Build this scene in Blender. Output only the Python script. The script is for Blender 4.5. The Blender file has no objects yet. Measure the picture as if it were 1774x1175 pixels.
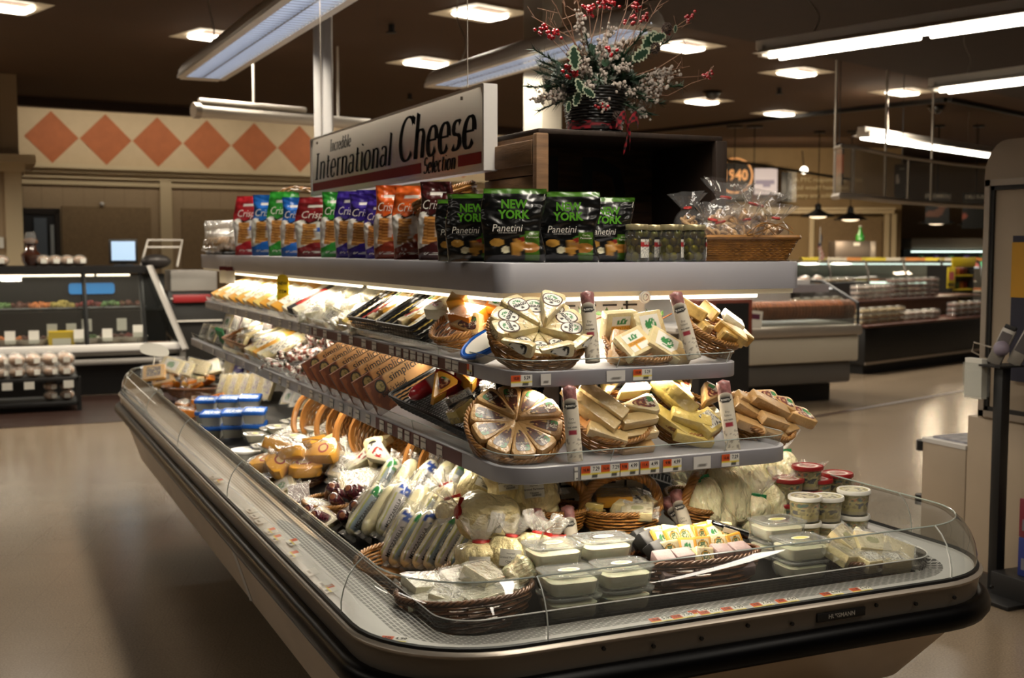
import bpy, math, random
from math import sin, cos, pi, radians, sqrt, atan2, hypot
from mathutils import Vector, Matrix, Euler, noise
RND = random.Random(7)
scene = bpy.context.scene
C = scene.collection
# ------------------------------------------------------------------ camera
F, CX, CY, EYE = 2037.0, 887.0, 587.5, 1.55
YAW, PIT = radians(24.4), math.atan((587.5-430)/2037.0)
fw = Vector((sin(YAW)*cos(PIT), cos(YAW)*cos(PIT), -sin(PIT)))
rt = Vector((cos(YAW), -sin(YAW), 0))
upv = rt.cross(fw)
cam = bpy.data.cameras.new('camera'); co = bpy.data.objects.new('camera', cam); C.objects.link(co)
cam.sensor_width = 36; cam.lens = F/1774*36; cam.clip_start = .05; cam.clip_end = 100
co.matrix_world = Matrix(((rt.x, upv.x, -fw.x, 0), (rt.y, upv.y, -fw.y, 0), (rt.z, upv.z, -fw.z, EYE), (0, 0, 0, 1)))
cam.dof.use_dof = True; cam.dof.focus_distance = 3.1; cam.dof.aperture_fstop = 4.5
scene.camera = co
scene.view_settings.view_transform = 'Standard'; scene.view_settings.look = 'None'
scene.view_settings.exposure = 0.0; scene.view_settings.gamma = 1
scene.cycles.max_bounces = 8; scene.cycles.diffuse_bounces = 3; scene.cycles.glossy_bounces = 3
scene.cycles.transmission_bounces = 4; scene.cycles.transparent_max_bounces = 14
scene.cycles.caustics_reflective = False; scene.cycles.caustics_refractive = False
scene.cycles.sample_clamp_indirect = 4
scene.cycles.use_denoising = True
def ray(px, py): return fw + rt*((px-CX)/F) + upv*((CY-py)/F)
EYEV = Vector((0, 0, EYE))
def PZ(px, py, z):                       # the place where a sight line meets a level surface
    r = ray(px, py); return EYEV + r*((z-EYE)/r.z)
def PX(px, py, x):
    r = ray(px, py); return EYEV + r*(x/r.x)
def PY(px, py, y):
    r = ray(px, py); return EYEV + r*(y/r.y)
def PD(px, py, d): return EYEV + ray(px, py)*d
# ------------------------------------------------------------------ materials
def lin(c):
    if isinstance(c, str): c = tuple(int(c[i:i+2], 16)/255 for i in (0, 2, 4))
    return tuple((x/12.92 if x <= .04045 else ((x+.055)/1.055)**2.4) for x in c[:3])
_M = {}
def mat(name, col='ffffff', rough=.5, metal=0, coat=0, bump=0, bscale=60, var=0, vscale=6, trans=0, emit=0, ecol=None, spec=.5, stretch=(1, 1, 1), attr=False, sub=0, dist=.002):
    if name in _M: return _M[name]
    m = bpy.data.materials.new(name); _M[name] = m; m.use_nodes = True
    nt = m.node_tree; b = nt.nodes['Principled BSDF']; L = nt.links.new
    c = lin(col)
    b.inputs['Base Color'].default_value = (*c, 1); b.inputs['Roughness'].default_value = rough
    b.inputs['Metallic'].default_value = metal; b.inputs['Coat Weight'].default_value = coat; b.inputs['Coat Roughness'].default_value = .08
    b.inputs['Specular IOR Level'].default_value = spec
    if trans: b.inputs['Transmission Weight'].default_value = trans
    if sub: b.inputs['Subsurface Weight'].default_value = sub; b.inputs['Subsurface Scale'].default_value = .01
    if emit:
        b.inputs['Emission Color'].default_value = (*lin(ecol or col), 1); b.inputs['Emission Strength'].default_value = emit
    src = None
    if attr:
        a = nt.nodes.new('ShaderNodeAttribute'); a.attribute_name = 'Col'; src = a.outputs['Color']; L(src, b.inputs['Base Color'])
    if var or bump:
        tc = nt.nodes.new('ShaderNodeTexCoord'); mp = nt.nodes.new('ShaderNodeMapping'); mp.inputs['Scale'].default_value = stretch
        L(tc.outputs['Object'], mp.inputs['Vector'])
    if var:
        n = nt.nodes.new('ShaderNodeTexNoise'); n.inputs['Scale'].default_value = vscale; n.inputs['Detail'].default_value = 5; L(mp.outputs[0], n.inputs['Vector'])
        r = nt.nodes.new('ShaderNodeMapRange'); r.inputs['To Min'].default_value = 1-var; r.inputs['To Max'].default_value = 1+var*.7
        r.inputs['From Min'].default_value = .3; r.inputs['From Max'].default_value = .7
        L(n.outputs['Fac'], r.inputs['Value'])
        x = nt.nodes.new('ShaderNodeMix'); x.data_type = 'RGBA'; x.blend_type = 'MULTIPLY'; x.inputs['Factor'].default_value = 1
        if src: L(src, x.inputs['A'])
        else: x.inputs['A'].default_value = (*c, 1)
        L(r.outputs[0], x.inputs['B']); L(x.outputs['Result'], b.inputs['Base Color'])
    if bump:
        n = nt.nodes.new('ShaderNodeTexNoise'); n.inputs['Scale'].default_value = bscale; n.inputs['Detail'].default_value = 3; L(mp.outputs[0], n.inputs['Vector'])
        bp = nt.nodes.new('ShaderNodeBump'); bp.inputs['Strength'].default_value = bump; bp.inputs['Distance'].default_value = dist
        L(n.outputs['Fac'], bp.inputs['Height']); L(bp.outputs[0], b.inputs['Normal'])
        if coat: L(bp.outputs[0], b.inputs['Coat Normal'])
    return m
def clear(name, tint='ffffff', refl=1.0, rough=.03, haze=0, hcol='ffffff', bump=0, bscale=80):
    """thin clear plastic or glass: lets light straight through, reflects by Fresnel, may carry a milky haze"""
    if name in _M: return _M[name]
    m = bpy.data.materials.new(name); _M[name] = m; m.use_nodes = True
    nt = m.node_tree; nt.nodes.clear(); N = nt.nodes.new; L = nt.links.new
    out = N('ShaderNodeOutputMaterial'); tr = N('ShaderNodeBsdfTransparent'); gl = N('ShaderNodeBsdfGlossy'); mx = N('ShaderNodeMixShader')
    fr = N('ShaderNodeFresnel'); geo = N('ShaderNodeNewGeometry'); io = N('ShaderNodeMath'); io.operation = 'MULTIPLY_ADD'; io.inputs[1].default_value = -.8333; io.inputs[2].default_value = 1.5
    L(geo.outputs['Backfacing'], io.inputs[0]); L(io.outputs[0], fr.inputs['IOR'])      # same reflection seen from either side of a thin sheet
    mt = N('ShaderNodeMath'); mt.operation = 'MULTIPLY'; mt.inputs[1].default_value = refl; mt.use_clamp = True
    tr.inputs['Color'].default_value = (*lin(tint), 1); gl.inputs['Roughness'].default_value = rough
    L(fr.outputs[0], mt.inputs[0]); L(mt.outputs[0], mx.inputs[0]); L(gl.outputs[0], mx.inputs[2])
    if haze:
        df = N('ShaderNodeBsdfDiffuse'); df.inputs['Color'].default_value = (*lin(hcol), 1); m2 = N('ShaderNodeMixShader'); m2.inputs[0].default_value = haze
        L(tr.outputs[0], m2.inputs[1]); L(df.outputs[0], m2.inputs[2]); L(m2.outputs[0], mx.inputs[1])
    else: L(tr.outputs[0], mx.inputs[1])
    if bump:
        n = N('ShaderNodeTexNoise'); n.inputs['Scale'].default_value = bscale; tc = N('ShaderNodeTexCoord'); L(tc.outputs['Object'], n.inputs['Vector'])
        bp = N('ShaderNodeBump'); bp.inputs['Strength'].default_value = bump; bp.inputs['Distance'].default_value = .004
        L(n.outputs['Fac'], bp.inputs['Height']); L(bp.outputs[0], gl.inputs['Normal']); L(bp.outputs[0], fr.inputs['Normal'])
    L(mx.outputs[0], out.inputs['Surface'])
    return m
# ------------------------------------------------------------------ mesh building
class B:
    def __init__(s): s.v = []; s.f = []; s.m = []; s.c = []
    def add(s, g, m=0, M=None, c=None):
        vs, fs = g[0], g[1]; o = len(s.v)
        if M is not None: vs = [tuple(M @ Vector(p)) for p in vs]
        s.v += vs; s.f += [tuple(i+o for i in f) for f in fs]; s.m += [m]*len(fs)
        if callable(c): s.c += [c(*p) for p in g[0]]
        elif c is not None: s.c += [lin(c)]*len(vs)
        else: s.c += [(1, 1, 1)]*len(vs)
        return s
    def join(s, b, M=None):
        o = len(s.v); s.v += [tuple(M @ Vector(p)) for p in b.v] if M is not None else b.v
        s.f += [tuple(i+o for i in f) for f in b.f]; s.m += b.m; s.c += b.c; return s
def T(x=0, y=0, z=0, rx=0, ry=0, rz=0, s=1):
    M = Matrix.Translation((x, y, z)) @ Euler((radians(rx), radians(ry), radians(rz))).to_matrix().to_4x4()
    if s != 1:
        S = Matrix.Diagonal((*(s if isinstance(s, tuple) else (s, s, s)), 1)); M = M @ S
    return M
def rrect(sx, sy, r=.0, n=3, cx=0, cy=0):
    r = max(min(r, sx/2-1e-5, sy/2-1e-5), 1e-5); o = []
    for (qx, qy, a) in ((1, 1, 0), (-1, 1, 90), (-1, -1, 180), (1, -1, 270)):
        for i in range(n+1):
            t = radians(a+90*i/n); o.append((cx+qx*(sx/2-r)+r*cos(t), cy+qy*(sy/2-r)+r*sin(t)))
    return o
def ngon(n, r, ry=None, a0=0): return [(r*cos(a0+2*pi*i/n), (ry or r)*sin(a0+2*pi*i/n)) for i in range(n)]
def inset(poly, d):
    n = len(poly); o = []
    for i in range(n):
        a, b, c = poly[i-1], poly[i], poly[(i+1) % n]
        e1 = Vector((b[0]-a[0], b[1]-a[1])); e2 = Vector((c[0]-b[0], c[1]-b[1]))
        n1 = Vector((-e1.y, e1.x)); n2 = Vector((-e2.y, e2.x))
        n1 = n1.normalized() if n1.length > 1e-7 else n2.normalized(); n2 = n2.normalized() if n2.length > 1e-7 else n1
        k = n1+n2; k = k/max(k.length_squared/2, .35) if k.length > 1e-6 else n1
        o.append((b[0]+k.x*d, b[1]+k.y*d))
    return o
def slab(poly, prof, cap0=True, cap1=True):
    vs = []; fs = []; n = len(poly)
    for (d, z) in prof:
        pp = inset(poly, d) if d else poly
        vs += [(p[0], p[1], z) for p in pp]
    for k in range(len(prof)-1):
        for i in range(n):
            j = (i+1) % n; fs.append((k*n+i, k*n+j, (k+1)*n+j, (k+1)*n+i))
    if cap0: fs.append(tuple(reversed(range(n))))
    if cap1: fs.append(tuple((len(prof)-1)*n+i for i in range(n)))
    return vs, fs
def box(sx, sy, sz, x=0, y=0, z=0, b=0, r=None):
    """box centred in x and y, standing on z; bevel b"""
    if b or r: 
        b = b or .0005; p = rrect(sx, sy, r if r is not None else b, 2 if (r or 0) < .01 else 4)
        vs, fs = slab(p, [(b, 0), (b*.3, b*.3), (0, b), (0, sz-b), (b*.3, sz-b*.3), (b, sz)])
    else: vs, fs = slab([(-sx/2, -sy/2), (sx/2, -sy/2), (sx/2, sy/2), (-sx/2, sy/2)], [(0, 0), (0, sz)])
    return [(a+x, c+y, d+z) for a, c, d in vs], fs
def bx(x0, x1, y0, y1, z0, z1, b=0): return box(x1-x0, y1-y0, z1-z0, (x0+x1)/2, (y0+y1)/2, z0, b)
def lathe(prof, n=24, sx=1, sy=1, cap0=True, cap1=True):
    vs = []; fs = []
    for (r, z) in prof: vs += [(r*cos(2*pi*i/n)*sx, r*sin(2*pi*i/n)*sy, z) for i in range(n)]
    for k in range(len(prof)-1):
        for i in range(n):
            j = (i+1) % n; fs.append((k*n+i, k*n+j, (k+1)*n+j, (k+1)*n+i))
    if cap0: fs.append(tuple(reversed(range(n))))
    if cap1: fs.append(tuple((len(prof)-1)*n+i for i in range(n)))
    return vs, fs
def cyl(r, h, n=16, x=0, y=0, z=0, r2=None):
    vs, fs = lathe([(r, 0), (r if r2 is None else r2, h)], n); return [(a+x, b+y, c+z) for a, b, c in vs], fs
def ball(r, n=12, m=8, sx=1, sy=1, sz=1, x=0, y=0, z=0):
    vs, fs = lathe([(r*sin(pi*max(i, .02)/m) if i < m else r*sin(pi*.02/m), -r*cos(pi*i/m)*sz) for i in range(m+1)], n, sx, sy)
    return [(a+x, b+y, c+z) for a, b, c in vs], fs
def tube(pts, r, n=6, closed=False, flat=1.0):
    P = [Vector(p) for p in pts]; N = len(P); vs = []; fs = []
    up = None
    for i in range(N):
        a = P[i-1] if (i or closed) else P[0]; b = P[(i+1) % N] if (i < N-1 or closed) else P[-1]
        t = (b-a); t = t.normalized() if t.length > 1e-9 else Vector((0, 0, 1))
        if up is None:
            up = Vector((0, 0, 1)) if abs(t.z) < .9 else Vector((1, 0, 0))
        s = t.cross(up); s = s.normalized() if s.length > 1e-6 else t.orthogonal().normalized(); u = s.cross(t).normalized(); up = u
        rr = r[i] if isinstance(r, (list, tuple)) else r
        for k in range(n):
            q = 2*pi*k/n; vs.append(tuple(P[i]+s*cos(q)*rr+u*sin(q)*rr*flat))
    for i in range(N if closed else N-1):
        j = (i+1) % N
        for k in range(n):
            l = (k+1) % n; fs.append((i*n+k, i*n+l, j*n+l, j*n+k))
    if not closed: fs.append(tuple(reversed(range(n)))); fs.append(tuple((N-1)*n+k for k in range(n)))
    return vs, fs
def bar(a, b, w, h=None, n=4):
    return tube([a, b], w/2 if h is None else w/2, n, flat=1 if h is None else h/w)
def surf(fn, nu, nv, cu=False, cv=False):
    vs = []; fs = []; U = nu if cu else nu+1; V = nv if cv else nv+1
    for j in range(V):
        for i in range(U): vs.append(tuple(fn(i/nu, j/nv)))
    for j in range(nv):
        for i in range(nu):
            a = j*U+i; b = j*U+(i+1) % U; k = ((j+1) % V)
            fs.append((a, b, k*U+(i+1) % U, k*U+i))
    return vs, fs
def patch(outline, rings=6, z=0, wall=0):
    """a thin filled shape built as rings about its middle, fine enough to carry a printed picture"""
    n = len(outline); cx = sum(p[0] for p in outline)/n; cy = sum(p[1] for p in outline)/n
    vs = [(cx, cy, z)]; fs = []
    for k in range(1, rings+1):
        t = k/rings; vs += [(cx+(p[0]-cx)*t, cy+(p[1]-cy)*t, z) for p in outline]
    for i in range(n): fs.append((0, 1+i, 1+(i+1) % n))
    for k in range(rings-1):
        for i in range(n):
            j = (i+1) % n; fs.append((1+k*n+i, 1+(k+1)*n+i, 1+(k+1)*n+j, 1+k*n+j))
    if wall:
        o = len(vs); vs += [(p[0], p[1], z-wall) for p in outline]; s = 1+(rings-1)*n
        for i in range(n):
            j = (i+1) % n; fs.append((s+i, o+i, o+j, s+j))
    return vs, fs
_TX = {}
def textgeo(s, size=.02, ext=.0003, squash=1, shear=0, bold=0, align='CENTER'):
    k = (s, squash, shear, bold, align)
    if k not in _TX:
        cu = bpy.data.curves.new('t', 'FONT'); cu.body = s; cu.size = 1; cu.align_x = align; cu.align_y = 'CENTER'; cu.resolution_u = 2; cu.shear = shear; cu.offset = bold
        o = bpy.data.objects.new('t', cu); C.objects.link(o); dg = bpy.context.evaluated_depsgraph_get()
        me = bpy.data.meshes.new_from_object(o.evaluated_get(dg))
        _TX[k] = ([(v.co.x*squash, v.co.y, 0.0) for v in me.vertices], [tuple(p.vertices) for p in me.polygons])
        bpy.data.objects.remove(o); bpy.data.curves.remove(cu); bpy.data.meshes.remove(me)
    vs, fs = _TX[k]
    return [(x*size, y*size, 0) for x, y, z in vs], fs
def O(name, b, mats, parent=None, loc=None, rot=None, sharp=40, label=None, flat=False):
    if isinstance(b, tuple): b = B().add(b)
    me = bpy.data.meshes.new(name); me.from_pydata(b.v, [], b.f)
    if not isinstance(mats, (list, tuple)): mats = [mats]
    for m in mats: me.materials.append(m)
    if len(mats) > 1: me.polygons.foreach_set('material_index', b.m)
    if any(c != (1, 1, 1) for c in b.c[::7]) or any(c != (1, 1, 1) for c in b.c[:1]) or any(c != (1, 1, 1) for c in b.c[-1:]):
        a = me.color_attributes.new('Col', 'FLOAT_COLOR', 'POINT'); fl = []
        for c in b.c: fl += [c[0], c[1], c[2], 1]
        a.data.foreach_set('color', fl)
    me.update()
    if not flat:
        me.polygons.foreach_set('use_smooth', [True]*len(me.polygons)); me.set_sharp_from_angle(angle=radians(sharp))
    o = bpy.data.objects.new(name, me); C.objects.link(o)
    if parent: o.parent = parent
    if loc is not None: o.location = loc
    if rot is not None: o.rotation_euler = [radians(a) for a in rot]
    if label: o['label'] = label
    return o
def tag(o, label, cat, group=None):
    o['label'] = label; o['category'] = cat
    if group: o['group'] = group
    return o
def thing(name, label=None, cat=None, loc=(0, 0, 0), rot=(0, 0, 0), group=None):
    o = bpy.data.objects.new(name, None); o.empty_display_size = .05; C.objects.link(o); o.location = loc; o.rotation_euler = [radians(a) for a in rot]
    if label: tag(o, label, cat, group)
    return o
def struct(name, b, m, parent=None, **k):
    o = O(name, b, m, parent, **k)
    if not parent: o['kind'] = 'structure'
    return o
def kids(o): return KID.get(o.name, [])
def dup(o, parent=None):
    c = o.copy(); C.objects.link(c); c.parent = parent
    for ch in [x for x in list(o.children)]: dup(ch, c)
    return c
_PROTO = {}
def put(kind, loc, rot=(0, 0, 0), label='', group=None, s=1, cat=None):
    """kind is a maker function returning the thing; the first use is the original, later ones copies of it and its parts"""
    fn, args = (kind[0], kind[1:]) if isinstance(kind, tuple) else (kind, ())
    key = (fn.__name__, args)
    if key not in _PROTO: _PROTO[key] = o = fn(*args)
    else: o = dup(_PROTO[key])
    o.location = loc; o.rotation_euler = [radians(a) for a in rot] if not isinstance(rot, Euler) else rot
    if s != 1: o.scale = s if isinstance(s, tuple) else (s, s, s)
    else: o.scale = (1, 1, 1)
    o['label'] = label
    if cat: o['category'] = cat
    if group: o['group'] = group
    elif 'group' in o: del o['group']
    return o
def facing(normal, roll=0):
    """euler that turns local +Z to the given direction, with local +Y as upright as it can be, then rolled"""
    z = Vector(normal).normalized(); y = Vector((0, 0, 1))-z*z.z; y = y.normalized() if y.length > 1e-4 else Vector((0, 1, 0))
    x = y.cross(z); M = Matrix((x, y, z)).transposed() @ Matrix.Rotation(radians(roll), 3, 'Z'); return M.to_euler()
ORD = 'first second third fourth fifth sixth seventh eighth ninth tenth eleventh twelfth thirteenth fourteenth fifteenth sixteenth seventeenth eighteenth nineteenth twentieth'.split()
# shared materials
STEEL = mat('brushed_steel', 'a69c90', .34, .55, bump=.05, bscale=40, stretch=(1, 30, 1))
WHITEMET = mat('white_enamel', 'c9c6c2', .35, var=.06, vscale=3)
GREYMET = mat('grey_enamel', '9c9ba2', .38, var=.06, vscale=2.5)
CREAMPANEL = mat('cream_panel', 'c0af9a', .5, var=.08, vscale=4, bump=.06, bscale=120)
BLACKRUB = mat('black_rubber', '020203', .35, coat=0, spec=.12, bump=.1, bscale=30)
BLACK = mat('matte_black', '0b0a0a', .5)
DARKBR = mat('dark_stain_wood', '24150e', .35, coat=.2, var=.3, vscale=5, stretch=(1, 8, 8))
GLASS = clear('case_glass', 'dde0dd', 1.4, .02, haze=.06, hcol='a8a49c')
GUARD = clear('shelf_acrylic', 'e4e6e2', 1.3, .05, haze=.10, hcol='b9b4aa')
PLEX = clear('clear_tub_plastic', 'f4f6f4', 1.6, .05, haze=.10, bump=.2, bscale=50)
TUBEW = mat('case_tube', 'ffffff', .5, emit=3, ecol='ffeccc')
FILMC = clear('clear_bag_film', 'ffffff', 1.0, .09, haze=.05, bump=.8, bscale=70)
FILM = clear('crinkled_film', 'ffffff', 2.2, .10, haze=.22, hcol='fbf8ee', bump=1.0, bscale=110)
PAPER = mat('paper_white', 'd9d6cc', .7)
INK = mat('black_ink', '14110f', .6)
PAINT = mat('printed_gloss', rough=.3, coat=.5, attr=True, bump=.25, bscale=45)
PRINT = mat('printed_card', rough=.6, attr=True)
TUBE = mat('fluorescent_tube', 'ffffff', .5, emit=14, ecol='fff4e0')
def light(name, size, energy, loc, rot=(0, 0, 0), col=(1, .89, .73), shape='RECTANGLE', spread=180):
    l = bpy.data.lights.new(name, 'AREA'); l.shape = shape; l.size = size[0]; l.size_y = size[1]; l.energy = energy; l.color = col; l.spread = radians(spread)
    o = bpy.data.objects.new(name, l); C.objects.link(o); o.location = loc; o.rotation_euler = rot if isinstance(rot, Euler) else [radians(a) for a in rot]; return o
# ------------------------------------------------------------------ the room
def tiles(name, col, size, gcol, rough, var=.12, gw=.004, rot=0):
    m = mat(name, col, rough, var=var, vscale=1.3, bump=.02, bscale=8)
    nt = m.node_tree; N = nt.nodes.new; L = nt.links.new; b = nt.nodes['Principled BSDF']
    prev = b.inputs['Base Color'].links[0].from_socket
    br = N('ShaderNodeTexBrick'); br.offset = 0; br.inputs['Scale'].default_value = 1; br.inputs['Brick Width'].default_value = size; br.inputs['Row Height'].default_value = size
    br.inputs['Mortar Size'].default_value = gw; br.inputs['Mortar Smooth'].default_value = .3
    tc = N('ShaderNodeTexCoord'); mp = N('ShaderNodeMapping'); mp.inputs['Rotation'].default_value = (0, 0, radians(rot)); L(tc.outputs['Object'], mp.inputs[0]); L(mp.outputs[0], br.inputs['Vector'])
    sp = N('ShaderNodeTexNoise'); sp.inputs['Scale'].default_value = 130; L(tc.outputs['Object'], sp.inputs['Vector'])
    r = N('ShaderNodeMapRange'); r.inputs['From Min'].default_value = .35; r.inputs['From Max'].default_value = .65; r.inputs['To Min'].default_value = .82; r.inputs['To Max'].default_value = 1.12; L(sp.outputs['Fac'], r.inputs[0])
    x = N('ShaderNodeMix'); x.data_type = 'RGBA'; x.blend_type = 'MULTIPLY'; x.inputs['Factor'].default_value = 1; L(prev, x.inputs['A']); L(r.outputs[0], x.inputs['B'])
    y = N('ShaderNodeMix'); y.data_type = 'RGBA'; L(br.outputs['Fac'], y.inputs['Factor']); L(x.outputs['Result'], y.inputs['A']); y.inputs['B'].default_value = (*lin(gcol), 1)
    L(y.outputs['Result'], b.inputs['Base Color']); return m
FLOORM = tiles('vinyl_floor', '7c6d5b', .305, '6e6152', .20, .10, .0012, 18)
CEILM = tiles('ceiling_tile', '452d17', .61, '3c2b1b', .8, .08, .006, 18)
struct('floor', B().add(bx(-14, 30, -8, 36, -.1, 0)), FLOORM, flat=True)
# the ceiling: a nearer, lower bulkhead over the aisle and the field of tiles behind it
g = radians(18); gx, gy = Vector((cos(g), sin(g), 0)), Vector((-sin(g), cos(g), 0))
CH = 3.62
struct('ceiling', B().add(bx(-14, 30, -8, 36, CH, CH+.1)), CEILM, flat=True)
DARKC = mat('bulkhead_brown', '2c1c10', .8, var=.1)
beam_a = PZ(1196, 44, 3.55); beam_b = PZ(1774, 169, 3.55)
def ribbon(a, b, w, z0, z1, off=0):
    d = (b-a); d.z = 0; d.normalize(); s = Vector((d.y, -d.x, 0)); a = a+s*off; b = b+s*off
    pts = [a, b, b+s*w, a+s*w]; q = [(p.x, p.y) for p in pts]
    if (q[1][0]-q[0][0])*(q[2][1]-q[1][1])-(q[1][1]-q[0][1])*(q[2][0]-q[1][0]) < 0: q.reverse()
    return slab(q, [(0, z0), (0, z1)])
d = (beam_b-beam_a).normalized()
struct('trim_4', B().add(ribbon(beam_a-d*1.2, beam_b+d*6, 2.6, 3.52, CH)), DARKC, flat=True)
a, b_ = PZ(850, 262, 3.55), PZ(1640, 178, 3.55)
struct('trim_5', B().add(ribbon(a, b_, .07, 3.56, CH)).add(ribbon(b_, PZ(1774, 205, 3.55), .07, 3.56, CH)), BLACK, flat=True)
# dark wood-look floor in front of the deli counter, and the dark strips in the aisle
WOODF = mat('dark_plank_floor', '2a1a14', .35, var=.3, vscale=3, stretch=(1, 8, 1))
struct('trim_1', B().add(bx(-8, 4.2, 10.95, 13.0, 0, .004)), WOODF, flat=True)
STRIP = mat('brown_floor_strip', '3a2a20', .4, var=.15)
struct('trim_2', B().add(ribbon(PZ(1330, 735, 0), PZ(1692, 672, 0), .07, 0, .004)), STRIP, flat=True)
struct('trim_3', B().add(ribbon(PZ(1700, 962, 0), PZ(1830, 1040, 0), .16, 0, .004)), STRIP, flat=True)
# left back wall with the diamond frieze
WALLT = tiles('wall_tile_beige', 'a08a6c', .3, '8a755a', .6, .06, .006)
FRIEZE = mat('frieze_cream', 'c0ab8a', .7, var=.05); RUST = mat('frieze_rust', 'a85f34', .7, var=.08, vscale=8)
MOULD = mat('moulding_cream', 'c2b08e', .55); FIELD = mat('wall_field_tan', '806a4c', .75, var=.1, vscale=20)
d0 = PD(-60, 430, 17.0); d0.z = 0
WD = Vector((cos(radians(8)), sin(radians(8)), 0)); WN = Vector((WD.y, -WD.x, 0))
def WM(u, v, n=0): return d0+WD*u+Vector((0, 0, v))+WN*n      # along the wall, up, out of the wall
def wrect(b, u0, u1, v0, v1, n0, n1, m=0):
    M = Matrix((( WD.x, -WN.x, 0, d0.x), (WD.y, -WN.y, 0, d0.y), (0, 0, 1, 0), (0, 0, 0, 1)))
    return b.add(bx(u0, u1, -n1, -n0, v0, v1), m, M)
def wall_u(px):      # distance along the wall of a sight line
    r = ray(px, 430); A = Matrix(((r.x, -WD.x), (r.y, -WD.y))); s = A.inverted() @ Vector((d0.x, d0.y)); return s[1]
b = B(); wrect(b, 0, 14, 0, CH, -.3, 0); struct('wall_back', b, WALLT, flat=True)
cor = B()
for v0, v1, n in ((2.60, 2.68, .06), (2.68, 2.74, .12), (2.74, 2.80, .18), (2.50, 2.56, .04)): wrect(cor, 0, 14, v0, v1, 0, n)
for px in (288, 575): u = wall_u(px); wrect(cor, u-.09, u+.09, 0, 2.6, 0, .05)
struct('trim_6', cor, MOULD, flat=True)
b = B()
for p0, p1 in ((108, 262), (315, 470), (600, 760)): wrect(b, wall_u(p0), wall_u(p1), .9, 2.18, 0, .02)
struct('trim_7', b, FIELD, flat=True)
b = B(); wrect(b, 0, 14, 2.80, CH, 0, .02); fz = struct('trim_8', b, FRIEZE, flat=True)
b = B()
us = [wall_u(p) for p in (94.7, 191, 280, 365.2, 445, 520.8)]; st = (us[-1]-us[0])/5; vm = 3.20
for i in range(-1, 16):
    u = us[0]+st*i; q = [WM(u-st*.49, vm, .024), WM(u, vm-.385, .024), WM(u+st*.49, vm, .024), WM(u, vm+.385, .024)]
    if u+st*.5 < 14 and u > .5: b.add(([tuple(p) for p in q], [(0, 1, 2, 3)]))
O('diamond', b, RUST, fz, flat=True)
# made-up shallow bulkhead hiding strip lamps added to brighten the frieze wall
b = B(); wrect(b, 0, 13, 3.50, CH, 1.22, 1.30); struct('trim_11', b, DARKC, flat=True)
for i in range(3):
    dv = (WN*-.75+Vector((0, 0, -.66))).normalized(); l_ = light('added_wall_wash', (3.6, .08), 21, (0, 0, 0)); q_ = WM(2.4+i*4.2, 3.57, 1.1); yy_ = (-dv).cross(WD); mm = Matrix((WD, yy_, -dv)).transposed().to_4x4(); mm.translation = q_; l_.matrix_world = mm
# doorway: a dark flat panel paints the dim room behind it
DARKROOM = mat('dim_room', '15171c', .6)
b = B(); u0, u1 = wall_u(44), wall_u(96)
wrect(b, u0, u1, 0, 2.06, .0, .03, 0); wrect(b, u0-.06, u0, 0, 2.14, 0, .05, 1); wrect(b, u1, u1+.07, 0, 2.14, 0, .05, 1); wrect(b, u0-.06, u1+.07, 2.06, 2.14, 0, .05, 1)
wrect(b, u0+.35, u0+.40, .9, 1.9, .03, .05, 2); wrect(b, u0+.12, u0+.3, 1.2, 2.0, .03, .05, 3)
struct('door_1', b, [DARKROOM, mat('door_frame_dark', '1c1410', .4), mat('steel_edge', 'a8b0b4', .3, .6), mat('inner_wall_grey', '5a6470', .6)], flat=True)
O('smoke_alarm', B().add(ball(.035)), WHITEMET, loc=WM(wall_u(178), 2.22, .03)); tag(bpy.data.objects['smoke_alarm'], 'small white round sensor on the tan wall above the deli counter', 'alarm')
# pilaster with cap at the edge of the deli
b = B(); p = PD(-30, 430, 14.2); p1 = PD(38, 430, 14.2)
b.add(bx(-3.2, p1.x, p1.y, p1.y+.6, 0, CH), 0); b.add(bx(-3.2, p1.x+.06, p1.y-.1, p1.y+1.3, 2.46, 2.56), 1); b.add(bx(-3.2, p1.x+.18, p1.y-.2, p1.y+1.3, 2.56, 2.66), 1)
b.add(bx(p1.x-.17, p1.x+.02, p1.y-.04, p1.y, 0, 2.46), 1)
b.add(bx(p1.x-.45, p1.x-.2, p1.y-.03, p1.y, 1.55, 1.68), 2)
struct('wall_left', b, [WALLT, MOULD, PAPER], flat=True)
# right back walls
WALLR = mat('wall_olive_tan', '8a7350', .75, var=.06)
a, b_ = PD(1150, 430, 24.5), PD(1560, 430, 24.5)
struct('wall_far', B().add(ribbon(a-rt*6, b_, .2, 0, CH, -.2)), WALLR, flat=True)
a2 = PD(1560, 430, 29); struct('wall_far_right', B().add(ribbon(a2-rt*2, a2+rt*12, .2, 0, CH, -.2)), mat('wall_peach', 'b59a74', .7), flat=True)
b = B(); q = PD(1405, 430, 24.3); q2 = PD(1545, 430, 24.3)
b.add(ribbon(PD(1235, 430, 24.4), q2, .12, 2.26, 2.33)).add(ribbon(PD(1235, 430, 24.4), q2, .2, 2.33, 2.38))
for px in (1400, 1530, 1542): b.add(ribbon(PD(px, 430, 24.35), PD(px+8, 430, 24.35), .08, 0, 2.26))
struct('trim_9', b, MOULD, flat=True)
b = B(); b.add(ribbon(PD(1416, 430, 24.4), PD(1527, 430, 24.4), .04, 0, 2.15)); struct('trim_10', b, FIELD, flat=True)
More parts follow.
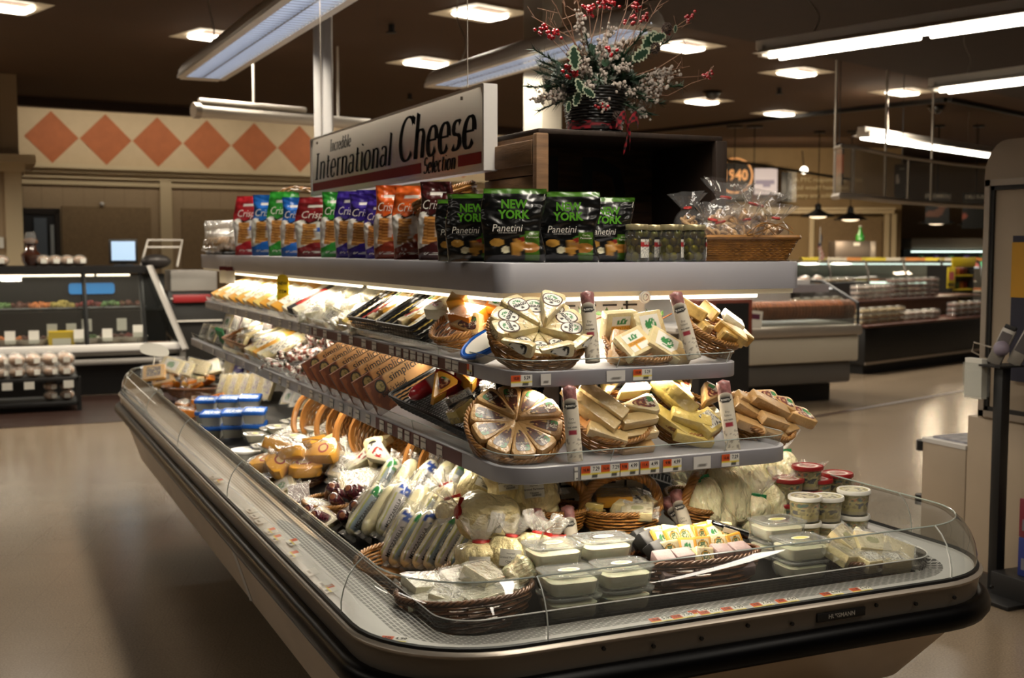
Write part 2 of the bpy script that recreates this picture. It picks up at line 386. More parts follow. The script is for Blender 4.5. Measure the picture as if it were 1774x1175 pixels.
# structure behind the island
for i, (pa, pb, dd) in enumerate(((545, 577, 7.4), (908, 972, 8.6))):
    a, c = PD(pa, 200, dd), PD(pb, 200, dd); w = (c-a).dot(rt)
    b = B()
    if i == 0:
        for k in (-1, 1): b.add(bx(k*w*.27-w*.22, k*w*.27+w*.22, -w*.3, w*.3, 0, CH, .008))
        b.add(bx(-w*.06, w*.06, -w*.22, w*.22, 0, CH), 0)
        o = struct('column_utility', b, WHITEMET, loc=((a.x+c.x)/2, (a.y+c.y)/2, 0), rot=(0, 0, -24.4)); 
    else:
        w /= 1.36; b.add(bx(-w/2, w/2, -w/2, w/2, 0, CH, .004))
        o = struct('column_square', b, mat('column_cream', 'cfc6b4', .6), loc=((a.x+c.x)/2, (a.y+c.y)/2, 0), rot=(0, 0, 18))
# ------------------------------------------------------------------ lamps
SHELLM = mat('fixture_grey', 'd6d0c6', .4, .05); LOUV = mat('louvre_lit', 'dfe4ee', .3, emit=3.6, ecol='e6ebf5'); LOUVD = mat('louvre_blade', 'c4c8d0', .25, .6)
def run_fixture(name, label, a, b_, w=.28, kind='louvre', drops=()):
    a, b_ = Vector(a), Vector(b_); L = (b_-a).length; rz = atan2((b_-a).y, (b_-a).x)
    t = thing(name, label, 'light fixture', (a+b_)/2, (0, 0, math.degrees(rz)), 'suspended aisle lights' if kind == 'louvre' else 'open twin-tube lights')
    h = B()
    if kind == 'louvre':
        def fn(u, v):
            q = pi*v; e = 1; x = (u-.5)*L
            k = min(1, max(0.05, sqrt(max(0, 1-(max(0, abs(x)-L/2+.13)/.13)**2)))) if abs(x) > L/2-.13 else 1
            return (x, cos(q)*w/2*k*1.0, sin(q)*w*.42*k)
        us = 40
        h.add(surf(lambda u, v: fn((.5-.5*cos(pi*u)), v), us, 10)); h.add(bx(-L/2+.1, L/2-.1, -w/2, -w*.36, -.012, .012)); h.add(bx(-L/2+.1, L/2-.1, w*.36, w/2, -.012, .012))
        h.add(bx(-L/2+.02, -L/2+.16, -w*.4, w*.4, -.01, .01)); h.add(bx(L/2-.16, L/2-.02, -w*.4, w*.4, -.01, .01))
        O('housing', h, SHELLM, t, sharp=50)
        O('diffuser', B().add(bx(-L/2+.14, L/2-.14, -w*.36, w*.36, .035, .04)), LOUV, t, flat=True)
        l = B()
        n = int(L/.075)
        for i in range(n): x = -L/2+.16+(L-.32)*i/n; l.add(bx(x, x+.012, -w*.36, w*.36, -.008, .034))
        l.add(bx(-L/2+.14, L/2-.14, -.006, .006, -.008, .034)); O('louvre', l, LOUVD, t, flat=True)
        light('tube_glow', (L*.95, w*.7), 13*L, (a+b_)/2-Vector((0, 0, .03)), (0, 0, math.degrees(rz)), spread=150)
    else:
        h.add(bx(-L/2-.1, L/2+.1, -w*.18, w*.18, .05, .12, .004)); 
        h.add(slab([(-L/2-.06, -w/2), (L/2+.06, -w/2), (L/2+.06, w/2), (-L/2-.06, w/2)], [(0, .01), (w*.3, .055)]))
        for k in (-1, 1): h.add(bx(k*(L/2+.03)-.02, k*(L/2+.03)+.02, -w*.3, w*.3, -.01, .07))
        O('housing', h, SHELLM, t, flat=True); n = max(1, round(L/1.25))
        for k in (-1, 1):
            for i in range(n):
                x0 = -L/2+L*i/n+.04; x1 = -L/2+L*(i+1)/n-.04; O('tube', B().add(tube([(x0, k*w*.22, -.012), (x1, k*w*.22, -.012)], .018, 8)), TUBE, t)
        light('tube_glow', (L, w*.8), 9*L, (a+b_)/2-Vector((0, 0, .04)), (0, 0, math.degrees(rz)), spread=160)
    for (x, wig) in drops:
        c = B()
        n = 14; H = CH-a.z
        c.add(tube([(x+wig*sin(pi*i/n)*sin(2*pi*i/n+.4), wig*.6*sin(pi*i/n), .08+(H-.08)*i/n) for i in range(n+1)], .006, 5))
        O('cord', c, mat('pale_cord', '8e8478', .6), t)
    return t
f0, f1 = PZ(344, 138, 2.85), PZ(548, 0, 2.85)
dd = (f1-f0).normalized(); run_fixture('suspended_light', 'long grey half-round light with lit louvres hanging nearest the diamond frieze', f0, f0+dd*8.5, .36, drops=((-4.0, .12), (2, .1)))
f0 = PZ(760, 152, 2.85); run_fixture('suspended_light', 'grey half-round louvred light whose end shows just above the hanging sign', f0, PZ(1128, 42, 2.85), .34, drops=((-1.2, .12), (.9, .1)))
f0 = PZ(1335, 97, 3.0); f1 = PZ(1774, 32, 3.0); run_fixture('twin_tube_light', 'open twin-tube light with the longest bright tubes, highest of those over the aisle', f0, f0+(f1-f0).normalized()*3.7, .3, 'tube', drops=((-1.5, .08), (.2, .05)))
f0 = PZ(1630, 157, 3.0); f1 = PZ(1774, 139, 3.0); run_fixture('twin_tube_light', 'open twin-tube light beyond the longest one, over the dark aisle', f0, f0+(f1-f0).normalized()*2.5, .3, 'tube', drops=((-1.0, .05),))
f0 = PZ(1498, 237, 3.0); f1 = PZ(1720, 270, 3.0); run_fixture('twin_tube_light', 'thin bright tube light just above the curved clear hanging screen', f0, f1, .3, 'tube', drops=((-1.5, .02), (1.2, .02)))
f0 = PZ(345, 192, 2.85); f1 = PZ(640, 216, 2.85)
t = thing('unlit_light', 'unlit grey pipe-like light in front of the diamond frieze', 'light fixture', f0, (0, 0, math.degrees(atan2((f1-f0).y, (f1-f0).x))))
L = (f1-f0).length; O('housing', B().add(tube([(0, 0, 0), (L, 0, 0)], .06, 10)).add(tube([(.0, 0, .09), (L*.6, 0, .09)], .03, 8)), SHELLM, t); O('end_cap', B().add(cyl(.075, .06, 10)), STEEL, t, rot=(0, -90, 0))
O('hanger', B().add(tube([(L*.3, 0, 0), (L*.3, 0, CH-2.85)], .012, 6)).add(tube([(L*.8, 0, 0), (L*.8, 0, CH-2.85)], .012, 6)), SHELLM, t)
REFL = mat('troffer_reflector', 'b9ad98', .4, emit=.12, ecol='ffe0b0'); LENS = mat('troffer_lens', 'ffffff', .5, emit=9, ecol='fff2dc')
def troffer(s):
    t = thing('ceiling_light', '', 'ceiling light')
    b = B(); o = .30*s
    b.add(slab(rrect(2*o, 2*o, .01), [(0, -.012), (.03*s, -.012), (.13*s, .0)], cap0=False, cap1=False)); O('frame', b, REFL, t, flat=True)
    O('lens', B().add(slab(rrect(.44*s, .26*s, .06, 4), [(0, -.03), (.02, -.05), (.06, -.055)], cap0=False)), LENS, t, sharp=60)
    return t
tro = [((832, 21), 1.35, 'bright square ceiling light at the top edge of the view, beside the holiday bouquet'), ((738, 107), 1.35, 'square ceiling light between the two half-round hanging lights'), ((372, 61), 1.3, 'square ceiling light partly hidden behind the nearest half-round hanging light'),
       ((1181, 79), 1.2, 'square ceiling light glowing behind the berry twigs of the bouquet'), ((1216, 174), 1.2, 'square ceiling light just below the dark dome camera, beside the bouquet'), ((1380, 124), 1.15, 'square ceiling light below the end of the longest twin-tube light'),
       ((1350, 195), 1.1, 'square ceiling light lowest of all, above the dark ceiling track'), ((1563, 158), 1.1, 'square ceiling light touching the end of the second twin-tube light'), ((4, 8), 1.3, 'square ceiling light cut by the top corner of the view')]
for (px, s, lb) in tro:
    p = PZ(*px, CH); put((troffer, 1.3), p, (0, 0, 18), lb, 'square ceiling lights', s=.84)
    light('troffer_glow', (.5, .5), 75, p-Vector((0, 0, .07)), spread=150)
DOME = mat('smoked_dome', '050505', .1, coat=1)
for (px, lb) in (((1234, 158), 'small dark dome camera on the ceiling beside the bouquet'), ((1622, 183), 'small dark dome camera where the ceiling track bends')):
    p = PZ(*px, CH); o = O('dome_camera', B().add(ball(.11, 12, 8, sz=.9, z=-.02)).add(cyl(.13, .03, 14, z=-.03)), DOME, loc=p); tag(o, lb, 'camera', 'dome cameras')
for (px, lb) in (((678, 46), 'tiny dark sprinkler head between two square ceiling lights'), ((710, 165), 'tiny dark sprinkler head near the top of the hanging sign'), ((1350, 155), 'tiny dark sprinkler head between square ceiling lights')):
    p = PZ(*px, CH-.04); o = O('sprinkler', B().add(cyl(.03, .07, 8, z=-.05)).add(cyl(.05, .01, 8, z=-.06)), BLACK, loc=p); tag(o, lb, 'sprinkler', 'sprinkler heads')
# unseen lamps added overhead for general light; the far two brighten the walls
for (x, y, L, e) in ((-2.2, 2.5, 2.4, 18), (3.6, .8, 2.4, 24), (-3.2, 6.0, 2.4, 40), (6.9, 2.6, 2.4, 34), (1.0, -2.2, 2.4, 26), (-2.8, 15.2, 2.0, 520), (19.0, 14.0, 2.6, 200)):
    t = run_fixture('suspended_light', 'unseen half-round louvred light added outside the view to brighten the shop', (x, y-L/2, 3.4), (x, y+L/2, 3.4), .28, drops=((-.8, .01), (.8, .01)))
    bpy.data.lights[-1].name
    for o in scene.objects:
        if o.type == 'LIGHT' and (o.location-Vector((x, y, 3.37))).length < .02: o.data.energy = e
w = bpy.data.worlds.new('world'); scene.world = w; w.use_nodes = True; w.node_tree.nodes['Background'].inputs[0].default_value = (.9, .75, .6, 1); w.node_tree.nodes['Background'].inputs[1].default_value = .03
# ------------------------------------------------------------------ the refrigerated island
X0, X1, Y0, Y1 = .69, 2.62, 2.20, 7.70
CASE = thing('refrigerated_island_case', 'long open refrigerated island case with black bumper, low glass and stacked shelves of cheese', 'display case', (1.65, 4.9, 0))
def cp(name, b, m, parent=None, **k):            # parts of the case, meshes given in world metres
    o = O(name, b, m, parent or CASE, **k)
    if parent is None: o.location = (-1.65, -4.9, 0)
    return o
def outline(off, r, n=10):
    x1 = X1-(off if off <= .155 else .155+(off-.155)*.15)      # the far long side has only a narrow ledge
    return rrect(x1-X0-off, Y1-Y0-2*off, r, n, (X0+off+x1)/2, (Y0+Y1)/2)
def ring(prof, r0=.36, n=10):
    """a band round the case: list of (offset inwards, z)"""
    vs = []; fs = []; 
    for (o, z) in prof: vs += [(p[0], p[1], z) for p in outline(o, max(r0-o, .05), n)]
    m = 4*(n+1)
    for k in range(len(prof)-1):
        for i in range(m): fs.append((k*m+i, k*m+(i+1) % m, (k+1)*m+(i+1) % m, (k+1)*m+i))
    return vs, fs
cp('bumper', B().add(ring([(.09, .562), (.06, .556), (.040, .561), (.030, .576), (.029, .592), (.035, .607), (.048, .617), (.062, .619), (.075, .612)])), BLACKRUB, sharp=60)
cp('chrome_rail', B().add(ring([(.070, .61), (.066, .622), (.060, .664), (.054, .668), (.052, .676), (.058, .683), (.066, .683)])), STEEL, sharp=50)
cp('black_gasket', B().add(ring([(.062, .682), (.063, .690), (.07, .692), (.075, .684)])), BLACK)
b = B(); b.add(slab([(.80, 2.36), (2.52, 2.36), (2.52, 7.6), (.80, 7.6)], [(0, .575), (.0, .57)], cap0=False, cap1=False))
def taper(top, bot, z0, z1):
    t = rrect(top[1]-top[0], top[3]-top[2], .30, 6, (top[0]+top[1])/2, (top[2]+top[3])/2); q = rrect(bot[1]-bot[0], bot[3]-bot[2], .10, 6, (bot[0]+bot[1])/2, (bot[2]+bot[3])/2)
    n = len(t); return [(p[0], p[1], z1) for p in t]+[(p[0], p[1], z0) for p in q], [((i+1) % n, i, n+i, n+(i+1) % n) for i in range(n)]+[tuple(n+i for i in reversed(range(n)))]
cp('base_panel', B().add(taper((.765, 2.55, 2.275, 7.63), (.855, 2.50, 2.62, 7.35), .29, .57)), CREAMPANEL)
cp('panel_trim', B().add(bar((.764, 4.12, .57), (.850, 4.12, .30), .030, .012)), WHITEMET, flat=True)
cp('kick_plate', B().add(bx(1.42, 2.40, 2.78, 7.1, 0, .30)), BLACK, flat=True)
b = B()
for i in range(10): b.add(cyl(.005, .006, 6), 0, T(1.25+i*.13, Y0+.061, .642 if i % 3 else .655, 90))
cp('screw', b, BLACK)
# white sill with slotted air grille
SILL = mat('sill_white', 'aaa8a6', .4, var=.08, vscale=5)
def perf():
    m = mat('slotted_grille', 'bdbbb8', .4); nt = m.node_tree; N = nt.nodes.new; L = nt.links.new; b = nt.nodes['Principled BSDF']
    tc = N('ShaderNodeTexCoord'); mp = N('ShaderNodeMapping'); L(tc.outputs['Object'], mp.inputs[0]); br = N('ShaderNodeTexBrick'); br.inputs['Scale'].default_value = 1
    br.inputs['Brick Width'].default_value = .026; br.inputs['Row Height'].default_value = .013; br.inputs['Mortar Size'].default_value = .0022; br.inputs['Mortar Smooth'].default_value = 0
    L(mp.outputs[0], br.inputs['Vector']); x = N('ShaderNodeMix'); x.data_type = 'RGBA'; L(br.outputs['Fac'], x.inputs['Factor']); x.inputs['A'].default_value = (.006, .006, .006, 1); x.inputs['B'].default_value = (*lin('9c9a98'), 1)
    L(x.outputs['Result'], b.inputs['Base Color']); return m
PERF = perf(); PERFY = PERF.copy(); PERFY.name = 'slotted_grille_long'
[n for n in PERFY.node_tree.nodes if n.type == 'MAPPING'][0].inputs['Rotation'].default_value = (0, 0, pi/2)
cp('sill', B().add(ring([(.075, .684), (.078, .678), (.155, .668)])), SILL)
gv, gf = ring([(.155, .668), (.16, .667), (.262, .652), (.285, .625)]); gb = B(); gb.v = gv; gb.c = [(1, 1, 1)]*len(gv)
for f in gf:
    c = sum((Vector(gv[i]) for i in f), Vector())/4; gb.f.append(f); gb.m.append(1 if min(c.x-X0, X1-c.x) < min(c.y-Y0, Y1-c.y) else 0)
cp('air_grille', gb, [PERF, PERFY])
DECKZ = .545
cp('well_wall', B().add(ring([(.285, .625), (.285, DECKZ)], .36)), mat('well_black', '121110', .35, coat=.3))
cp('deck', B().add(slab([(X0+.28, Y0+.28), (X1-.17, Y0+.28), (X1-.17, Y1-.28), (X0+.28, Y1-.28)], [(0, DECKZ-.02), (0, DECKZ), (.59, DECKZ+.28*.59)])), mat('deck_black', '0d0c0c', .4), flat=True)
cp('inner_fence', B().add(ring([(.262, .655), (.262, .688)])), clear('smoky_fence', 'a8a49e', 1.2, .06, haze=.10, hcol='6a645c'))
cp('fence_edge', B().add(tube([(p[0], p[1], .688) for p in outline(.262, .1)], .002, 4, True)), WHITEMET)
def dz(x, y): return DECKZ+.28*min(max(min(x-X0, X1-x+.11, y-Y0, Y1-y)-.285, 0), .59)
def W(px, py, h=0):
    z = .62
    for _ in range(12): p = PZ(px, py, z); z = .5*z+.5*(dz(p.x, p.y)+h)
    p = PZ(px, py, z)
    if p.y > 7.22: p = PY(px, py, 7.22)
    if p.x > 2.36: p = PX(px, py, 2.36)
    return p
# low curved glass: panes cut along the outline
def glass_ring(t0, t1, prof, n=24, r0=.36):
    vs = []; WW = len(prof)
    per = None
    rows = []
    for (o, z) in prof:
        pts = [Vector((*p, z)) for p in outline(o, max(r0-o, .05), 12)]; rows.append(pts)
    base = rows[0]; m = len(base); L = [0]
    for i in range(m): L.append(L[-1]+(base[(i+1) % m]-base[i]).length)
    def at(row, s):
        s = s % L[-1]
        for i in range(m):
            if L[i] <= s <= L[i+1]: k = (s-L[i])/max(L[i+1]-L[i], 1e-9); return row[i].lerp(row[(i+1) % m], k)
        return row[0]
    ss = [t0+(t1-t0)*i/n for i in range(n+1)]
    for s in ss: vs += [tuple(at(r, s)) for r in rows]
    fs = [(i*WW+k, (i+1)*WW+k, (i+1)*WW+k+1, i*WW+k+1) for i in range(n) for k in range(WW-1)]
    return vs, fs, L
GP = [(.068, .690), (.068, .715), (.074, .745), (.086, .775), (.104, .800), (.120, .814), (.126, .818)]
_, _, LL = glass_ring(0, 1, GP, 2); PER = LL[-1]
# the outline starts at (X1, Y1) corner, runs along the far end, down the aisle side, then the near end
o0 = outline(GP[0][0], .3, 12)
def s_of(x, y):
    q = [Vector(p) for p in o0]; best = min(range(len(q)), key=lambda i: (q[i]-Vector((x, y))).length)
    bs, bd = 0, 9
    for i in range(len(q)):
        a, b2 = q[i], q[(i+1) % len(q)]; ab = b2-a
        if ab.length < 1e-6: continue
        k = max(0, min(1, (Vector((x, y))-a).dot(ab)/ab.length_squared)); d = (a+ab*k-Vector((x, y))).length
        if d < bd: bd = d; bs = LL[i]+(LL[i+1]-LL[i])*k
    return bs
cuts = [s_of(x, y) for x, y in ((1.7, Y1-.07), (X0+.06, 7.2), (X0+.06, 6.2), (X0+.06, 5.15), (X0+.06, 4.05), (X0+.06, 2.66), (1.12, Y0+.06), (2.28, Y0+.06), (X1-.06, 2.7), (X1-.06, 4.2), (X1-.06, 5.8))]
cuts.append(cuts[0]+PER)
for i in range(len(cuts)-1):
    a, c = cuts[i], cuts[i+1]
    if c < a: c += PER
    corner = i in (5, 7); 
    pr = GP
    b = B(); v, f, _ = glass_ring(a+.003, c-.003, pr, 20 if corner or i in (0,) else 14); b.add((v, f))
    gp = cp('glass_panel', b, GLASS, sharp=70)
    WW = len(pr); top = [v[k*WW+WW-1] for k in range(len(v)//WW)]
    O('glass_edge', B().add(tube(top, .0022, 5)), mat('polished_edge', '9aa39c', .15, coat=1), gp)
    O('glass_joint', B().add(tube(v[:WW], .0018, 5)), mat('polished_edge2', 'b5b9b4', .2, coat=1), gp)
# maker's plate on the chrome rail
b = B().add(box(.15, .004, .022, 0, 0, 0, .001)); pl = cp('maker_plate', b, BLACK); pl.location = (1.92-1.65, Y0+.059-4.9, .634)
O('lettering', B().add(textgeo('HUSSMANN', .0155, bold=.02), 0, T(0, -.0028, .011, 90)), mat('plate_silver', 'b8b4ac', .4, .5), pl)
# spine and shelves
SX0, SX1 = 1.60, 1.72
WBACK = mat('back_panel_white', 'd8d4ca', .45, var=.05)
b = B(); b.add(bx(SX0, SX1, 3.36, 7.50, DECKZ, 1.42), 0); b.add(bx(1.57, 1.97, 3.30, 3.36, DECKZ, 1.42), 0)
cp('back_panel', b, WBACK, flat=True)
b = B()
for r in range(6):
    for c in range(5):
        z = .70+r*.045+(.0 if c % 2 else .02); b.add(bx(1.59+c*.075, 1.59+c*.075+.05, 3.296, 3.30, z, z+.007))
for r in range(4):
    for c in range(5): z = 1.26+r*.035; b.add(bx(1.59+c*.075, 1.59+c*.075+.05, 3.296, 3.30, z, z+.006))
for c in range(3): b.add(bx(1.66+c*.12, 1.666+c*.12, 3.296, 3.30, .6, 1.4))
for y in range(5): b.add(bx(SX0-.006, SX0, 3.9+y*.82, 3.93+y*.82, DECKZ, 1.42))
cp('panel_slots', b, BLACK, flat=True)
def ushape(x0, x1, y0, y1, w, r=.10, n=6):
    """path of a shelf front: aisle side from the far end, round the near end, other side"""
    p = [(x0, y1)]
    for i in range(n+1): t = pi+pi/2*i/n; p.append((x0+r+r*cos(t), y0+r+r*sin(t)))
    for i in range(n+1): t = 1.5*pi+pi/2*i/n; p.append((x1-r+r*cos(t), y0+r+r*sin(t)))
    p.append((x1, y1)); return p
def off(path, d):
    o = []
    for i, p in enumerate(path):
        a = Vector(path[max(0, i-1)]); c = Vector(path[min(len(path)-1, i+1)]); t = (c-a).normalized(); n = Vector((-t.y, t.x)); o.append((p[0]+n.x*d, p[1]+n.y*d))
    return o
def band(path, prof, closed=False):
    """sweep a profile (inwards, z) along a path"""
    vs = []; WW = len(prof)
    rows = [off(path, d) for d, z in prof]
    for i in range(len(path)): vs += [(rows[k][i][0], rows[k][i][1], prof[k][1]) for k in range(WW)]
    return vs, [(i*WW+k, (i+1)*WW+k, (i+1)*WW+k+1, i*WW+k+1) for i in range(len(path)-1) for k in range(WW-1)]
def tagcard(b, x, y, z, nx, ny, w, h, kind):
    """one price card facing (nx, ny)"""
    M = Matrix(((-ny, 0, nx, x), (nx, 0, ny, y), (0, 1, 0, z), (0, 0, 0, 1)))
    def fn(u, v, _):
        u = u/w+.5; v = v/h+.5
        if kind == 'sale':
            if v > .42 and u < .5: return lin('d2501c')
            if v > .30 and v < .46: return lin('e8d23c')
            if v < .3 and u > .55 and u < .85 and v > .08: return lin('4a4a48')
            return lin('e6e2da')
        if kind == 'slot': return lin('e4dfd6') if not (.62 < v < .74 or (.1 < v < .22 and u > .4)) else lin('6a6662')
        return lin('dcd8d2') if not (.2 < v < .4 and .3 < u < .8) else lin('77726c')
    nx_, ny_ = (14, 8) if kind == 'sale' else (6, 9)
    b.add(surf(lambda u, v: ((u-.5)*w, (v-.5)*h, .0012), nx_, ny_), 0, M, fn)
    b.add(([(-w/2, -h/2, 0), (w/2, -h/2, 0), (w/2, h/2, 0), (-w/2, h/2, 0)], [(3, 2, 1, 0)]), 0, M, 'e6e2da')
    return M
def price_tag(parent, x, y, z, n, w, h, kind, txt=None, small=None):
    b = B(); M = tagcard(b, x, y, z, n[0], n[1], w, h, kind)
    if txt: b.add(textgeo(txt, h*.44, bold=.01, squash=.8), 1, M @ T(w*.25, h*.24, .0018), '14110f')
    if small: b.add(textgeo(small, h*.34, bold=.02, squash=.75), 1, M @ T(-w*.25, h*.22, .0018), '2a0c06')
    o = O('price_tag', b, [PRINT, INK], parent, flat=True); o.location = (0, 0, 0); return o
def shelf(z, x0, x1, y0, y1, depthz, gh, fascia, name='shelf', guard=True):
    s = thing('shelf'); s.parent = CASE; s.location = (-1.65, -4.9, 0)
    path = ushape(x0, x1, y0, y1, 0)
    inner = ushape(x0+.012, x1-.012, y0+.012, y1-.002, 0, .09)
    poly = [(p[0], p[1]) for p in inner]
    b = B(); b.add(slab(poly, [(0, z-.006), (0, z+.006)])); b.add(slab([(p[0]*.0+min(max(p[0], x0+.05), x1-.05), max(p[1], y0+.05)) for p in inner], [(0, z-.03), (0, z-.006)]))
    O('shelf_deck', b, GREYMET, s, flat=True)
    rail = O('price_rail', B().add(band(path, [(.02, z-fascia*.62), (.002, z-fascia*.60), (.0, z-fascia*.55), (.0, z+fascia*.36), (.003, z+fascia*.40), (.012, z+fascia*.40), (.014, z)])), GREYMET, s, sharp=50)
    if guard:
        g = O('shelf_guard', B().add(band(path, [(.014, z), (.010, z+gh*.5), (.002, z+gh)])), GUARD, s, sharp=60)
        O('guard_edge', B().add(tube([(p[0], p[1], z+gh) for p in off(path, .002)], .0014, 4)), mat('polished_edge', '9aa39c', .15), s)
        c = B()
        for yy in (3.4, 4.35, 5.4, 6.5):
            if yy < y1: c.add(bar((x0+.012, yy, z), (x0+.001, yy-.004, z+gh), .003))
        for xx in (x0+.30, x0+.66): c.add(bar((xx, y0+.012, z), (xx+.012, y0+.001, z+gh), .003))
        O('guard_joint', c, mat('polished_edge2', 'b5b9b4', .2), s)
    return s, rail
LOW, MID, TOP = .972, 1.205, 1.42
s1, r1 = shelf(LOW, 1.20, 2.11, 2.68, 7.50, .0, .050, .044)
s2, r2 = shelf(MID, 1.285, 2.02, 2.80, 7.46, .0, .046, .042)
# price cards
def cards(rail, x0, y0, z, h, specs):
    for sp in specs:
        side, pos, w, kind = sp[:4]; txt = sp[4] if len(sp) > 4 else None; sm = sp[5] if len(sp) > 5 else None
        if side == 'f': price_tag(rail, pos, y0-.0015, z, (0, -1), w, h, kind, txt, sm)
        else: price_tag(rail, x0-.0015, pos, z, (-1, 0), w, h, kind, txt, sm)
fr = lambda px, y: PY(px, 700, y).x
sd = lambda px, x: PX(px, 700, x).y
S1 = [('f', fr(x, 2.68), .058, 'sale', t, m) for x, t, m in ((1024, '7.29', '16.66'), (1058, '7.29', '16.66'), (1090, '4.99', '9.98'), (1126, '4.99', '11.41'), (1165, '4.99', '9.98'), (1266, '7.29', '16.66'))]+[('f', fr(1217, 2.68), .055, 'plain')]+[('f', fr(998, 2.68), .01, 'slot')]
S1 += [('s', sd(x, 1.20), .045, 'slot') for x in (470, 486, 500, 540, 556, 575, 592, 620, 638, 662, 676, 694, 706, 722, 734, 762)]+[('s', sd(x, 1.2), .05, 'plain') for x in (352, 372, 392, 408, 424, 446, 520, 607)]
cards(r1, 1.20, 2.68, LOW-.006, .034, S1)
S2 = [('f', fr(903, 2.80), .062, 'sale', '5.29', '10.58'), ('f', fr(1112, 2.80), .060, 'sale', '5.29', '10.58'), ('f', fr(1066, 2.8), .058, 'plain'), ('f', fr(945, 2.8), .03, 'plain'), ('s', sd(815, 1.285), .04, 'sale')]
S2 += [('s', sd(x, 1.285), .05, 'slot') for x in (388, 400, 412, 430, 455, 470, 488, 505, 520, 535, 548, 565, 590, 610, 632, 650, 680, 692, 705, 717, 729, 741, 755, 778, 790)]
cards(r2, 1.285, 2.80, MID-.004, .030, S2)
REDSTRIP = mat('red_rail_strip', '561a1c', .5)
O('rail_insert', B().add(bx(1.2838, 1.2846, 3.1, 4.9, MID-.022, MID+.010)), REDSTRIP, r2, flat=True)
O('rail_insert', B().add(bx(1.1988, 1.1996, 2.98, 3.75, LOW-.025, LOW+.014)), REDSTRIP, r1, flat=True)
# cards left lying on the sill
def sill_card(x, y, rz, kind, txt, small, w=.062):
    t = B(); fn = None; h = .032
    tagcard(t, 0, 0, 0, 0, -1, w, h, kind)
    if txt: t.add(textgeo(txt, h*.5, bold=.01), 1, T(w*.25, -.0018, h*.24, 90), '14110f'); t.add(textgeo(small, h*.36, bold=.02, squash=.75), 1, T(-w*.25, -.0018, h*.22, 90), '2a0c06')
    o = O('price_card', t, [PRINT, INK], flat=True); dx = min(x-X0, X1-x, y-Y0); z = .684-(dx-.075)*.14+.004
    o.location = (x, y, z); o.rotation_euler = (radians(-82), 0, radians(rz)); return o
GRP = 'price cards lying on the white sill'
k = 0
for px, sm, tx in ((1148, '10.98', '5.99'), (1185, '13.98', '7.99'), (1215, '13.99', '5.99'), (1232, '12.98', '6.99'), (1272, '5.98', '3.99'), (1322, '9.98', '7.99'), (1365, '8.99', '4.99'), (1442, '12.98', '6.99'), (1492, '11.98', '5.99')):
    p = PY(px, 1075, Y0+.094+(.02 if k == 2 else 0)); o = sill_card(p.x, p.y, (-2, 3, 1, 2, -3, 2, 0, 1, -2)[k], 'sale', tx, sm)
    tag(o, 'orange and white price card on the near sill, %s counting from the clear cheese cups' % ORD[k], 'price card', GRP); k += 1
k = 0
for px, py in ((694, 1118), (560, 1028), (538, 1022), (516, 1000), (497, 968), (478, 938), (470, 925), (452, 908), (444, 898), (508, 942), (436, 888), (380, 838), (372, 830)):
    p = PZ(px, py, .675); p.x = max(p.x, X0+.10); p.y = max(p.y, Y0+.11)
    if k == 0: o = sill_card(p.x-.01, p.y+.02, -38, 'sale', '4.99', '8.98')
    else: o = sill_card(p.x, p.y, -90, 'sale' if k in (1, 4, 5, 6, 9, 11) else 'plain', None, '')
    tag(o, 'price card at the rounded corner of the sill, below the round basket' if k == 0 else 'small price card on the long sill, %s one going away from the corner' % ORD[k-1], 'price card', GRP); k += 1
# canopy: broad grey fascia, flat top, tubes underneath
cs = thing('canopy_shelf'); cs.parent = CASE; cs.location = (-1.65, -4.9, 0)
cx0, cx1, cy0, cy1 = 1.365, 2.45, 3.10, 8.05
path = ushape(cx0, cx1, cy0, cy1, 0, .05)
poly = [(p[0], p[1]) for p in path]
O('canopy_top', B().add(slab(poly, [(.004, TOP+.075), (.004, TOP+.083)])).add(slab(poly, [(.03, TOP+.03), (.03, TOP+.04)])), GREYMET, cs, flat=True)
O('canopy_fascia', B().add(band(path, [(.02, TOP-.002), (.0, TOP), (0, TOP+.083), (.004, TOP+.087), (.008, TOP+.083)])).add(bx(cx0, cx1, cy1-.02, cy1, TOP, TOP+.08)), GREYMET, cs, sharp=60)
CREAMTR = mat('light_trough_cream', 'e8e0c8', .45, emit=.12, ecol='ffe9c0')
O('light_trough', B().add(band(path, [(.012, TOP), (.014, TOP-.016), (.075, TOP-.016), (.078, TOP)])), CREAMTR, cs, sharp=50)
b = B(); o0_ = off(path, .05)
for (x0_, y0_, x1_, y1_) in ((cx0+.05, 3.2, cx0+.05, 4.5), (cx0+.05, 4.6, cx0+.05, 5.9), (cx0+.05, 6.0, cx0+.05, 7.3), (1.5, cy0+.05, 2.3, cy0+.05)):
    tb = O('tube', B().add(tube([(x0_, y0_, TOP-.022), (x1_, y1_, TOP-.022)], .008, 8)), TUBEW, cs)
WARM = (1, .88, .70)
light('canopy_glow', (.06, 4.2), 11, (cx0+.05, 5.3, TOP-.045), (0, 12, 0), WARM)
light('canopy_glow', (1.0, .06), 8, (1.88, cy0+.06, TOP-.045), (-12, 0, 0), WARM)
light('canopy_glow', (.06, 3.5), 10, (2.38, 5.0, TOP-.045), (0, -12, 0), WARM)
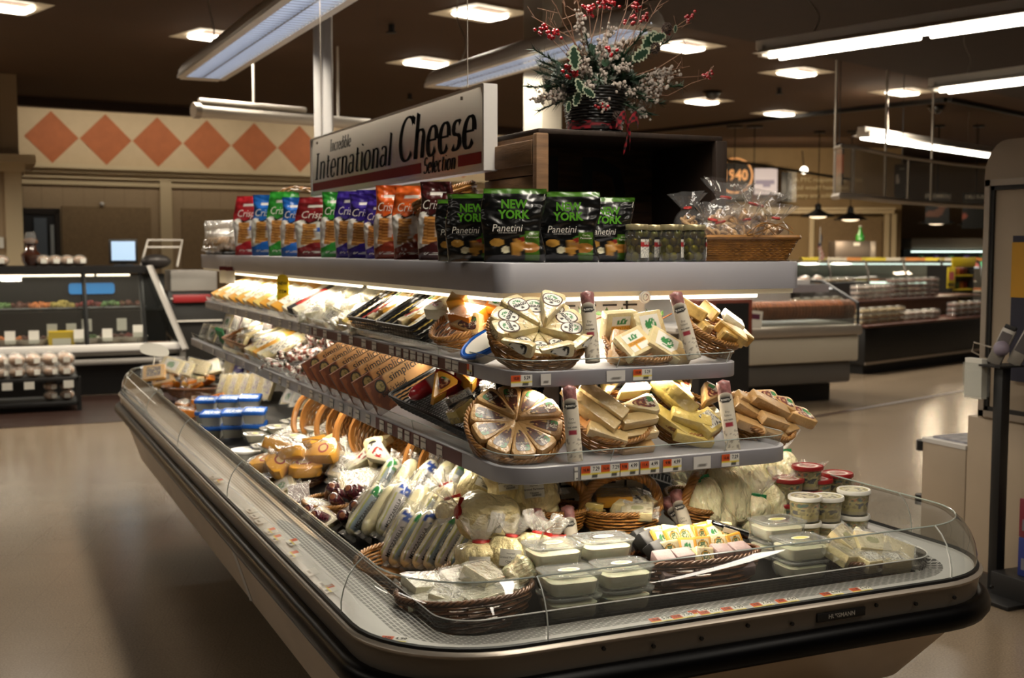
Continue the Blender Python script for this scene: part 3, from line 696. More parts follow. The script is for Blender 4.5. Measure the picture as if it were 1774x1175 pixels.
for (zz, x0_, x1_, y0_, e) in ((MID, 1.33, 1.97, 2.86, .5), (LOW, 1.25, 2.06, 2.75, 1.1)):
    light('shelf_glow', (.03, 3.9), 12*e, (x0_+.05, 5.2, zz-.036), (0, 28, 0), WARM); light('shelf_glow', (x1_-x0_-.1, .03), 5.5*e, ((x0_+x1_)/2, y0_+.05, zz-.036), (-28, 0, 0), WARM)
    b = B(); 
    O('tube', B().add(tube([(x0_+.05, 3.1, zz-.03), (x0_+.05, 7.2, zz-.03)], .004, 6)), TUBEW, s2 if zz == MID else s1); O('tube', B().add(tube([(x0_+.1, y0_+.05, zz-.03), (x1_-.1, y0_+.05, zz-.03)], .004, 6)), TUBEW, s2 if zz == MID else s1)
# ------------------------------------------------------------------ makers of goods
CR = mat('cheese_cream', 'dccb9a', .38, coat=.8, bump=.75, bscale=55, var=.06, vscale=12, sub=.05, dist=.006)
CRD = mat('cheese_ivory_rind', 'cdb27c', .42, coat=.8, bump=.75, bscale=60, var=.12, vscale=14, dist=.006)
TANR = mat('cheese_tan_rind', 'c19a63', .45, coat=.8, bump=.75, bscale=70, var=.15, vscale=18, dist=.005)
WH = mat('cheese_white', 'eae4c8', .35, coat=.8, bump=.75, bscale=40, var=.04, sub=.05, dist=.008)
YE = mat('cheese_yellow', 'da9f38', .38, coat=.5, bump=.3, bscale=50, var=.1, vscale=10)
PYE = mat('cheese_pale_yellow', 'd8bf68', .38, coat=.8, bump=.75, bscale=50, var=.08, dist=.006)
ORG = mat('cheese_orange', 'd07a1e', .35, coat=.6, bump=.4, bscale=45, var=.12)
BAGM = mat('bagged_mozzarella', 'f0e6bc', .25, coat=.8, bump=1.0, bscale=48, var=.10, vscale=14, dist=.02, sub=.1, stretch=(1, 1, .45))
BAGP = mat('bagged_grated', 'efdfa8', .28, coat=.8, bump=1, bscale=42, var=.10, vscale=14, dist=.02, stretch=(1, 1, .45))
FINE = clear('taut_film', 'ffffff', 1.5, .09, haze=.03, bump=.8, bscale=60)
WICK = mat('wicker_gold', '9a6a30', .42, coat=.35, var=.35, vscale=30, bump=.2, bscale=200)
WICKD = mat('wicker_brown', '6e4424', .42, coat=.35, var=.35, vscale=30, bump=.2, bscale=200)
BENT = mat('bentwood', 'a87238', .4, coat=.3, var=.2, vscale=10, stretch=(1, 1, 6))
WICKB = mat('wicker_black', '0c0b0b', .35, coat=.4)
MEAT = mat('cured_meat', '8e2f33', .35, coat=.8, bump=.8, bscale=60, var=.4, vscale=40)
MEATP = mat('salami_netted', 'a06a68', .45, coat=.5, bump=1, bscale=110, var=.45, vscale=70)
def L_(h): return lin(h)
K = {k: lin(v) for k, v in dict(w='e4e1d6', k='17120f', br='4a2a1c', rd='a3241f', gr='2f7d43', dg='1d5130', ye='e0c93a', bl='2a4a9c', cream='e0d3a8', gold='c9962e', gy='8c8a86', pk='c98f86', or_='cf6a24', tn='b58a50', sky='3b86c8').items()}
def ell(x, y, a, b, cx=0, cy=0): return ((x-cx)/a)**2+((y-cy)/b)**2
def nz(x, y, s=1, o=0): return noise.noise(Vector((x*s+o, y*s-o, o*.37)))
def lab_asiago(r):
    def f(x, y, z):
        u, v = x/r, y/r
        if v > .30 and .10 < ell(u, v, .72, .8, 0, .12) < .80: return K['gr'] if nz(u, v, 7, 3) > -.12 else K['w']
        if v < -.35 and ell(u, v, .2, .2, 0, -.5) < 1: return K['k']
        return K['w']
    return f
def lab_parm(x0, x1):
    def f(x, y, z):
        n = nz(x, y, 120, 5); n2 = nz(x, y, 300, 9)
        t = (x-x0)/(x1-x0)
        if t > .74 and y > .006: return K['gr'] if n2 > .0 else K['br']
        if t > .70 and abs(y) < .008 and n2 > .0: return lin('c8bfae')
        if n > .24 and t < .7: return lin('b0935c')
        if n2 > .38: return lin('7a2a1c')
        return lin('33170f') if n < .1 else lin('54281a')
    return f
def lab_red(x0, x1):
    def f(x, y, z):
        n = nz(x, y, 150, 2); t = (x-x0)/(x1-x0)
        if t > .76 and y > 0: return K['gr']
        if t > .66 and n > .0: return lin('cfc8b8')
        if n > .22: return lin('b99a6c')
        return lin('7c271b') if n > -.15 else lin('4a2016')
    return f
def sector(r, ang, n=8, tip=.012, ro=.012):
    a = radians(ang/2); p = [(tip*.4, -tip*.35), (tip*.4, tip*.35)]
    pts = [(r*cos(t), r*sin(t)) for t in [a-2*a*i/n for i in range(n+1)]]
    pts[0] = (pts[0][0]-ro*cos(a), pts[0][1]-ro*sin(a)); pts[-1] = (pts[-1][0]-ro*cos(a), pts[-1][1]+ro*sin(a))
    q = [p[0]]+list(reversed(pts))+[p[1]]
    return q
def smooth2(poly, it=2):
    for _ in range(it):
        o = []
        for i in range(len(poly)):
            a, b = poly[i], poly[(i+1) % len(poly)]; o += [(a[0]*.75+b[0]*.25, a[1]*.75+b[1]*.25), (a[0]*.25+b[0]*.75, a[1]*.25+b[1]*.75)]
        poly = o
    return poly
def crumple(t, a, b_, c, x=0, y=0, z=0):
    s = RND.random()*40; g0 = ball(1, 22, 14); vs = []
    for (px_, py_, pz_) in g0[0]: k = 1+.16*noise.noise(Vector((px_*2.4+s, py_*2.4, pz_*2.4)))+.08*noise.noise(Vector((px_*6+s, py_*6, pz_*6))); vs.append((x+px_*a*k, y+py_*b_*k, z+pz_*c*k))
    O('film_wrap', (vs, g0[1]), FILMC, t, sharp=80)
def cheese_wedge(kind, r=.125, ang=40, h=.04):
    nm = {'asiago': 'cheese_wedge', 'parm': 'cheese_wedge'}.get(kind, 'cheese_wedge')
    t = thing(nm, '', 'cheese')
    poly = sector(r, ang); e = .005
    body = slab(poly, [(e, 0), (e*.3, e*.3), (0, e), (0, h-e), (e*.3, h-e*.3), (e, h)])
    m = {'asiago': CR, 'parm': TANR, 'pale': CR, 'tan': TANR, 'white': WH, 'goat': CR, 'yellow': YE}[kind]
    O('cheese', body, m, t)
    if kind == 'asiago':
        b = B(); rr = RND
        for i in range(16):
            x = rr.uniform(.3, .96)*r; y = rr.uniform(-.8, .8)*x*math.tan(radians(ang/2)); q = rr.uniform(0, pi); l = rr.uniform(.004, .012)
            b.add(([(x-cos(q)*l, y-sin(q)*l, h+.0004), (x+cos(q)*l, y+sin(q)*l, h+.0004), (x+cos(q)*l+.001, y+sin(q)*l+.0014, h+.0004)], [(0, 1, 2)]))
            a = radians(ang/2)*(1 if i % 2 else -1); xx = rr.uniform(.1, .9)*r; zz = rr.uniform(.1, .8)*h
            b.add(([(xx*cos(a)-sin(a)*.0006, xx*sin(a)+cos(a)*.0006*(1 if a > 0 else -1), zz), ((xx+.006)*cos(a), (xx+.006)*sin(a)+.0006*(1 if a > 0 else -1), zz+.01), ((xx+.008)*cos(a), (xx+.008)*sin(a)+.0006*(1 if a > 0 else -1), zz+.008)], [(0, 1, 2)]))
            tt = radians(rr.uniform(-ang/2.3, ang/2.3)); zz = rr.uniform(.15, .6)*h; R_ = r+.0006
            b.add(([(R_*cos(tt), R_*sin(tt), zz), (R_*cos(tt+.03), R_*sin(tt+.03), zz+.011), (R_*cos(tt+.045), R_*sin(tt+.045), zz+.009)], [(0, 1, 2)]))
        O('rind_marks', b, mat('rind_brown', '7a4a2c', .6), t, flat=True)
        c = .66*r; R2 = .198*r; out = [(-q[1], q[0]) for q in smooth2([(-R2*.72, -R2*1.05), (R2*.72, -R2*1.05), (R2*1.12, R2*.2), (R2*.9, R2*.95), (0, R2*1.2), (-R2*.9, R2*.95), (-R2*1.12, R2*.2)], 2)]
        lb = B(); f = lab_asiago(R2)
        g = patch([(q[0]*-1, q[1]) for q in out], 16, .0008, .0008); lb.add(g, 0, T(c, 0, h), '4a2a1c'); lb.add(patch([(q[0]*-.88, q[1]*.88) for q in out], 16, .0013), 0, T(c, 0, h), lambda x, y, z: f(-y*1.0, x*1.0, z))
        lb.add(textgeo('ASIAGO', R2*.58, bold=.04, squash=.80), 1, T(c-.0015, 0, h+.0019, rz=-90)); O('label', lb, [PRINT, INK], t, flat=True)
    elif kind in ('parm', 'pale', 'tan'):
        a = radians(ang/2)*.72; x0, x1 = r*.30, r*.88
        q = smooth2([(x0, -x0*math.tan(a)*.8), (x1, -x1*math.tan(a)), (x1*1.03, 0), (x1, x1*math.tan(a)), (x0, x0*math.tan(a)*.8)], 3)
        f = lab_parm(x0, x1) if kind == 'parm' else lab_red(x0, x1)
        lb = B().add(patch(q, 30, .0008, .0008), 0, T(0, 0, h), f)
        lb.add(textgeo('PARMESAN', r*.065, squash=.8), 1, T(x0+(x1-x0)*.66, 0, h+.0014, rz=-90)); O('label', lb, [mat('printed_film', rough=.4, coat=.15, attr=True), PAPER], t, flat=True)
    elif kind == 'yellow':
        O('label', B().add(patch([(r*.66+x*.13*r, y*.2*r) for x, y in ngon(24, 1)], 8, .0008, .0008), 0, T(0, 0, h), lambda x, y, z: lin('9a2a1e') if ell(x, y, .13*r, .2*r, r*.66) > .5 else lin('d0b070')), PRINT, t, flat=True); crumple(t, r*.60, r*.46, h*.95, r*.52, 0, h*.5)
    elif kind in ('goat', 'white'):
        q = smooth2([(r*.3, -r*.05), (r*.85, -r*.2), (r*.85, r*.2), (r*.3, r*.05)], 2)
        fr_ = K['rd'] if kind == 'white' else K['k']
        lb = B().add(patch(q, 12, .0008, .0008), 0, T(0, 0, h), lambda x, y, z: fr_ if nz(x, y, 90, 4) > .22 or abs(x-r*.8) < .004 else K['w'])
        O('label', lb, PAINT, t, flat=True)
    return t
def cheese_block(sx, sy, sz, mk, lk='none', film=0):
    """wrapped block, label on its top face, local x long"""
    m = dict(cr=CR, wh=WH, ye=YE, py=PYE, og=ORG, tn=TANR, cd=CRD, bk=BLACK, pk=mat('pink_dusted', '85706e', .6, bump=.6, bscale=90, var=.12, vscale=30))[mk]
    t = thing('cheese_block', '', 'cheese')
    O('cheese', box(sx, sy, sz, b=min(.004, sz*.2)), m, t)
    if lk != 'none':
        lw, lh = sx*.66, sy*.72
        def f(x, y, z):
            u, v = x/lw+.5, y/lh+.5
            if lk == 'fontina':
                if v < .34: return K['w'] if not (.3 < u < .4) else lin('e8b03a')
                if v < .52: return lin('e0a030')
                if v > .62 and .25 < u < .75 and ell(u-.5, v-.62, .27, .3) < 1: return K['gr'] if nz(x, y, 150, 3) > -.15 else K['w']
                return K['w']
            if lk == 'seal':
                d = ell(u-.5, v-.5, .45, .45)
                if d > 1: return K['cream']
                if d > .8: return K['k']
                if d > .55: return K['gold']
                return K['dg'] if nz(x, y, 300, 1) > -.1 else lin('d8cda0')
            if lk == 'green': return K['gr'] if (ell(u-.5, v-.5, .3, .35) < 1 and nz(x, y, 200, 3) > -.2) else K['w']
            if lk == 'olive': return lin('8a8a30') if ell(u-.5, v-.5, .33, .28) < 1 else K['cream']
            if lk == 'dark': return K['br'] if nz(x, y, 150, 3) > -.2 else lin('c9a35c')
            if lk == 'red': return K['rd'] if v > .6 else (K['k'] if nz(x, y, 200, 3) > .2 else K['w'])
            if lk == 'speck': return K['k'] if nz(x, y, 260, 6) > .18 else K['w']
            if lk == 'purple': return lin('6a4a9a') if nz(x, y, 140, 6) > .15 else lin('d8cfa8')
            return K['k'] if (nz(x*.3, y, 320, 3) > .12 and .15 < u < .85) else K['w']
        lb = B().add(surf(lambda u, v: ((u-.5)*lw, (v-.5)*lh, sz+.0008), 18, 14), 0, None, f)
        if lk == 'fontina': lb.add(textgeo('FONTINA', sx*.13, bold=.02), 1, T(0, -lh*.08, sz+.0016))
        O('label', lb, [PRINT, mat('amber_print', 'b87f1e', .6)], t, flat=True)
    if film:
        b = B()
        for k in (-1, 1): b.add(surf(lambda u, v: (k*(sx/2+u*film), (v-.5)*sy*(1+.3*u)+.0, sz*.5+sin(v*17+k)*sz*.22*u+.006*sin(v*31)*u), 5, 14))
        b.add(surf(lambda u, v: ((u-.5)*sx*1.06, (v-.5)*sy*1.08, sz+.003+.004*noise.noise(Vector((u*5+sx*90, v*4, 1)))), 12, 8)); O('film_wrap', b, FILM, t)
    return t
def bagged(kind, r=.042, L=.14, tie='g', lab=0):
    """cheese in a clear bag gathered and taped at the neck; lies along local +z"""
    t = thing('bagged_cheese', '', 'bagged cheese'); s = RND.random()*50
    def fn(u, v):
        a = 2*pi*u; k = min(1, (1-abs(2*v-1)**3.2)**.5+.03); rr = r*k*(1+.24*noise.noise(Vector((cos(a)*1.6+s, sin(a)*1.6, v*3.2)))+.07*noise.noise(Vector((cos(a)*5+s, sin(a)*5, v*9))))
        return (rr*cos(a), rr*sin(a)*.82, v*L)
    O('contents', B().add(surf(fn, 26, 20, True)), BAGM if kind == 'm' else BAGP, t, sharp=80)
    n = L*.97
    def fn2(u, v):
        a = 2*pi*u; w = r*.16+(r*(.95 if kind == 'm' else .55)*v**.8) if v > 0 else r*.2; rr = w*(1+.28*sin(7*a+s)*v+.1*sin(11*a)); return (rr*cos(a), rr*sin(a)*.6, n+v*r*(1.25 if kind == 'm' else .8)+.25*r*sin(3*a+s)*v)
    O('bag_neck', B().add(surf(fn2, 42, 6, True)), FILM, t, sharp=80)
    tc = mat('tie_green', '117a48', .5) if tie == 'g' else mat('tie_red', 'b3241c', .5)
    O('tape_tie', B().add(lathe([(r*.26, -.006), (r*.30, 0), (r*.26, .006)], 12)).add(bx(r*.2, r*.62, -.002, .002, -.007, .006)), tc, t, loc=(0, 0, n+.002))
    if lab:
        q = rrect(.058, .046, .008, 3)
        def lf(u, v):
            x, zz = (u-.5)*.058, (v-.5)*.046; yy = -r*.86*sqrt(max(.1, 1-(x/r)**2)) ; return (x, yy-.006, L*.5+zz)
        def pf(x, y, z): return K['w']
        lb = B().add(surf(lf, 8, 6), 0, None, pf)
        for i, (tx, sz_) in enumerate((('Imported', .006), ('Grated Parmesan', .0085), ('Cheese', .0085))): lb.add(textgeo(tx, sz_, bold=.01), 1, T(0, -r*.86-.0085, L*.5+.012-i*.011, 90))
        for i in range(12): lb.add(bx(-.006+i*.0022, -.006+i*.0022+.0011, -r*.86-.0085, -r*.86-.008, L*.5-.02, L*.5-.014), 1)
        O('label', lb, [PRINT, INK], t)
    return t
def mozz_log(v=0, r=.024, L=.19):
    t = thing('cheese_log', '', 'cheese'); s = v*7.3
    def fn(u, w):
        a = 2*pi*u; k = min(1, (1-abs(2*w-1)**5)**.5+.04); rr = r*k*(1+.06*noise.noise(Vector((cos(a)+s, sin(a), w*5)))); return (rr*cos(a), rr*sin(a), w*L)
    def pf(x, y, z):
        a = atan2(y, x); w = z/L; fr_ = abs(((a+pi/2+pi) % (2*pi))-pi)      # 0 at the -y side
        if v == 3 or fr_ > 1.15 or not .06 < w < .96: return lin('e8dfb2')
        if w > .74: return (K['bl'] if v in (0, 2) else K['gr']) if nz(a, w*9, 1.6, s) > -.05 and fr_ < .85 else K['w']
        if fr_ < .62 and w > .08: return lin('b9b6b6') if v != 1 else lin('7f8f98')
        if .62 < fr_ < .9: return lin('a8a82c')
        return K['w']
    O('cheese', B().add(surf(fn, 30, 34, True), 0, None, pf), mat('log_print', rough=.28, coat=.9, attr=True, bump=.6, bscale=60), t, sharp=80)
    if v != 3:
        lb = B().add(textgeo('MOZZARELLA', .0165, bold=.02), 0, T(.000, -r-.0022, L*.40, 90, -90, 0)); O('lettering', lb, INK, t, flat=True)
    crumple(t, r*1.28, r*1.2, L*.54, 0, 0, L*.5)
    O('seal_end', surf(lambda u, w: ((u-.5)*r*1.7*(1+.5*w), .004*sin(u*19+s)*w+.003*w, L*.97+w*.03), 12, 4), FILM, t)
    O('seal_end', surf(lambda u, w: ((u-.5)*r*1.7*(1+.3*w), .004*sin(u*15+s)*w, .004-w*.018), 12, 3), FILM, t)
    return t
def sausage(top='r'):
    t = thing('dry_sausage', '', 'sausage'); r, L = .0195, .205
    def fn(u, v):
        a = 2*pi*u; k = min(1, (1-abs(2*v-1)**9)**.5+.05); return (r*k*cos(a)*(1+.03*sin(9*v)), r*k*sin(a)*(1+.03*sin(9*v+1)), .12+v*(L-.12))
    O('sausage_end', B().add(surf(fn, 18, 12, True)), MEATP, t, sharp=80)
    def pf(x, y, z):
        fr_ = -y/r
        if z > .138 and fr_ > .2 and ell(x, z, .0165, .010, 0, .146) < 1: return K['k']
        if .070 < z < .082 and fr_ > .3 and abs(x) < .011: return lin('8e2433')
        return lin('cfc6b4') if nz(x, z, 160, 4) < .3 or z > .06 else lin('8f867a')
    sl = B().add(surf(lambda u, v: ((r+.001)*cos(2*pi*u), (r+.001)*sin(2*pi*u), v*.155-(.012*sin(2*pi*u) if v > .99 else 0)), 28, 50, True), 0, None, pf)
    sl.add(textgeo('BUSSETO', .0075, bold=.03, squash=.8), 1, T(0, -r-.0016, .146, 90)); 
    sl.add(textgeo('Dry', .008), 2, T(0, -r-.0016, .112, 90)); sl.add(textgeo('Salami', .008), 2, T(0, -r-.0016, .102, 90)); sl.add(textgeo('FINE HERBS', .0062, bold=.02, squash=.8), 2, T(0, -r-.0016, .089, 90))
    O('paper_sleeve', sl, [PRINT, PAPER, INK], t); return t
def deli_cup(fill=1, w=.105, h=.075):
    t = thing('deli_cup', '', 'cup')
    p = rrect(w, w*.82, .028, 5)
    O('contents', slab(rrect(w*.9, w*.72, .024, 5), [(.008, .004), (.005, .012), (0.0, h*(.66 if fill == 1 else .86)), (.006, h*(.70 if fill == 1 else .9))]), mat('soft_white_cheese', 'ece4c8', .5, bump=.8, bscale=90, sub=.05), t)
    O('cup_wall', slab(p, [(.014, 0), (.010, .003), (.003, h*.55), (.0035, h*.58), (0, h-.004), (-.003, h-.003), (-.003, h)], cap1=False), PLEX, t, sharp=50)
    O('lid', slab(p, [(-.004, h-.004), (-.005, h+.003), (.004, h+.005), (.006, h+.001), (.014, h+.001), (.016, h+.004)]), PLEX if fill == 1 else clear('milky_lid', 'ffffff', 1.2, .12, haze=.75, hcol='e8e6da'), t, sharp=50)
    lb = B().add(patch([(q[0]*.030, q[1]*.016) for q in ngon(20, 1)], 3, h+.0052), 0, None, lambda x, y, z: lin('c2bc6a') if ell(x, y, .022, .011) < 1 else K['w']); O('label', lb, PRINT, t, flat=True)
    return t
def round_tub(lid='w', r=.05, h=.075, body='clear'):
    t = thing('lidded_tub', '', 'tub')
    if body == 'clear':
        def pf(x, y, z):
            a = atan2(y, x); n = nz(a*2, z*60, 1.3, 4)
            if z < h*.18 or z > h*.85: return lin('b8a878')
            if .6*h < z < .8*h and n > -.05: return K['dg'] if n > .1 else lin('b86a28')
            if .3*h < z < .55*h and n > .1: return K['k']
            return lin('c2b06a') if n > -.2 else lin('8a7a3a')
        O('contents', B().add(surf(lambda u, v: ((r*.80+.12*r*v)*cos(2*pi*u), (r*.80+.12*r*v)*sin(2*pi*u), .003+v*(h-.012)), 60, 24, True), 0, None, pf).add(cyl(r*.9, .002, 24, z=h-.012)), PAINT, t)
        O('tub_wall', lathe([(r*.83, 0), (r*.85, .002), (r*.94, h-.004)], 28, cap1=False), PLEX, t)
    else: O('tub_wall', lathe([(r*.85, 0), (r*.94, h)], 28), mat('white_plastic', 'dad8cf', .35), t)
    lm = mat('lid_white', 'dcdad2', .3) if lid == 'w' else mat('lid_red', '8f1a1c', .3, coat=.3)
    O('lid', lathe([(r*.96, h-.010), (r*1.02, h-.008), (r*1.03, h), (r*.99, h+.004), (r*.93, h+.004), (r*.91, h+.0015), (r*.01, h+.0015)], 32), lm, t, sharp=50)
    def lf(x, y, z):
        d = hypot(x, y)/(r*.88); n = nz(x, y, 90, 2)
        if lid == 'w': return (K['k'] if n > .1 and .3 < d < .8 else (lin('9a8f4e') if d > .78 else lin('c8c2a0')))
        if lid == 'r': return lin('9c8f80') if d < .6 and n > 0 else (K['w'] if .6 < d < .75 else lin('8f1a1c'))
        return K['w']
    O('lid_label', B().add(patch(ngon(40, r*.86), 12, h+.0022), 0, None, lf if body == 'clear' or lid == 'r' else (lambda x, y, z: K['bl'] if nz(x, y, 60, 7) > .3 else K['w'])), PAINT, t, flat=True)
    return t
def blue_tub():
    t = thing('blue_lidded_tub', '', 'tub'); 
    O('tub_wall', slab(rrect(.108, .088, .012, 3), [(.008, 0), (.0, .05)]), PAINT if 0 else mat('tub_frosted', 'd8d6cc', .35, coat=.4, var=.25, vscale=60), t)
    O('lid', slab(rrect(.116, .096, .012, 3), [(0, .048), (0, .062), (.003, .065), (.008, .065), (.010, .062), (.02, .062)]), mat('lid_blue', '1c5ab4', .3, coat=.3), t, sharp=50)
    O('lid_label', B().add(surf(lambda u, v: ((u-.5)*.086, (v-.5)*.064, .0632), 20, 14), 0, None, lambda x, y, z: K['w'] if abs(y) < .012 and nz(x, y, 90, 1) > -.25 else (lin('c8d8e8') if nz(x, y, 140, 2) > .1 else lin('2a68b8'))), PRINT, t, flat=True)
    return t
def basket(rx, ry, h, mk='g', rows=7, flare=1.25, handle=None, hh=.12, hw=.012):
    """oval wicker basket: woven wall, bottom, plaited rim, optional arched handle"""
    m = dict(g=WICK, d=WICKD, k=WICKB)[mk]; t = thing('wicker_basket', '', 'basket'); n = 88
    b = B(); nst = 22
    def R_(z): k = 1/flare+(1-1/flare)*(z/h)**.7; return k
    for j in range(rows):
        z = h*(j+.5)/rows; k = R_(z)
        b.add(tube([((rx*k+.0022*cos(nst*pi*2*i/n/2+pi*j))*cos(2*pi*i/n), (ry*k+.0022*cos(nst*pi*2*i/n/2+pi*j))*sin(2*pi*i/n), z) for i in range(n)], h/rows*.5, 5, True, .8))
    for i in range(nst):
        a = 2*pi*(i+.5)/nst; b.add(tube([(rx*R_(z)*cos(a), ry*R_(z)*sin(a), z) for z in (0, h*.5, h)], .0028, 4))
    O('woven_wall', b, m, t, sharp=80)
    O('basket_bottom', lathe([(.001, .002), (1/flare, .002), (1/flare, .006), (.001, .006)], 32, rx, ry, False, False), m, t)
    b = B()
    for q in range(3):
        N = 120; b.add(tube([((rx+.0045*cos(2*pi*i/N*20+q*2.1))*cos(2*pi*i/N), (ry+.0045*cos(2*pi*i/N*20+q*2.1))*sin(2*pi*i/N), h+.004+.0045*sin(2*pi*i/N*20+q*2.1)) for i in range(N)], .0042, 5, True))
    O('plaited_rim', b, m, t, sharp=80)
    if handle:
        b = B(); ax = handle
        if mk == 'g' and hw > .008:
            for q in range(5):
                N = 60; pts = []
                for i in range(N+1):
                    s_ = pi*i/N; w = rx if ax == 'x' else ry; c, z = w*cos(s_), h+hh*sin(s_)**.8*1.0
                    o1 = hw*.55*cos(s_*9+q*1.257); o2 = hw*.55*sin(s_*9+q*1.257); c2 = c+o1*cos(s_); z2 = z+o1*sin(s_)
                    pts.append((c2, o2, z2) if ax == 'x' else (o2, c2, z2))
                b.add(tube(pts, hw*.42, 5))
        for q in (-1, 1):
            w = rx if ax == 'x' else ry; b.add(tube([((q*w+.0) if ax == 'x' else .012*cos(i*.7), .012*cos(i*.7) if ax == 'x' else q*w, h-.012+.0028*i) for i in range(14)], .006, 5))
        O('handle', b, m, t, sharp=80)
    return t
def tray_basket(sx, sy, h, mk='k'):
    """rectangular tray woven from black plastic cane"""
    m = dict(k=WICKB, d=WICKD, b=mat('brown_tray_cane', '8a5a2a', .4, coat=.3, var=.2))[mk]; t = thing('rectangular_basket', '', 'basket'); b = B()
    for j in range(5):
        z = h*(j+.5)/5; p = rrect(sx*(.88+.12*z/h), sy*(.9+.1*z/h), .015, 4); N = len(p); pp = []
        for i in range(N):
            a, c = p[i], p[(i+1) % N]; L = hypot(c[0]-a[0], c[1]-a[1]); k = max(1, int(L/.008))
            pp += [(a[0]+(c[0]-a[0])*q/k, a[1]+(c[1]-a[1])*q/k) for q in range(k)]
        b.add(tube([(x, y, z+.0012*sin(i*2.2+j*pi)) for i, (x, y) in enumerate(pp)], h*.07, 4, True, 1.0))
    O('woven_wall', b, m, t, sharp=80)
    b = B(); k = int(sx*.86/.014)
    for i in range(k): b.add(box(.008, sy*.88, .002, -sx*.43+.007+i*.014, 0, .003))
    k = int(sy*.86/.014)
    for i in range(k): b.add(box(sx*.88, .008, .002, 0, -sy*.43+.007+i*.014, .0045))
    O('woven_bottom', b, m, t, flat=True)
    b = B(); p = rrect(sx, sy, .018, 4); O('rim', tube([(q[0], q[1], h+.002) for q in p], .005, 6, True), m, t)
    return t
def pillow(w, h, d, seed=0, amp=.08, nu=36, nv=30, top=.5, gus=1):
    def fn(u, v):
        a = 2*pi*u; p = (min(1, v/.10)**.5*.9+.1 if gus else sin(pi*v)**.6+.02)*(min(1, (1-v)/.45)**.8 if v > .55 else 1)
        ww = w/2*(1-(1-top)*.25*max(0, v-.5)*2+.03*sin(v*9+seed)); x = ww*(abs(cos(a))**.7)*(1 if cos(a) > 0 else -1); y = d/2*(abs(sin(a))**.9)*(1 if sin(a) > 0 else -1)*max(p, .04)
        n = noise.noise(Vector((x*14+seed, v*5, (1 if y > 0 else -1)*2+seed)))*amp*d*2.2+noise.noise(Vector((x*45+seed, v*16, seed)))*amp*d*.8
        return (x+.006*sin(v*7+seed), y+n*(.4+.6*min(1, v*4)), v*h)
    return surf(fn, nu, nv, True)
def snack_bag(ck, w=.15, h=.30, seed=1, txt='Crisps'):
    col = dict(red='a01c24', blue='1d62b8', green='2c8a2c', dred='74151b', purple='33207e', orange='cc5a1e', brown='3c0f10')[ck]; cc = lin(col); c2 = lin({'orange': '7a2a16'}.get(ck, col))
    t = thing('snack_bag', '', 'snack bag'); d = .06
    def pf(x, y, z):
        v = z/h; u = x/w
        edge = .60+.02*sin(u*14)
        if y > .01: return cc
        if v > edge: return lin('d8d4cc') if (.83 < v < .87 and abs(u-.05) < .22) else cc
        if v > edge-.025: return K['k'] if abs(u) < .25 else K['w']
        if v < .20+.05*sin(u*5+1): return c2 if not (.07 < v < .10 and abs(u) < .3 and nz(x, z, 300, 3) > 0) else K['w']
        if abs(u+.16+.04*sin(v*9)) < .17 and .2 < v < .56: return lin('8f5a22') if sin(v*150+u*6) > -.1 else lin('c08a48')
        if ell(u, v, .13, .055, .24, .30) < 1 and ck in ('orange', 'brown'): return cc
        if .42 < v < .50 and u > .05 and ck not in ('orange', 'brown'): return K['bl']
        if u > 0 and ell(u, v, .2, .07, .1, .23) < 1: return lin('a06a30')
        return lin('d2cfc9')
    O('bag', B().add(pillow(w, h, d, seed, .10, 80, 96), 0, None, pf), PAINT, t, sharp=80)
    if txt: O('lettering', B().add(textgeo(txt, w*.34, shear=.35, squash=.8), 0, T(0, -d/2-.0065, h*.70, 90)), PAPER, t, flat=True)
    return t
def panetini_bag(seed=1):
    t = thing('black_snack_bag', '', 'snack bag'); w, h, d = .175, .212, .06
    def pf(x, y, z):
        v = z/h; u = x/w
        if v > .93: return lin('3d6a1a')
        if y > .012: return lin('0b0c0d')
        if u > .17 and u < .42 and .02 < v < .42: 
            return lin('3f6418') if not ell(u, v, .16, .07, .26, .2) < 1 else lin('a06a2c')
        for (a, c, ra, rb, col) in ((-.28, .27, .12, .055, 'b98a3a'), (-.14, .17, .07, .05, 'd6cfae'), (.04, .2, .09, .12, 'b07f34'), (.22, .23, .2, .055, 'b57a34'), (.2, .30, .14, .05, '8a2a20'), (.14, .34, .05, .03, '3c7a2c')):
            if ell(u, v, ra, rb, a, c) < 1: return lin(col)
        return lin('08090a')
    O('bag', B().add(pillow(w, h, d, seed, .06, 110, 110, 1.25), 0, None, pf), PAINT, t, sharp=80)
    g = mat('lime_print', '55a01c', .5); y = -d/2-.0055
    b = B().add(textgeo('NEW', .034, bold=.035, squash=.95), 0, T(-.002, y, h*.78, 90)).add(textgeo('YORK', .034, bold=.035, squash=.95), 0, T(-.002, y, h*.64, 90))
    b.add(textgeo('Panetini', .030, shear=.2, squash=.92), 1, T(-.022, y-.001, h*.46, 90)).add(textgeo('oven baked italian toast', .0055), 1, T(-.02, y, h*.40, 90)).add(textgeo('Garlic', .009), 1, T(.052, y, h*.38, 90)).add(textgeo('Parmesan', .009), 1, T(.052, y, h*.34, 90))
    O('lettering', b, [g, PAPER], t, flat=True)
    O('white_piping', B().add(tube([(w*.5-.012*sin(pi*v)+.004*sin(v*7+seed), -.004, v*h*.93) for v in [i/10 for i in range(11)]], .0012, 5)), PAPER, t)
    return t
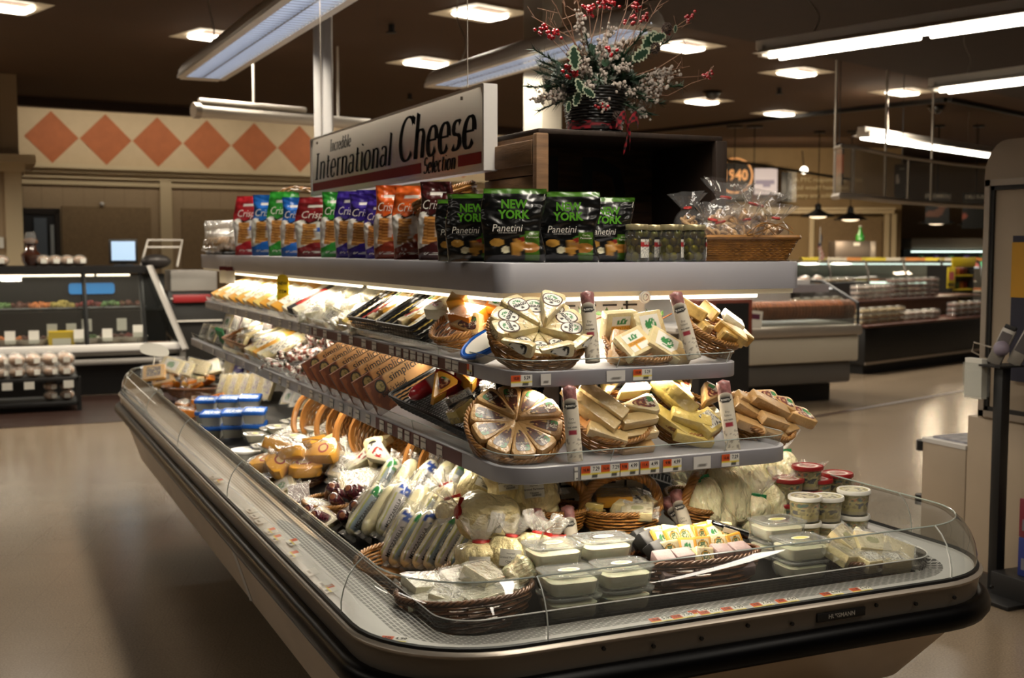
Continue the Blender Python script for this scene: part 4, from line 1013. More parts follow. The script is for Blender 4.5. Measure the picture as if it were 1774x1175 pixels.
def olive_jar():
    t = thing('olive_jar', '', 'jar'); r, h = .031, .092
    O('jar_glass', lathe([(.027, 0), (r, .004), (r, .068), (.026, .078), (.026, .083)], 8 if 0 else 24, cap1=False), clear('jar_glass', 'e8f0d8', 2.0, .02, haze=.03), t, sharp=50)
    b = B(); rr = random.Random(4)
    for k in range(4):
        for i in range(5): a = i*1.257+k*.6; b.add(ball(.0115, 10, 7, sz=1.05, x=.0165*cos(a), y=.0165*sin(a), z=.013+k*.0185), 0, None, '7d7a24' if (i+k) % 4 else '5a4a1c')
    O('olives', b, mat('olive_skin', rough=.25, coat=.8, attr=True), t)
    O('brine', lathe([(.0285, .003), (.0285, .072)], 20), clear('brine', 'e6d9a0', .4, .05), t)
    O('lid', lathe([(.0285, .080), (.0285, .083), (.0285, .092), (.027, .094), (.001, .094)], 28), mat('jar_lid_gold', 'b9ad86', .3, .7), t, sharp=40)
    lb = B().add(surf(lambda u, v: ((r+.0006)*cos(-pi*.62+u*1.0), (r+.0006)*sin(-pi*.62+u*1.0), .010+v*.052), 14, 22), 0, None, lambda x, y, z: lin('b02a2c') if .036 < z < .05 else (K['k'] if z > .055 else (K['gy'] if nz(x, z, 400, 2) > .2 else K['w'])))
    lb.add(textgeo('PEPPER', .0085, bold=.03, squash=.6), 1, T((r+.0014)*cos(-pi*.46), (r+.0014)*sin(-pi*.46), .045, 90, 0, 7)); O('label', lb, [PRINT, PAPER], t); return t
def pretzel_bag(seed=0):
    t = thing('pretzel_bag', '', 'snack bag'); rr = random.Random(seed); b = B()
    for i in range(15):
        a = rr.uniform(0, 6.28); q = rr.uniform(0, .030); M = T(q*cos(a), q*sin(a)*.7, .012+rr.uniform(0, .055), rr.uniform(0, 360), rr.uniform(0, 360), 0)
        b.add(tube([(.0125*cos(2*pi*k/12), .0125*sin(2*pi*k/12), 0) for k in range(12)], .0052, 6, True), 0, M)
    O('pretzels', b, mat('pretzel_brown', 'c09660', .5, coat=.2, var=.25, vscale=40), t, sharp=80)
    def fn(u, v):
        a = 2*pi*u; k = (1-abs(2*min(v/.72, 1)-1)**2.6)**.5 if v < .7 else .42+(v-.7)*2.6
        rr_ = .052*max(k, .16)*(1+.12*noise.noise(Vector((cos(a)*2+seed, sin(a)*2, v*5)))+(.22*sin(6*a+seed) if v > .7 else 0)*(v-.62)*3)
        return (rr_*cos(a), rr_*sin(a)*.75, v*.135)
    O('bag_film', B().add(surf(fn, 36, 22, True)), FILMC, t, sharp=80)
    O('tie', B().add(lathe([(.014, 0), (.016, .003), (.014, .006)], 10, 1, .75)), mat('tie_red', 'b3241c', .5), t, loc=(0, 0, .094)); return t
# ------------------------------------------------------------------ putting the goods in place
def M3(x, y, z, loc): m = Matrix((x, y, z)).transposed().to_4x4(); m.translation = loc; return m
def orient(loc, normal, roll=0):
    return Matrix.Translation(loc) @ facing(normal, roll).to_matrix().to_4x4()
def up_along(loc, d, face=None):
    """local +z along d, local -y turned to the shopper side"""
    z = Vector(d).normalized(); f = Vector(face) if face else -Vector((loc[0], loc[1], 0)); y = -(f-z*f.dot(z)).normalized(); x = y.cross(z); return M3(x, y, z, Vector(loc))
def long_along(loc, d, n):
    """local +x along d, local +z as near n as can be"""
    x = Vector(d).normalized(); n = Vector(n); z = (n-x*n.dot(x)).normalized(); y = z.cross(x); return M3(x, y, z, Vector(loc))
def putM(kind, M, label, group=None, cat=None, s=1):
    o = put(kind, (0, 0, 0), (0, 0, 0), label, group, 1, cat); l, q, sc = M.decompose(); o.location = l; o.rotation_euler = q.to_euler(); o.scale = (s, s, s) if not isinstance(s, tuple) else s; return o
j = lambda a: RND.uniform(-a, a)
# ---- near end, middle shelf
def ring_basket(px, py, y, tilt, rx, ry, h, yaw, blabel, mk='g', **k):
    c = PY(px, py, y); n = Vector((sin(radians(yaw))*sin(radians(tilt)), -cos(radians(yaw))*sin(radians(tilt)), cos(radians(tilt))))
    M = orient(c, n) @ Matrix.Translation((0, 0, -h)); putM((basket, rx, ry, h, mk)+tuple(k.get('bk', ())), M, blabel, 'baskets of cheese on the shelves'); return M
AS = 'wrapped wedges of mottled cream cheese with green-leaf labels'
M = ring_basket(932, 577, 2.985, 30, .142, .135, .07, -10, 'round golden basket holding a wheel of mottled cream wedges on the upper shelf')
wh = ['lying lowest on the aisle side', 'second up on the aisle side', 'standing highest at the back, aisle side', 'just behind the one laid on top', 'at the back beside the sausage', 'on the sausage side', 'low on the sausage side']
for i, (a, lb) in enumerate(zip((187, 152, 118, 84, 50, 18, -16), wh)):
    putM((cheese_wedge, 'asiago', .142, 33, .042), M @ T(0, .0, .052+.012*(i in (2,)), 0, -5, a), 'wedge with leaf-topped label in the round basket, '+lb, AS)
putM((cheese_wedge, 'asiago', .142, 33, .042), M @ T(.01, -.012, .088, 4, -3, 66), 'cream cheese wedge with oval printed label laid on top of the wheel', AS)
for i, (a, lb) in enumerate(((222, 'hidden low at the aisle side'), (262, 'hidden low in front'), (302, 'hidden low at the sausage side'))): putM((cheese_wedge, 'asiago', .142, 33, .042), M @ T(0, 0, .044, 0, 0, a), 'mottled cream cheese wedge under the front pieces, '+lb, AS, s=.78)
for i, (x, y, a, lb) in enumerate(((.01, -.112, 2, 'at the middle of the basket front'), (-.082, -.088, -38, 'at the aisle end of the basket front'), (.09, -.085, 32, 'at the sausage end of the basket front'))):
    putM((cheese_wedge, 'goat', .10, 28, .03), M @ T(x-.045*cos(radians(a)), y-.045*sin(radians(a)), .098, 78, 0, a), 'small cream wedge on its edge '+lb, AS)
def sausage_at(px, py, y, d, lb, grp='dry sausages in printed paper sleeves'): c = PY(px, py, y); return putM((sausage,), up_along(c, d), lb, grp)
sausage_at(1027, 628, 2.86, (.05, .28, .96), 'dry sausage standing between the round basket and the square cheese blocks, upper shelf')
sausage_at(1203, 622, 2.86, (-.16, .28, .94), 'dry sausage leaning beside the herb cheese basket at the end of the upper shelf')
sausage_at(997, 800, 2.735, (.01, .22, .97), 'dry sausage standing beside the brown-labelled cheese wheel, lower shelf')
sausage_at(1271, 782, 2.735, (-.05, .22, .97), 'dry sausage standing near the far end of the lower shelf front')
M = ring_basket(1110, 596, 2.99, 26, .112, .10, .06, 0, 'golden basket of square cheese blocks with leaf labels, middle of the upper shelf')
FT = 'square cheese blocks with leaf labels'
for (x, y, z, rx, ry, rz, k, lk, lb) in ((-.045, -.025, .062, 20, -8, 22, 'cr', 'fontina', 'cream block with amber band label lying foremost in the square cheese basket'), (.05, -.035, .06, 14, 20, -30, 'cr', 'green', 'cream block with grey-green label lying toward the sausage in the square cheese basket'), (.03, .05, .085, 45, 0, 12, 'cr', 'green', 'cream block tilted up behind in the square cheese basket'),
     (-.055, .075, .09, 78, 0, 4, 'cr', 'fontina', 'upright cream block with amber band label at the back of the square cheese basket'), (-.085, -.01, .05, 10, -35, 65, 'tn', 'none', 'unlabelled tan block at the aisle edge of the square cheese basket'), (.075, -.065, .045, 5, 10, -40, 'cd', 'none', 'ivory block edge-on at the sausage edge of the square cheese basket')):
    putM((cheese_block, .108 if lk != 'none' else .1, .085 if lk != 'none' else .05, .034, k, lk), M @ T(x, y, z, rx, ry, rz), lb, FT)
M = ring_basket(1238, 572, 3.00, 32, .155, .085, .06, 40, 'long golden basket tipped toward the end of the upper shelf')
HB = 'cheese wedges in the tipped end basket'
HERB = mat('cheese_herbed', 'd3ae62', .4, coat=.5, bump=.4, bscale=60, var=.35, vscale=55)
def herb_wedge():
    t = thing('cheese_wedge', '', 'cheese'); O('cheese', slab(sector(.11, 40), [(.004, 0), (0, .004), (0, .034), (.004, .038)]), HERB, t); return t
for i, (x, y, z, a, lb) in enumerate(((-.10, .0, .05, 20, 'aisle end, lowest'), (-.06, .02, .075, 70, 'second from the aisle end'), (-.01, .0, .07, -50, 'middle of the basket'), (.04, .02, .075, 30, 'middle, overlapping'), (.06, -.045, .06, -10, 'outer edge'), (-.07, -.045, .06, 0, 'front edge'))):
    putM((herb_wedge,), M @ T(x-.04, y, z, 8, 5, a), 'golden herb-flecked cheese wedge in the tipped end basket, '+lb, HB)
for (x, y, z, a, lb) in ((.10, -.01, .085, 20, 'upper one'), (.10, -.03, .062, -5, 'lower one')):
    putM((cheese_block, .11, .07, .024, 'wh', 'green'), M @ T(x, y, z, 6, 4, a), 'white block with round green label at the end of the upper shelf, '+lb, HB)
# ---- near end, lower shelf
PW = 'tan cheese wedges with dark brown labels'
M = ring_basket(893, 738, 2.885, 40, .135, .13, .075, -14, 'deep golden basket holding the full wheel of brown-labelled wedges')
wh = ['pointing to the aisle, low', 'pointing to the aisle, upper', 'topmost on the aisle side', 'topmost in the middle', 'topmost on the sausage side', 'on the sausage side, upper', 'on the sausage side, low', 'at the bottom toward the sausage', 'at the bottom middle', 'at the bottom toward the aisle']
for i, lb in enumerate(wh):
    a = 200-i*36; up = .018 if i in (2, 5) else 0
    putM((cheese_wedge, 'parm', .128, 34, .042), M @ T(0, 0, .055+up, 0, -3 if up == 0 else 4, a), 'tan wedge with brown label in the round wheel, '+lb, PW)
for i, (x, y, a, lb) in enumerate(((.05, .10, 78, 'highest'), (.10, .05, 40, 'middle one'), (.115, -.02, 5, 'lowest'))):
    putM((cheese_wedge, 'parm', .11, 34, .042), M @ T(x*.35, y*.35, .022, 0, 0, a), 'tan wedge half hidden behind the round wheel, '+lb, PW)
def pile(M, items, group):
    for (x, y, z, rx, ry, rz, kind, lb) in items: putM(kind, M @ T(x, y, z, rx, ry, rz), lb, group)
wl = (cheese_wedge, 'pale', .115, 42, .034); wt = (cheese_wedge, 'tan', .105, 42, .034); bk = (cheese_block, .115, .04, .028, 'cd', 'none'); bw = (cheese_block, .105, .04, .03, 'tn', 'none'); bp = (cheese_block, .12, .045, .034, 'py', 'none')
M = ring_basket(1058, 722, 2.885, 34, .118, .11, .065, -4, 'golden basket of ivory wedges beside the brown-labelled wheel')
pile(M, ((.0, .06, .075, 10, 0, 62, wl, 'ivory wedge with red-brown label, at the back of the second lower basket'), (.03, .05, .08, 5, 0, 25, wl, 'ivory wedge with red-brown label, upper end side of the second lower basket'), (.015, -.005, .085, 5, 0, 2, wl, 'ivory wedge with red-brown label pointing at the third basket'),
    (-.02, .06, .06, 0, 0, 100, wl, 'ivory wedge with brown label hidden at the back of the second lower basket'), (-.035, .01, .105, 12, 10, -48, (cheese_block, .15, .042, .032, 'cd', 'none'), 'long ivory block laid slanting on top of the second lower basket'), (-.065, -.015, .085, 5, 10, -50, (cheese_block, .15, .042, .032, 'cd', 'none'), 'long ivory block slanting down the aisle side of the second lower basket'),
    (-.09, .045, .075, 0, 12, -60, bk, 'ivory block at the back corner of the second lower basket'), (-.045, -.078, .06, 0, 8, -22, bk, 'ivory block at the front of the second lower basket, toward the sausage'), (.06, -.045, .075, 0, 0, 8, bk, 'upper ivory block of the three stacked at the basket front'), (.06, -.068, .045, 0, 0, 6, bk, 'middle ivory block of the three stacked at the basket front'), (.05, -.095, .015, 0, 0, 8, bw, 'lowest tan block of the three stacked at the basket front')), 'ivory cheese in the second lower basket')
M = ring_basket(1190, 718, 2.90, 34, .105, .10, .065, 4, 'golden basket of pale yellow wedges, third along the lower shelf')
pile(M, ((-.045, .04, .09, 20, 14, -58, (cheese_block, .15, .05, .045, 'py', 'none'), 'thick pale yellow block slanting over the third basket'), (-.005, .03, .085, 15, 0, 70, wl, 'pale wedge with brown label at the back of the third basket'), (.0, .0, .09, 15, 5, 95, wl, 'pale wedge with brown label standing in the middle of the third basket'), (.045, .0, .08, 5, 0, 40, wt, 'tan wedge with brown label, end side of the third basket'),
    (.02, -.065, .07, 8, 0, 25, (cheese_block, .085, .075, .036, 'py', 'speck'), 'pale block with speckled label at the front of the third basket'), (-.03, -.05, .075, 4, 0, -28, bp, 'pale yellow block at the front middle of the third basket'), (-.085, -.03, .055, 0, 10, -50, bp, 'pale yellow block slanting at the aisle side of the third basket'), (-.03, -.085, .04, 0, 5, -22, bp, 'pale yellow block lowest at the front of the third basket'), (.05, -.02, .045, 0, 0, 10, bp, 'pale yellow block underneath at the end side of the third basket')), 'pale cheese in the third lower basket')
M = ring_basket(1318, 722, 2.93, 34, .125, .11, .06, 28, 'golden basket of tan wedges at the end of the lower shelf')
pile(M, ((-.06, .04, .08, 5, 10, -30, bw, 'tan block at the back of the end basket, upper'), (-.09, .02, .07, 5, 10, -40, bw, 'tan block at the aisle corner of the end basket'), (-.01, .0, .095, 6, 8, -32, (cheese_block, .15, .042, .032, 'tn', 'none'), 'long tan block slanting over the end basket'), (.0, .07, .08, 10, 0, -30, wt, 'tan wedge with brown label, farthest up the end basket'), (.05, .04, .08, 8, 0, -40, wt, 'tan wedge with brown label, second down the end basket'), (.09, .0, .075, 5, 0, -50, wt, 'tan wedge with brown label, third down the end basket'), (.07, -.05, .075, 0, 0, -20, wt, 'tan wedge with speckled label, lowest in the end basket'),
    (-.04, -.05, .075, 0, 5, -25, bw, 'tan block at the front of the end basket, upper row'), (-.05, -.075, .045, 0, 5, -22, bw, 'tan block at the front of the end basket, lower row'), (.05, -.075, .045, 0, 0, 2, bw, 'tan block at the outer front corner of the end basket'), (-.11, -.02, .045, 0, 0, -40, bw, 'tan block lowest at the aisle side of the end basket')), 'tan cheese in the end basket')
# greenery sprigs and backing cards between shelf items
def fakeleaf():
    t = thing('vine_garland', '', 'garland'); b = B(); rr = random.Random(3)
    for i in range(34):
        x = rr.uniform(-.25, .25); b.add(([(0, 0, 0), (.012, .008, .004), (.03, 0, 0), (.012, -.008, .004)], [(0, 1, 2, 3)]), 0, T(x, rr.uniform(-.02, .02), rr.uniform(-.02, .02), rr.uniform(0, 360), rr.uniform(0, 360), rr.uniform(0, 360)))
    O('leaves', b, mat('leaf_green', '3d5a26', .5, var=.3), t, flat=True); O('vine_stem', tube([(-.25+.5*i/12, .01*sin(i*1.7), .01*cos(i*2.1)) for i in range(13)], .0025, 4), WICKD, t); return t
put((fakeleaf,), (1.78, 3.22, 1.33), (0, 0, 0), 'green leafy garland strung behind the square cheese blocks, upper shelf')
put((fakeleaf,), (1.88, 3.20, 1.12), (0, 0, 8), 'green leafy garland strung behind the lower shelf baskets')
# ---- aisle side, middle shelf
def AX(px, py, x): return PX(px, py, x)
sg = 'flat yellow cheese packs slanting on the upper shelf'
for i in range(13):
    y = 7.25-i*.135; z = MID+.035; kk = ('ye', 'py', 'ye', 'cr')[i % 4]
    M = long_along((1.315+j(.01), y, z+.012), (.86, .12+j(.05), .42+j(.04)), (-.4, -.4, .9)) @ T(.12, 0, 0)
    putM((cheese_block, .26, .085, .022, kk, ('words', 'none', 'green', 'words')[i % 4]), M, 'slim slanting %s cheese pack on the upper shelf, %s from its far end' % ({'ye': 'yellow', 'py': 'pale yellow', 'cr': 'cream'}[kk], ORD[i]), sg)
for i in range(3):
    M = long_along((1.31, 5.42-i*.10, MID+.04), (.86, .1, .40), (-.4, -.4, .9)) @ T(.12, 0, 0)
    putM((cheese_block, .25, .08, .03, 'bk' if i == 1 else 'wh', 'words' if i != 1 else 'red'), M, ('slim white pack with a print next to the yellow packs', 'dark red-brown pack just before the white pile', 'white pack leaning on the white pile')[i], 'packs between the yellow row and the white pile')
wp = 'small white wrapped cheeses piled on the upper shelf'; n = 0
for r in range(3):
    for c in range(7):
        if n >= 19: break
        y = 5.1-c*.13+j(.02); x = 1.335+r*.085; z = MID+.03+r*.045+(.02 if c % 2 else 0)
        putM((cheese_block, .085, .06, .035, 'wh', ('speck', 'words', 'none')[n % 3], .012), orient((x, y, z), (-.5+j(.3), -.4+j(.3), .8), j(40)), 'small white cheese, %s, %s row of the white pile' % (ORD[c]+' from the yellow packs', ('front', 'middle', 'back')[r]), wp); n += 1
for i, (y, k_) in enumerate(((4.78, 'red'), (4.60, 'dark'))): putM((cheese_block, .12, .06, .03, 'wh', k_), up_along((1.5, y, MID+.10), (.3, 0, 1)) @ T(0, 0, 0, 90, 90), ('white and red pack standing up behind the white pile', 'white and brown pack standing behind the white pile')[i], 'tall packs behind the white pile')
for i, (y, ln) in enumerate(((4.50, .30), (4.42, .28), (4.33, .22), (4.27, .2))):
    M = long_along((1.30, y, MID+.02+.01*(i % 2)), (.86, .10, .46), (-.5, -.4, .9)) @ T(ln/2, 0, .005)
    putM((cheese_block, ln, .05 if i < 2 else .09, .03, ('py', 'py', 'cd', 'ye')[i], ('none', 'none', 'purple', 'red')[i]), M, ('long pale yellow bar of cheese slanting to the back, farther one', 'long pale yellow bar of cheese slanting to the back, nearer one', 'flat printed pack beside the long pale bars', 'yellow and red pack against the first black tray')[i], 'long bars beside the black trays')
for i, (y, lb) in enumerate(((4.13, 'black cane tray of cheese logs on the upper shelf, farther of the two'), (3.78, 'black cane tray of cheese logs on the upper shelf, nearer of the two'))):
    M = long_along((1.45, y, MID+.105), (.87, .08, .50), (-.40, -.05, .9)); putM((tray_basket, .34, .29, .085, 'k'), M @ T(0, 0, -.01), lb, 'black cane trays')
    its = ((-.06, -.07, .03, 'py', 'words', 'pale log'), (-.02, -.025, .032, 'ye', 'words', 'yellow log'), (-.05, .02, .03, 'cr', 'red', 'cream pack with red print'), (.02, .06, .03, 'py', 'green', 'pale pack with green print'), (.08, -.05, .035, 'wh' if i == 0 else 'py', 'red' if i == 0 else 'none', 'pack standing toward the back panel'))
    for q, (x, yy, z, kc, lk, nm) in enumerate(its): putM((cheese_block, .17, .05, .034, kc, lk), M @ T(x, yy, z, j(6), j(6), j(12)), '%s in the %s black cane tray' % (nm, ('farther', 'nearer')[i]), 'cheese in the black cane trays')
M = long_along((1.45, 3.44, MID+.10), (.88, .12, .42), (-.45, -.25, .9)); putM((basket, .17, .10, .06, 'g'), M @ T(0, 0, -.02), 'oval basket of orange cheese between the black tray and the round basket')
OB = 'cheeses in the oval basket of orange cheese'
for (x, y, z, rx, ry, rz, kd, lb) in ((.08, .0, .035, 5, 8, 5, (cheese_block, .13, .10, .035, 'ye', 'dark'), 'square yellow block with a picture label at the back of the oval basket'), (-.03, -.02, .03, 4, 5, 15, (cheese_block, .13, .09, .055, 'og', 'none', .01), 'shiny orange block in the middle of the oval basket'), (-.02, .05, .06, 0, 0, 40, (cheese_block, .07, .06, .05, 'ye', 'none'), 'yellow chunk on the orange block'),
      (-.09, .0, .045, 50, 0, -60, (cheese_wedge, 'parm', .11, 42, .036), 'yellow wedge with dark label standing at the front of the oval basket'), (.04, -.055, .05, 20, 0, 30, (cheese_block, .07, .055, .03, 'og', 'green'), 'orange block with white round label at the rim of the oval basket'), (-.06, .07, .03, 0, 0, 80, (cheese_wedge, 'white', .11, 60, .04), 'white wedge tucked behind the orange cheese')):
    putM(kd, M @ T(x, y, z, rx, ry, rz), lb, OB)
def oval_blue():
    t = thing('oval_tub', '', 'tub'); O('tub_wall', lathe([(.85, 0), (.97, .035)], 28, .085, .055), mat('tub_frosted', 'b9b7aa', .35), t); O('lid', lathe([(1, .033), (1.02, .036), (1.02, .042), (.96, .045), (.92, .042), (.01, .042)], 30, .085, .055), mat('lid_blue', '1c5ab4', .3), t)
    O('lid_label', B().add(patch([(x*.07, y*.04) for x, y in ngon(24, 1)], 6, .0432), 0, None, lambda x, y, z: K['bl'] if abs(ell(x, y, .07, .04)-.55) < .05 else K['w']), PRINT, t, flat=True); return t
putM((oval_blue,), long_along((1.36, 3.14, MID+.045), (.75, -.2, .45), (-.55, -.3, .8)), 'white oval tub with blue rim leaning between the orange basket and the round basket')
# ---- aisle side, lower shelf
lg = 'assorted packs at the far end of the lower shelf'; n = 0
for i in range(9):
    y = 7.3-i*.13; putM((cheese_block, .10, .07, .03, ('wh', 'pk', 'cr')[i % 3], ('words', 'speck', 'green')[i % 3], .01), up_along((1.27+.04*(i % 2), y, LOW+.06), (.4, .1, 1), (-1, -.5, 0)) @ T(0, 0, 0, 90, 90), 'small upright film pack, %s from the far end of the lower shelf front' % ORD[i], lg)
for i in range(9):
    y = 7.25-i*.13; putM((cheese_block, .10, .07, .03, ('cr', 'wh', 'pk')[i % 3], ('green', 'words', 'speck')[i % 3], .01), up_along((1.40+.03*(i % 2), y, LOW+.12), (.35, .1, 1), (-1, -.5, 0)) @ T(0, 0, 0, 90, 90), 'small upright film pack, %s from the far end of the lower shelf back row' % ORD[i], lg)
def green_stick():
    t = thing('snack_stick', '', 'snack stick'); O('wrapper', B().add(tube([(0, 0, 0), (0, 0, .11)], [.009, .009], 8)).add(bx(-.01, .01, -.0008, .0008, .11, .125)), mat('wrap_green', '1c6a3c', .3, coat=.6), t, sharp=60); return t
for i in range(4): put((green_stick,), (1.26, 6.80-i*.05, LOW+.006), (0, -14, 0), 'green wrapped snack stick, %s of four standing at the shelf front' % ORD[i], 'green snack sticks')
M = long_along((1.40, 6.28, LOW+.085), (.88, .1, .34), (-.4, -.1, .9)); putM((tray_basket, .34, .40, .06, 'b'), M, 'brown wooden tray of white packs toward the far end of the lower shelf')
for i in range(6): putM((cheese_block, .18, .055, .03, ('wh', 'cr')[i % 2], ('words', 'none')[i % 2], .01), M @ T(-.02+.03*(i % 3), -.15+.06*i, .03+.01*(i % 2), j(8), j(6), j(14)), '%s film pack in the brown wooden tray, %s along' % (('white', 'cream')[i % 2], ORD[i]), 'packs in the brown wooden tray')
for i in range(5):
    M = long_along((1.24, 5.98-i*.10, LOW+.03), (.86, .15, .38), (-.4, -.4, .9)) @ T(.12, 0, .01)
    putM((cheese_block, .24, .065, .028, ('cr', 'py', 'ye', 'wh', 'cr')[i], ('purple', 'words', 'none', 'words', 'speck')[i]), M, ('cream pack with purple print', 'pale yellow pack with print', 'bright yellow plain pack', 'white pack with print', 'speckled cream pack')[i]+' slanting beside the brown wooden tray', 'slanting packs beside the wooden tray')
def meat_stick():
    t = thing('sausage_pack', '', 'sausage pack'); r = .014
    def pf(x, y, z):
        n = nz(x+y, z, 55, 3); return lin('2f4a34') if n < -.28 else (K['w'] if n > .12 else lin('8f4a3c'))
    O('wrapper', B().add(surf(lambda u, v: (r*max(.1, (1-abs(2*v-1)**6))**.5*cos(2*pi*u), r*max(.1, (1-abs(2*v-1)**6))**.5*sin(2*pi*u), (v-.5)*.10), 12, 16, True), 0, None, pf), PAINT, t, sharp=80)
    for k in (-1, 1): O('seal_end', surf(lambda u, v: ((u-.5)*.026, .002*sin(u*15), k*(.05+v*.014)), 8, 2), FILM, t)
    return t
n = 0
for r in range(5):
    for c in range(11):
        x = 1.245+r*.062+j(.012); y = 5.52-c*.080+j(.02); z = LOW+.028+r*.034+abs(j(.02)); dd = (j(1), j(1), j(.5)+.1)
        putM((meat_stick,), up_along((x, y, z), dd), 'small red and white sausage pack, loose pile beside brown boxes, %s row from edge' % ORD[r], 'wrapped sausage packs in the loose pile')
KRAFT = mat('kraft_card', rough=.65, attr=True, var=.08, vscale=30)
def kraft_box():
    t = thing('kraft_cracker_box', '', 'box'); Lx, H, D_ = .30, .135, .014
    def pf(x, y, z):
        u = x/Lx; v = z/H
        if u < .30+.0*v: base = lin('5a2c14') if nz(x, z, 30, 2) < .1 else lin('74401f')
        else: base = lin('b98a55')
        if v > .9 and u > .3: base = lin('c79a66')
        return base
    b = B(); b.add(surf(lambda u, v: (u*Lx, 0, v*H), 40, 20), 0, None, pf); b.add(surf(lambda u, v: (u*Lx, v*D_, H), 20, 3), 0, None, lambda x, y, z: lin('d2a670') if x > .3*Lx else lin('6a3a1c')); b.add(surf(lambda u, v: (0, (1-u)*D_, v*H), 3, 3), 0, None, '5a2c14'); b.add(surf(lambda u, v: (Lx, u*D_, v*H), 3, 3), 0, None, 'b98a55'); b.add(surf(lambda u, v: (u*Lx, D_, (1-v)*H), 3, 3), 0, None, 'b98a55'); b.add(surf(lambda u, v: (u*Lx, (1-v)*D_, 0), 3, 3), 0, None, '8a5a30')
    O('carton', b, KRAFT, t, flat=True)
    b = B().add(textgeo('simplicity', .046, bold=.01, squash=.95), 0, T(Lx*.63, -.001, H*.82, 90)).add(textgeo("Boar's Head", .034, bold=.012, squash=.7), 0, T(Lx*.36, -.001, H*.50, 90, 0))
    b.add(bx(Lx*.30, Lx*.375, -.001, 0, H*.72, H*.735)); O('lettering', b, INK, t, flat=True)
    o = B().add(patch(ngon(28, .0235, .029), 10, 0), 0, T(Lx*.20, -.0013, H*.76, 90), lambda x, y, z: K['k'] if ell(x, y, .0235, .029) > .6 else (lin('8a7a4a') if nz(x, y, 120, 3) > -.1 else lin('5f5530'))); O('medallion', o, PRINT, t, flat=True); return t
for i in range(7):
    y = 4.60-i*.140; M = long_along((1.218, y, LOW+.012), (.86, .10, .46), (-.5, .0, .85))
    putM((kraft_box,), M, 'brown card cracker box with black oval badge, %s from the loose sausage packs' % ORD[i], 'brown card cracker boxes', s=.86)
M = long_along((1.40, 3.42, LOW+.105), (.88, .12, .40), (-.4, -.2, .9)); putM((tray_basket, .32, .46, .05, 'k'), M @ T(0, 0, -.015), 'black cane basket of red salami beside the brown card boxes')
def salami(): 
    t = thing('salami', '', 'sausage'); r = .026
    def pf(x, y, z): v = z/.22; return lin('a3242c') if v < .32 or v > .86 else (lin('b8b2aa') if nz(x*2, z, 40, 1) > -.3 else lin('5a5654'))
    O('casing', B().add(surf(lambda u, v: (r*max(.12, 1-abs(2*v-1)**8)**.5*cos(2*pi*u), r*max(.12, 1-abs(2*v-1)**8)**.5*sin(2*pi*u), v*.22), 20, 26, True), 0, None, pf), mat('salami_print', rough=.25, coat=.9, attr=True, bump=.9, bscale=70, var=.15), t, sharp=80); return t
RG = 'things in the black basket of red salami'
putM((salami,), M @ T(-.15, .09, .06, 0, 82, -12), 'red and silver wrapped salami lying in the black basket', RG)
putM((salami,), M @ T(-.08, -.02, .055, 0, 80, 10), 'dark wrapped salami behind the red wedge in the black basket', RG)
def red_wedge():
    t = thing('cheese_wedge', '', 'cheese'); O('cheese', slab(sector(.115, 44), [(.004, 0), (0, .004), (0, .036), (.004, .04)]), YE, t); 
    a = radians(22); O('wax_rind', B().add(surf(lambda u, v: (.117*cos(-a+2*a*u), .117*sin(-a+2*a*u), v*.041), 12, 3)).add(([(.01, -.004, .0), (.108, -.046, .0), (.108, -.046, .041), (.01, -.004, .041)], [(0, 1, 2, 3)])), mat('red_wax', 'b01c26', .3, coat=.5), t)
    O('label', B().add(patch(smooth2([(.04, -.006), (.095, -.025), (.095, .025), (.04, .006)]), 8, .0408), 0, None, lab_red(.04, .1)), PAINT, t, flat=True); return t
putM((red_wedge,), M @ T(-.16, -.06, .075, 35, -10, 25), 'yellow wedge with red wax rind standing at the front of the black basket', RG)
putM((red_wedge,), M @ T(-.05, -.12, .07, 20, 0, 60), 'yellow wedge with red wax rind lying at the corner of the black basket', RG)
for i, (x, y) in enumerate(((-.10, -.15), (.0, -.18), (-.13, -.20))): putM((cheese_block, .08, .05, .04, 'bk' if i < 2 else 'py', 'speck' if i < 2 else 'none', .012), M @ T(x, y, .06, j(20), j(20), j(60)), ('dark film-wrapped pack beside the red wedge', 'dark film-wrapped pack in the corner of the black basket', 'small pale cheese at the edge of the black basket')[i], RG)
def brown_label_cheese():
    t = thing('cheese_round', '', 'cheese'); O('cheese', slab([(-.05, -.045), (.05, -.045), (.058, .02), (.0, .055), (-.058, .02)] and smooth2([(-.055, -.05), (.055, -.05), (.06, .02), (.0, .06), (-.06, .02)], 2), [(.004, 0), (0, .004), (0, .03), (.004, .034)]), CR, t)
    O('label', B().add(patch(smooth2([(-.03, -.01), (.03, -.01), (.03, .03), (-.03, .03)], 1), 5, .0348), 0, None, '33201a').add(box(.010, .07, .0008, 0, -.02, .0345), 0, T(0, 0, 0), '4a2a20'), PRINT, t, flat=True); return t
putM((brown_label_cheese,), up_along((1.50, 3.78, LOW+.13), (.25, .3, .9)) @ T(0, 0, .02, 70), 'cream cheese with dark brown label, nearer the brown boxes, behind the black basket')
putM((brown_label_cheese,), up_along((1.50, 3.58, LOW+.13), (.15, .3, .9), (-.6, -1, 0)) @ T(0, 0, .02, 72), 'cream cheese with dark brown cross label, nearer the tan wheel')
putM((brown_label_cheese,), up_along((1.53, 3.53, LOW+.13), (.15, .3, .9), (-.6, -1, 0)) @ T(0, 0.02, .02, 72), 'plain cream cheese partly hidden behind the dark cross label')
NUT = mat('nut_mix', rough=.4, coat=.5, attr=True)
b = B(); rr = random.Random(9)
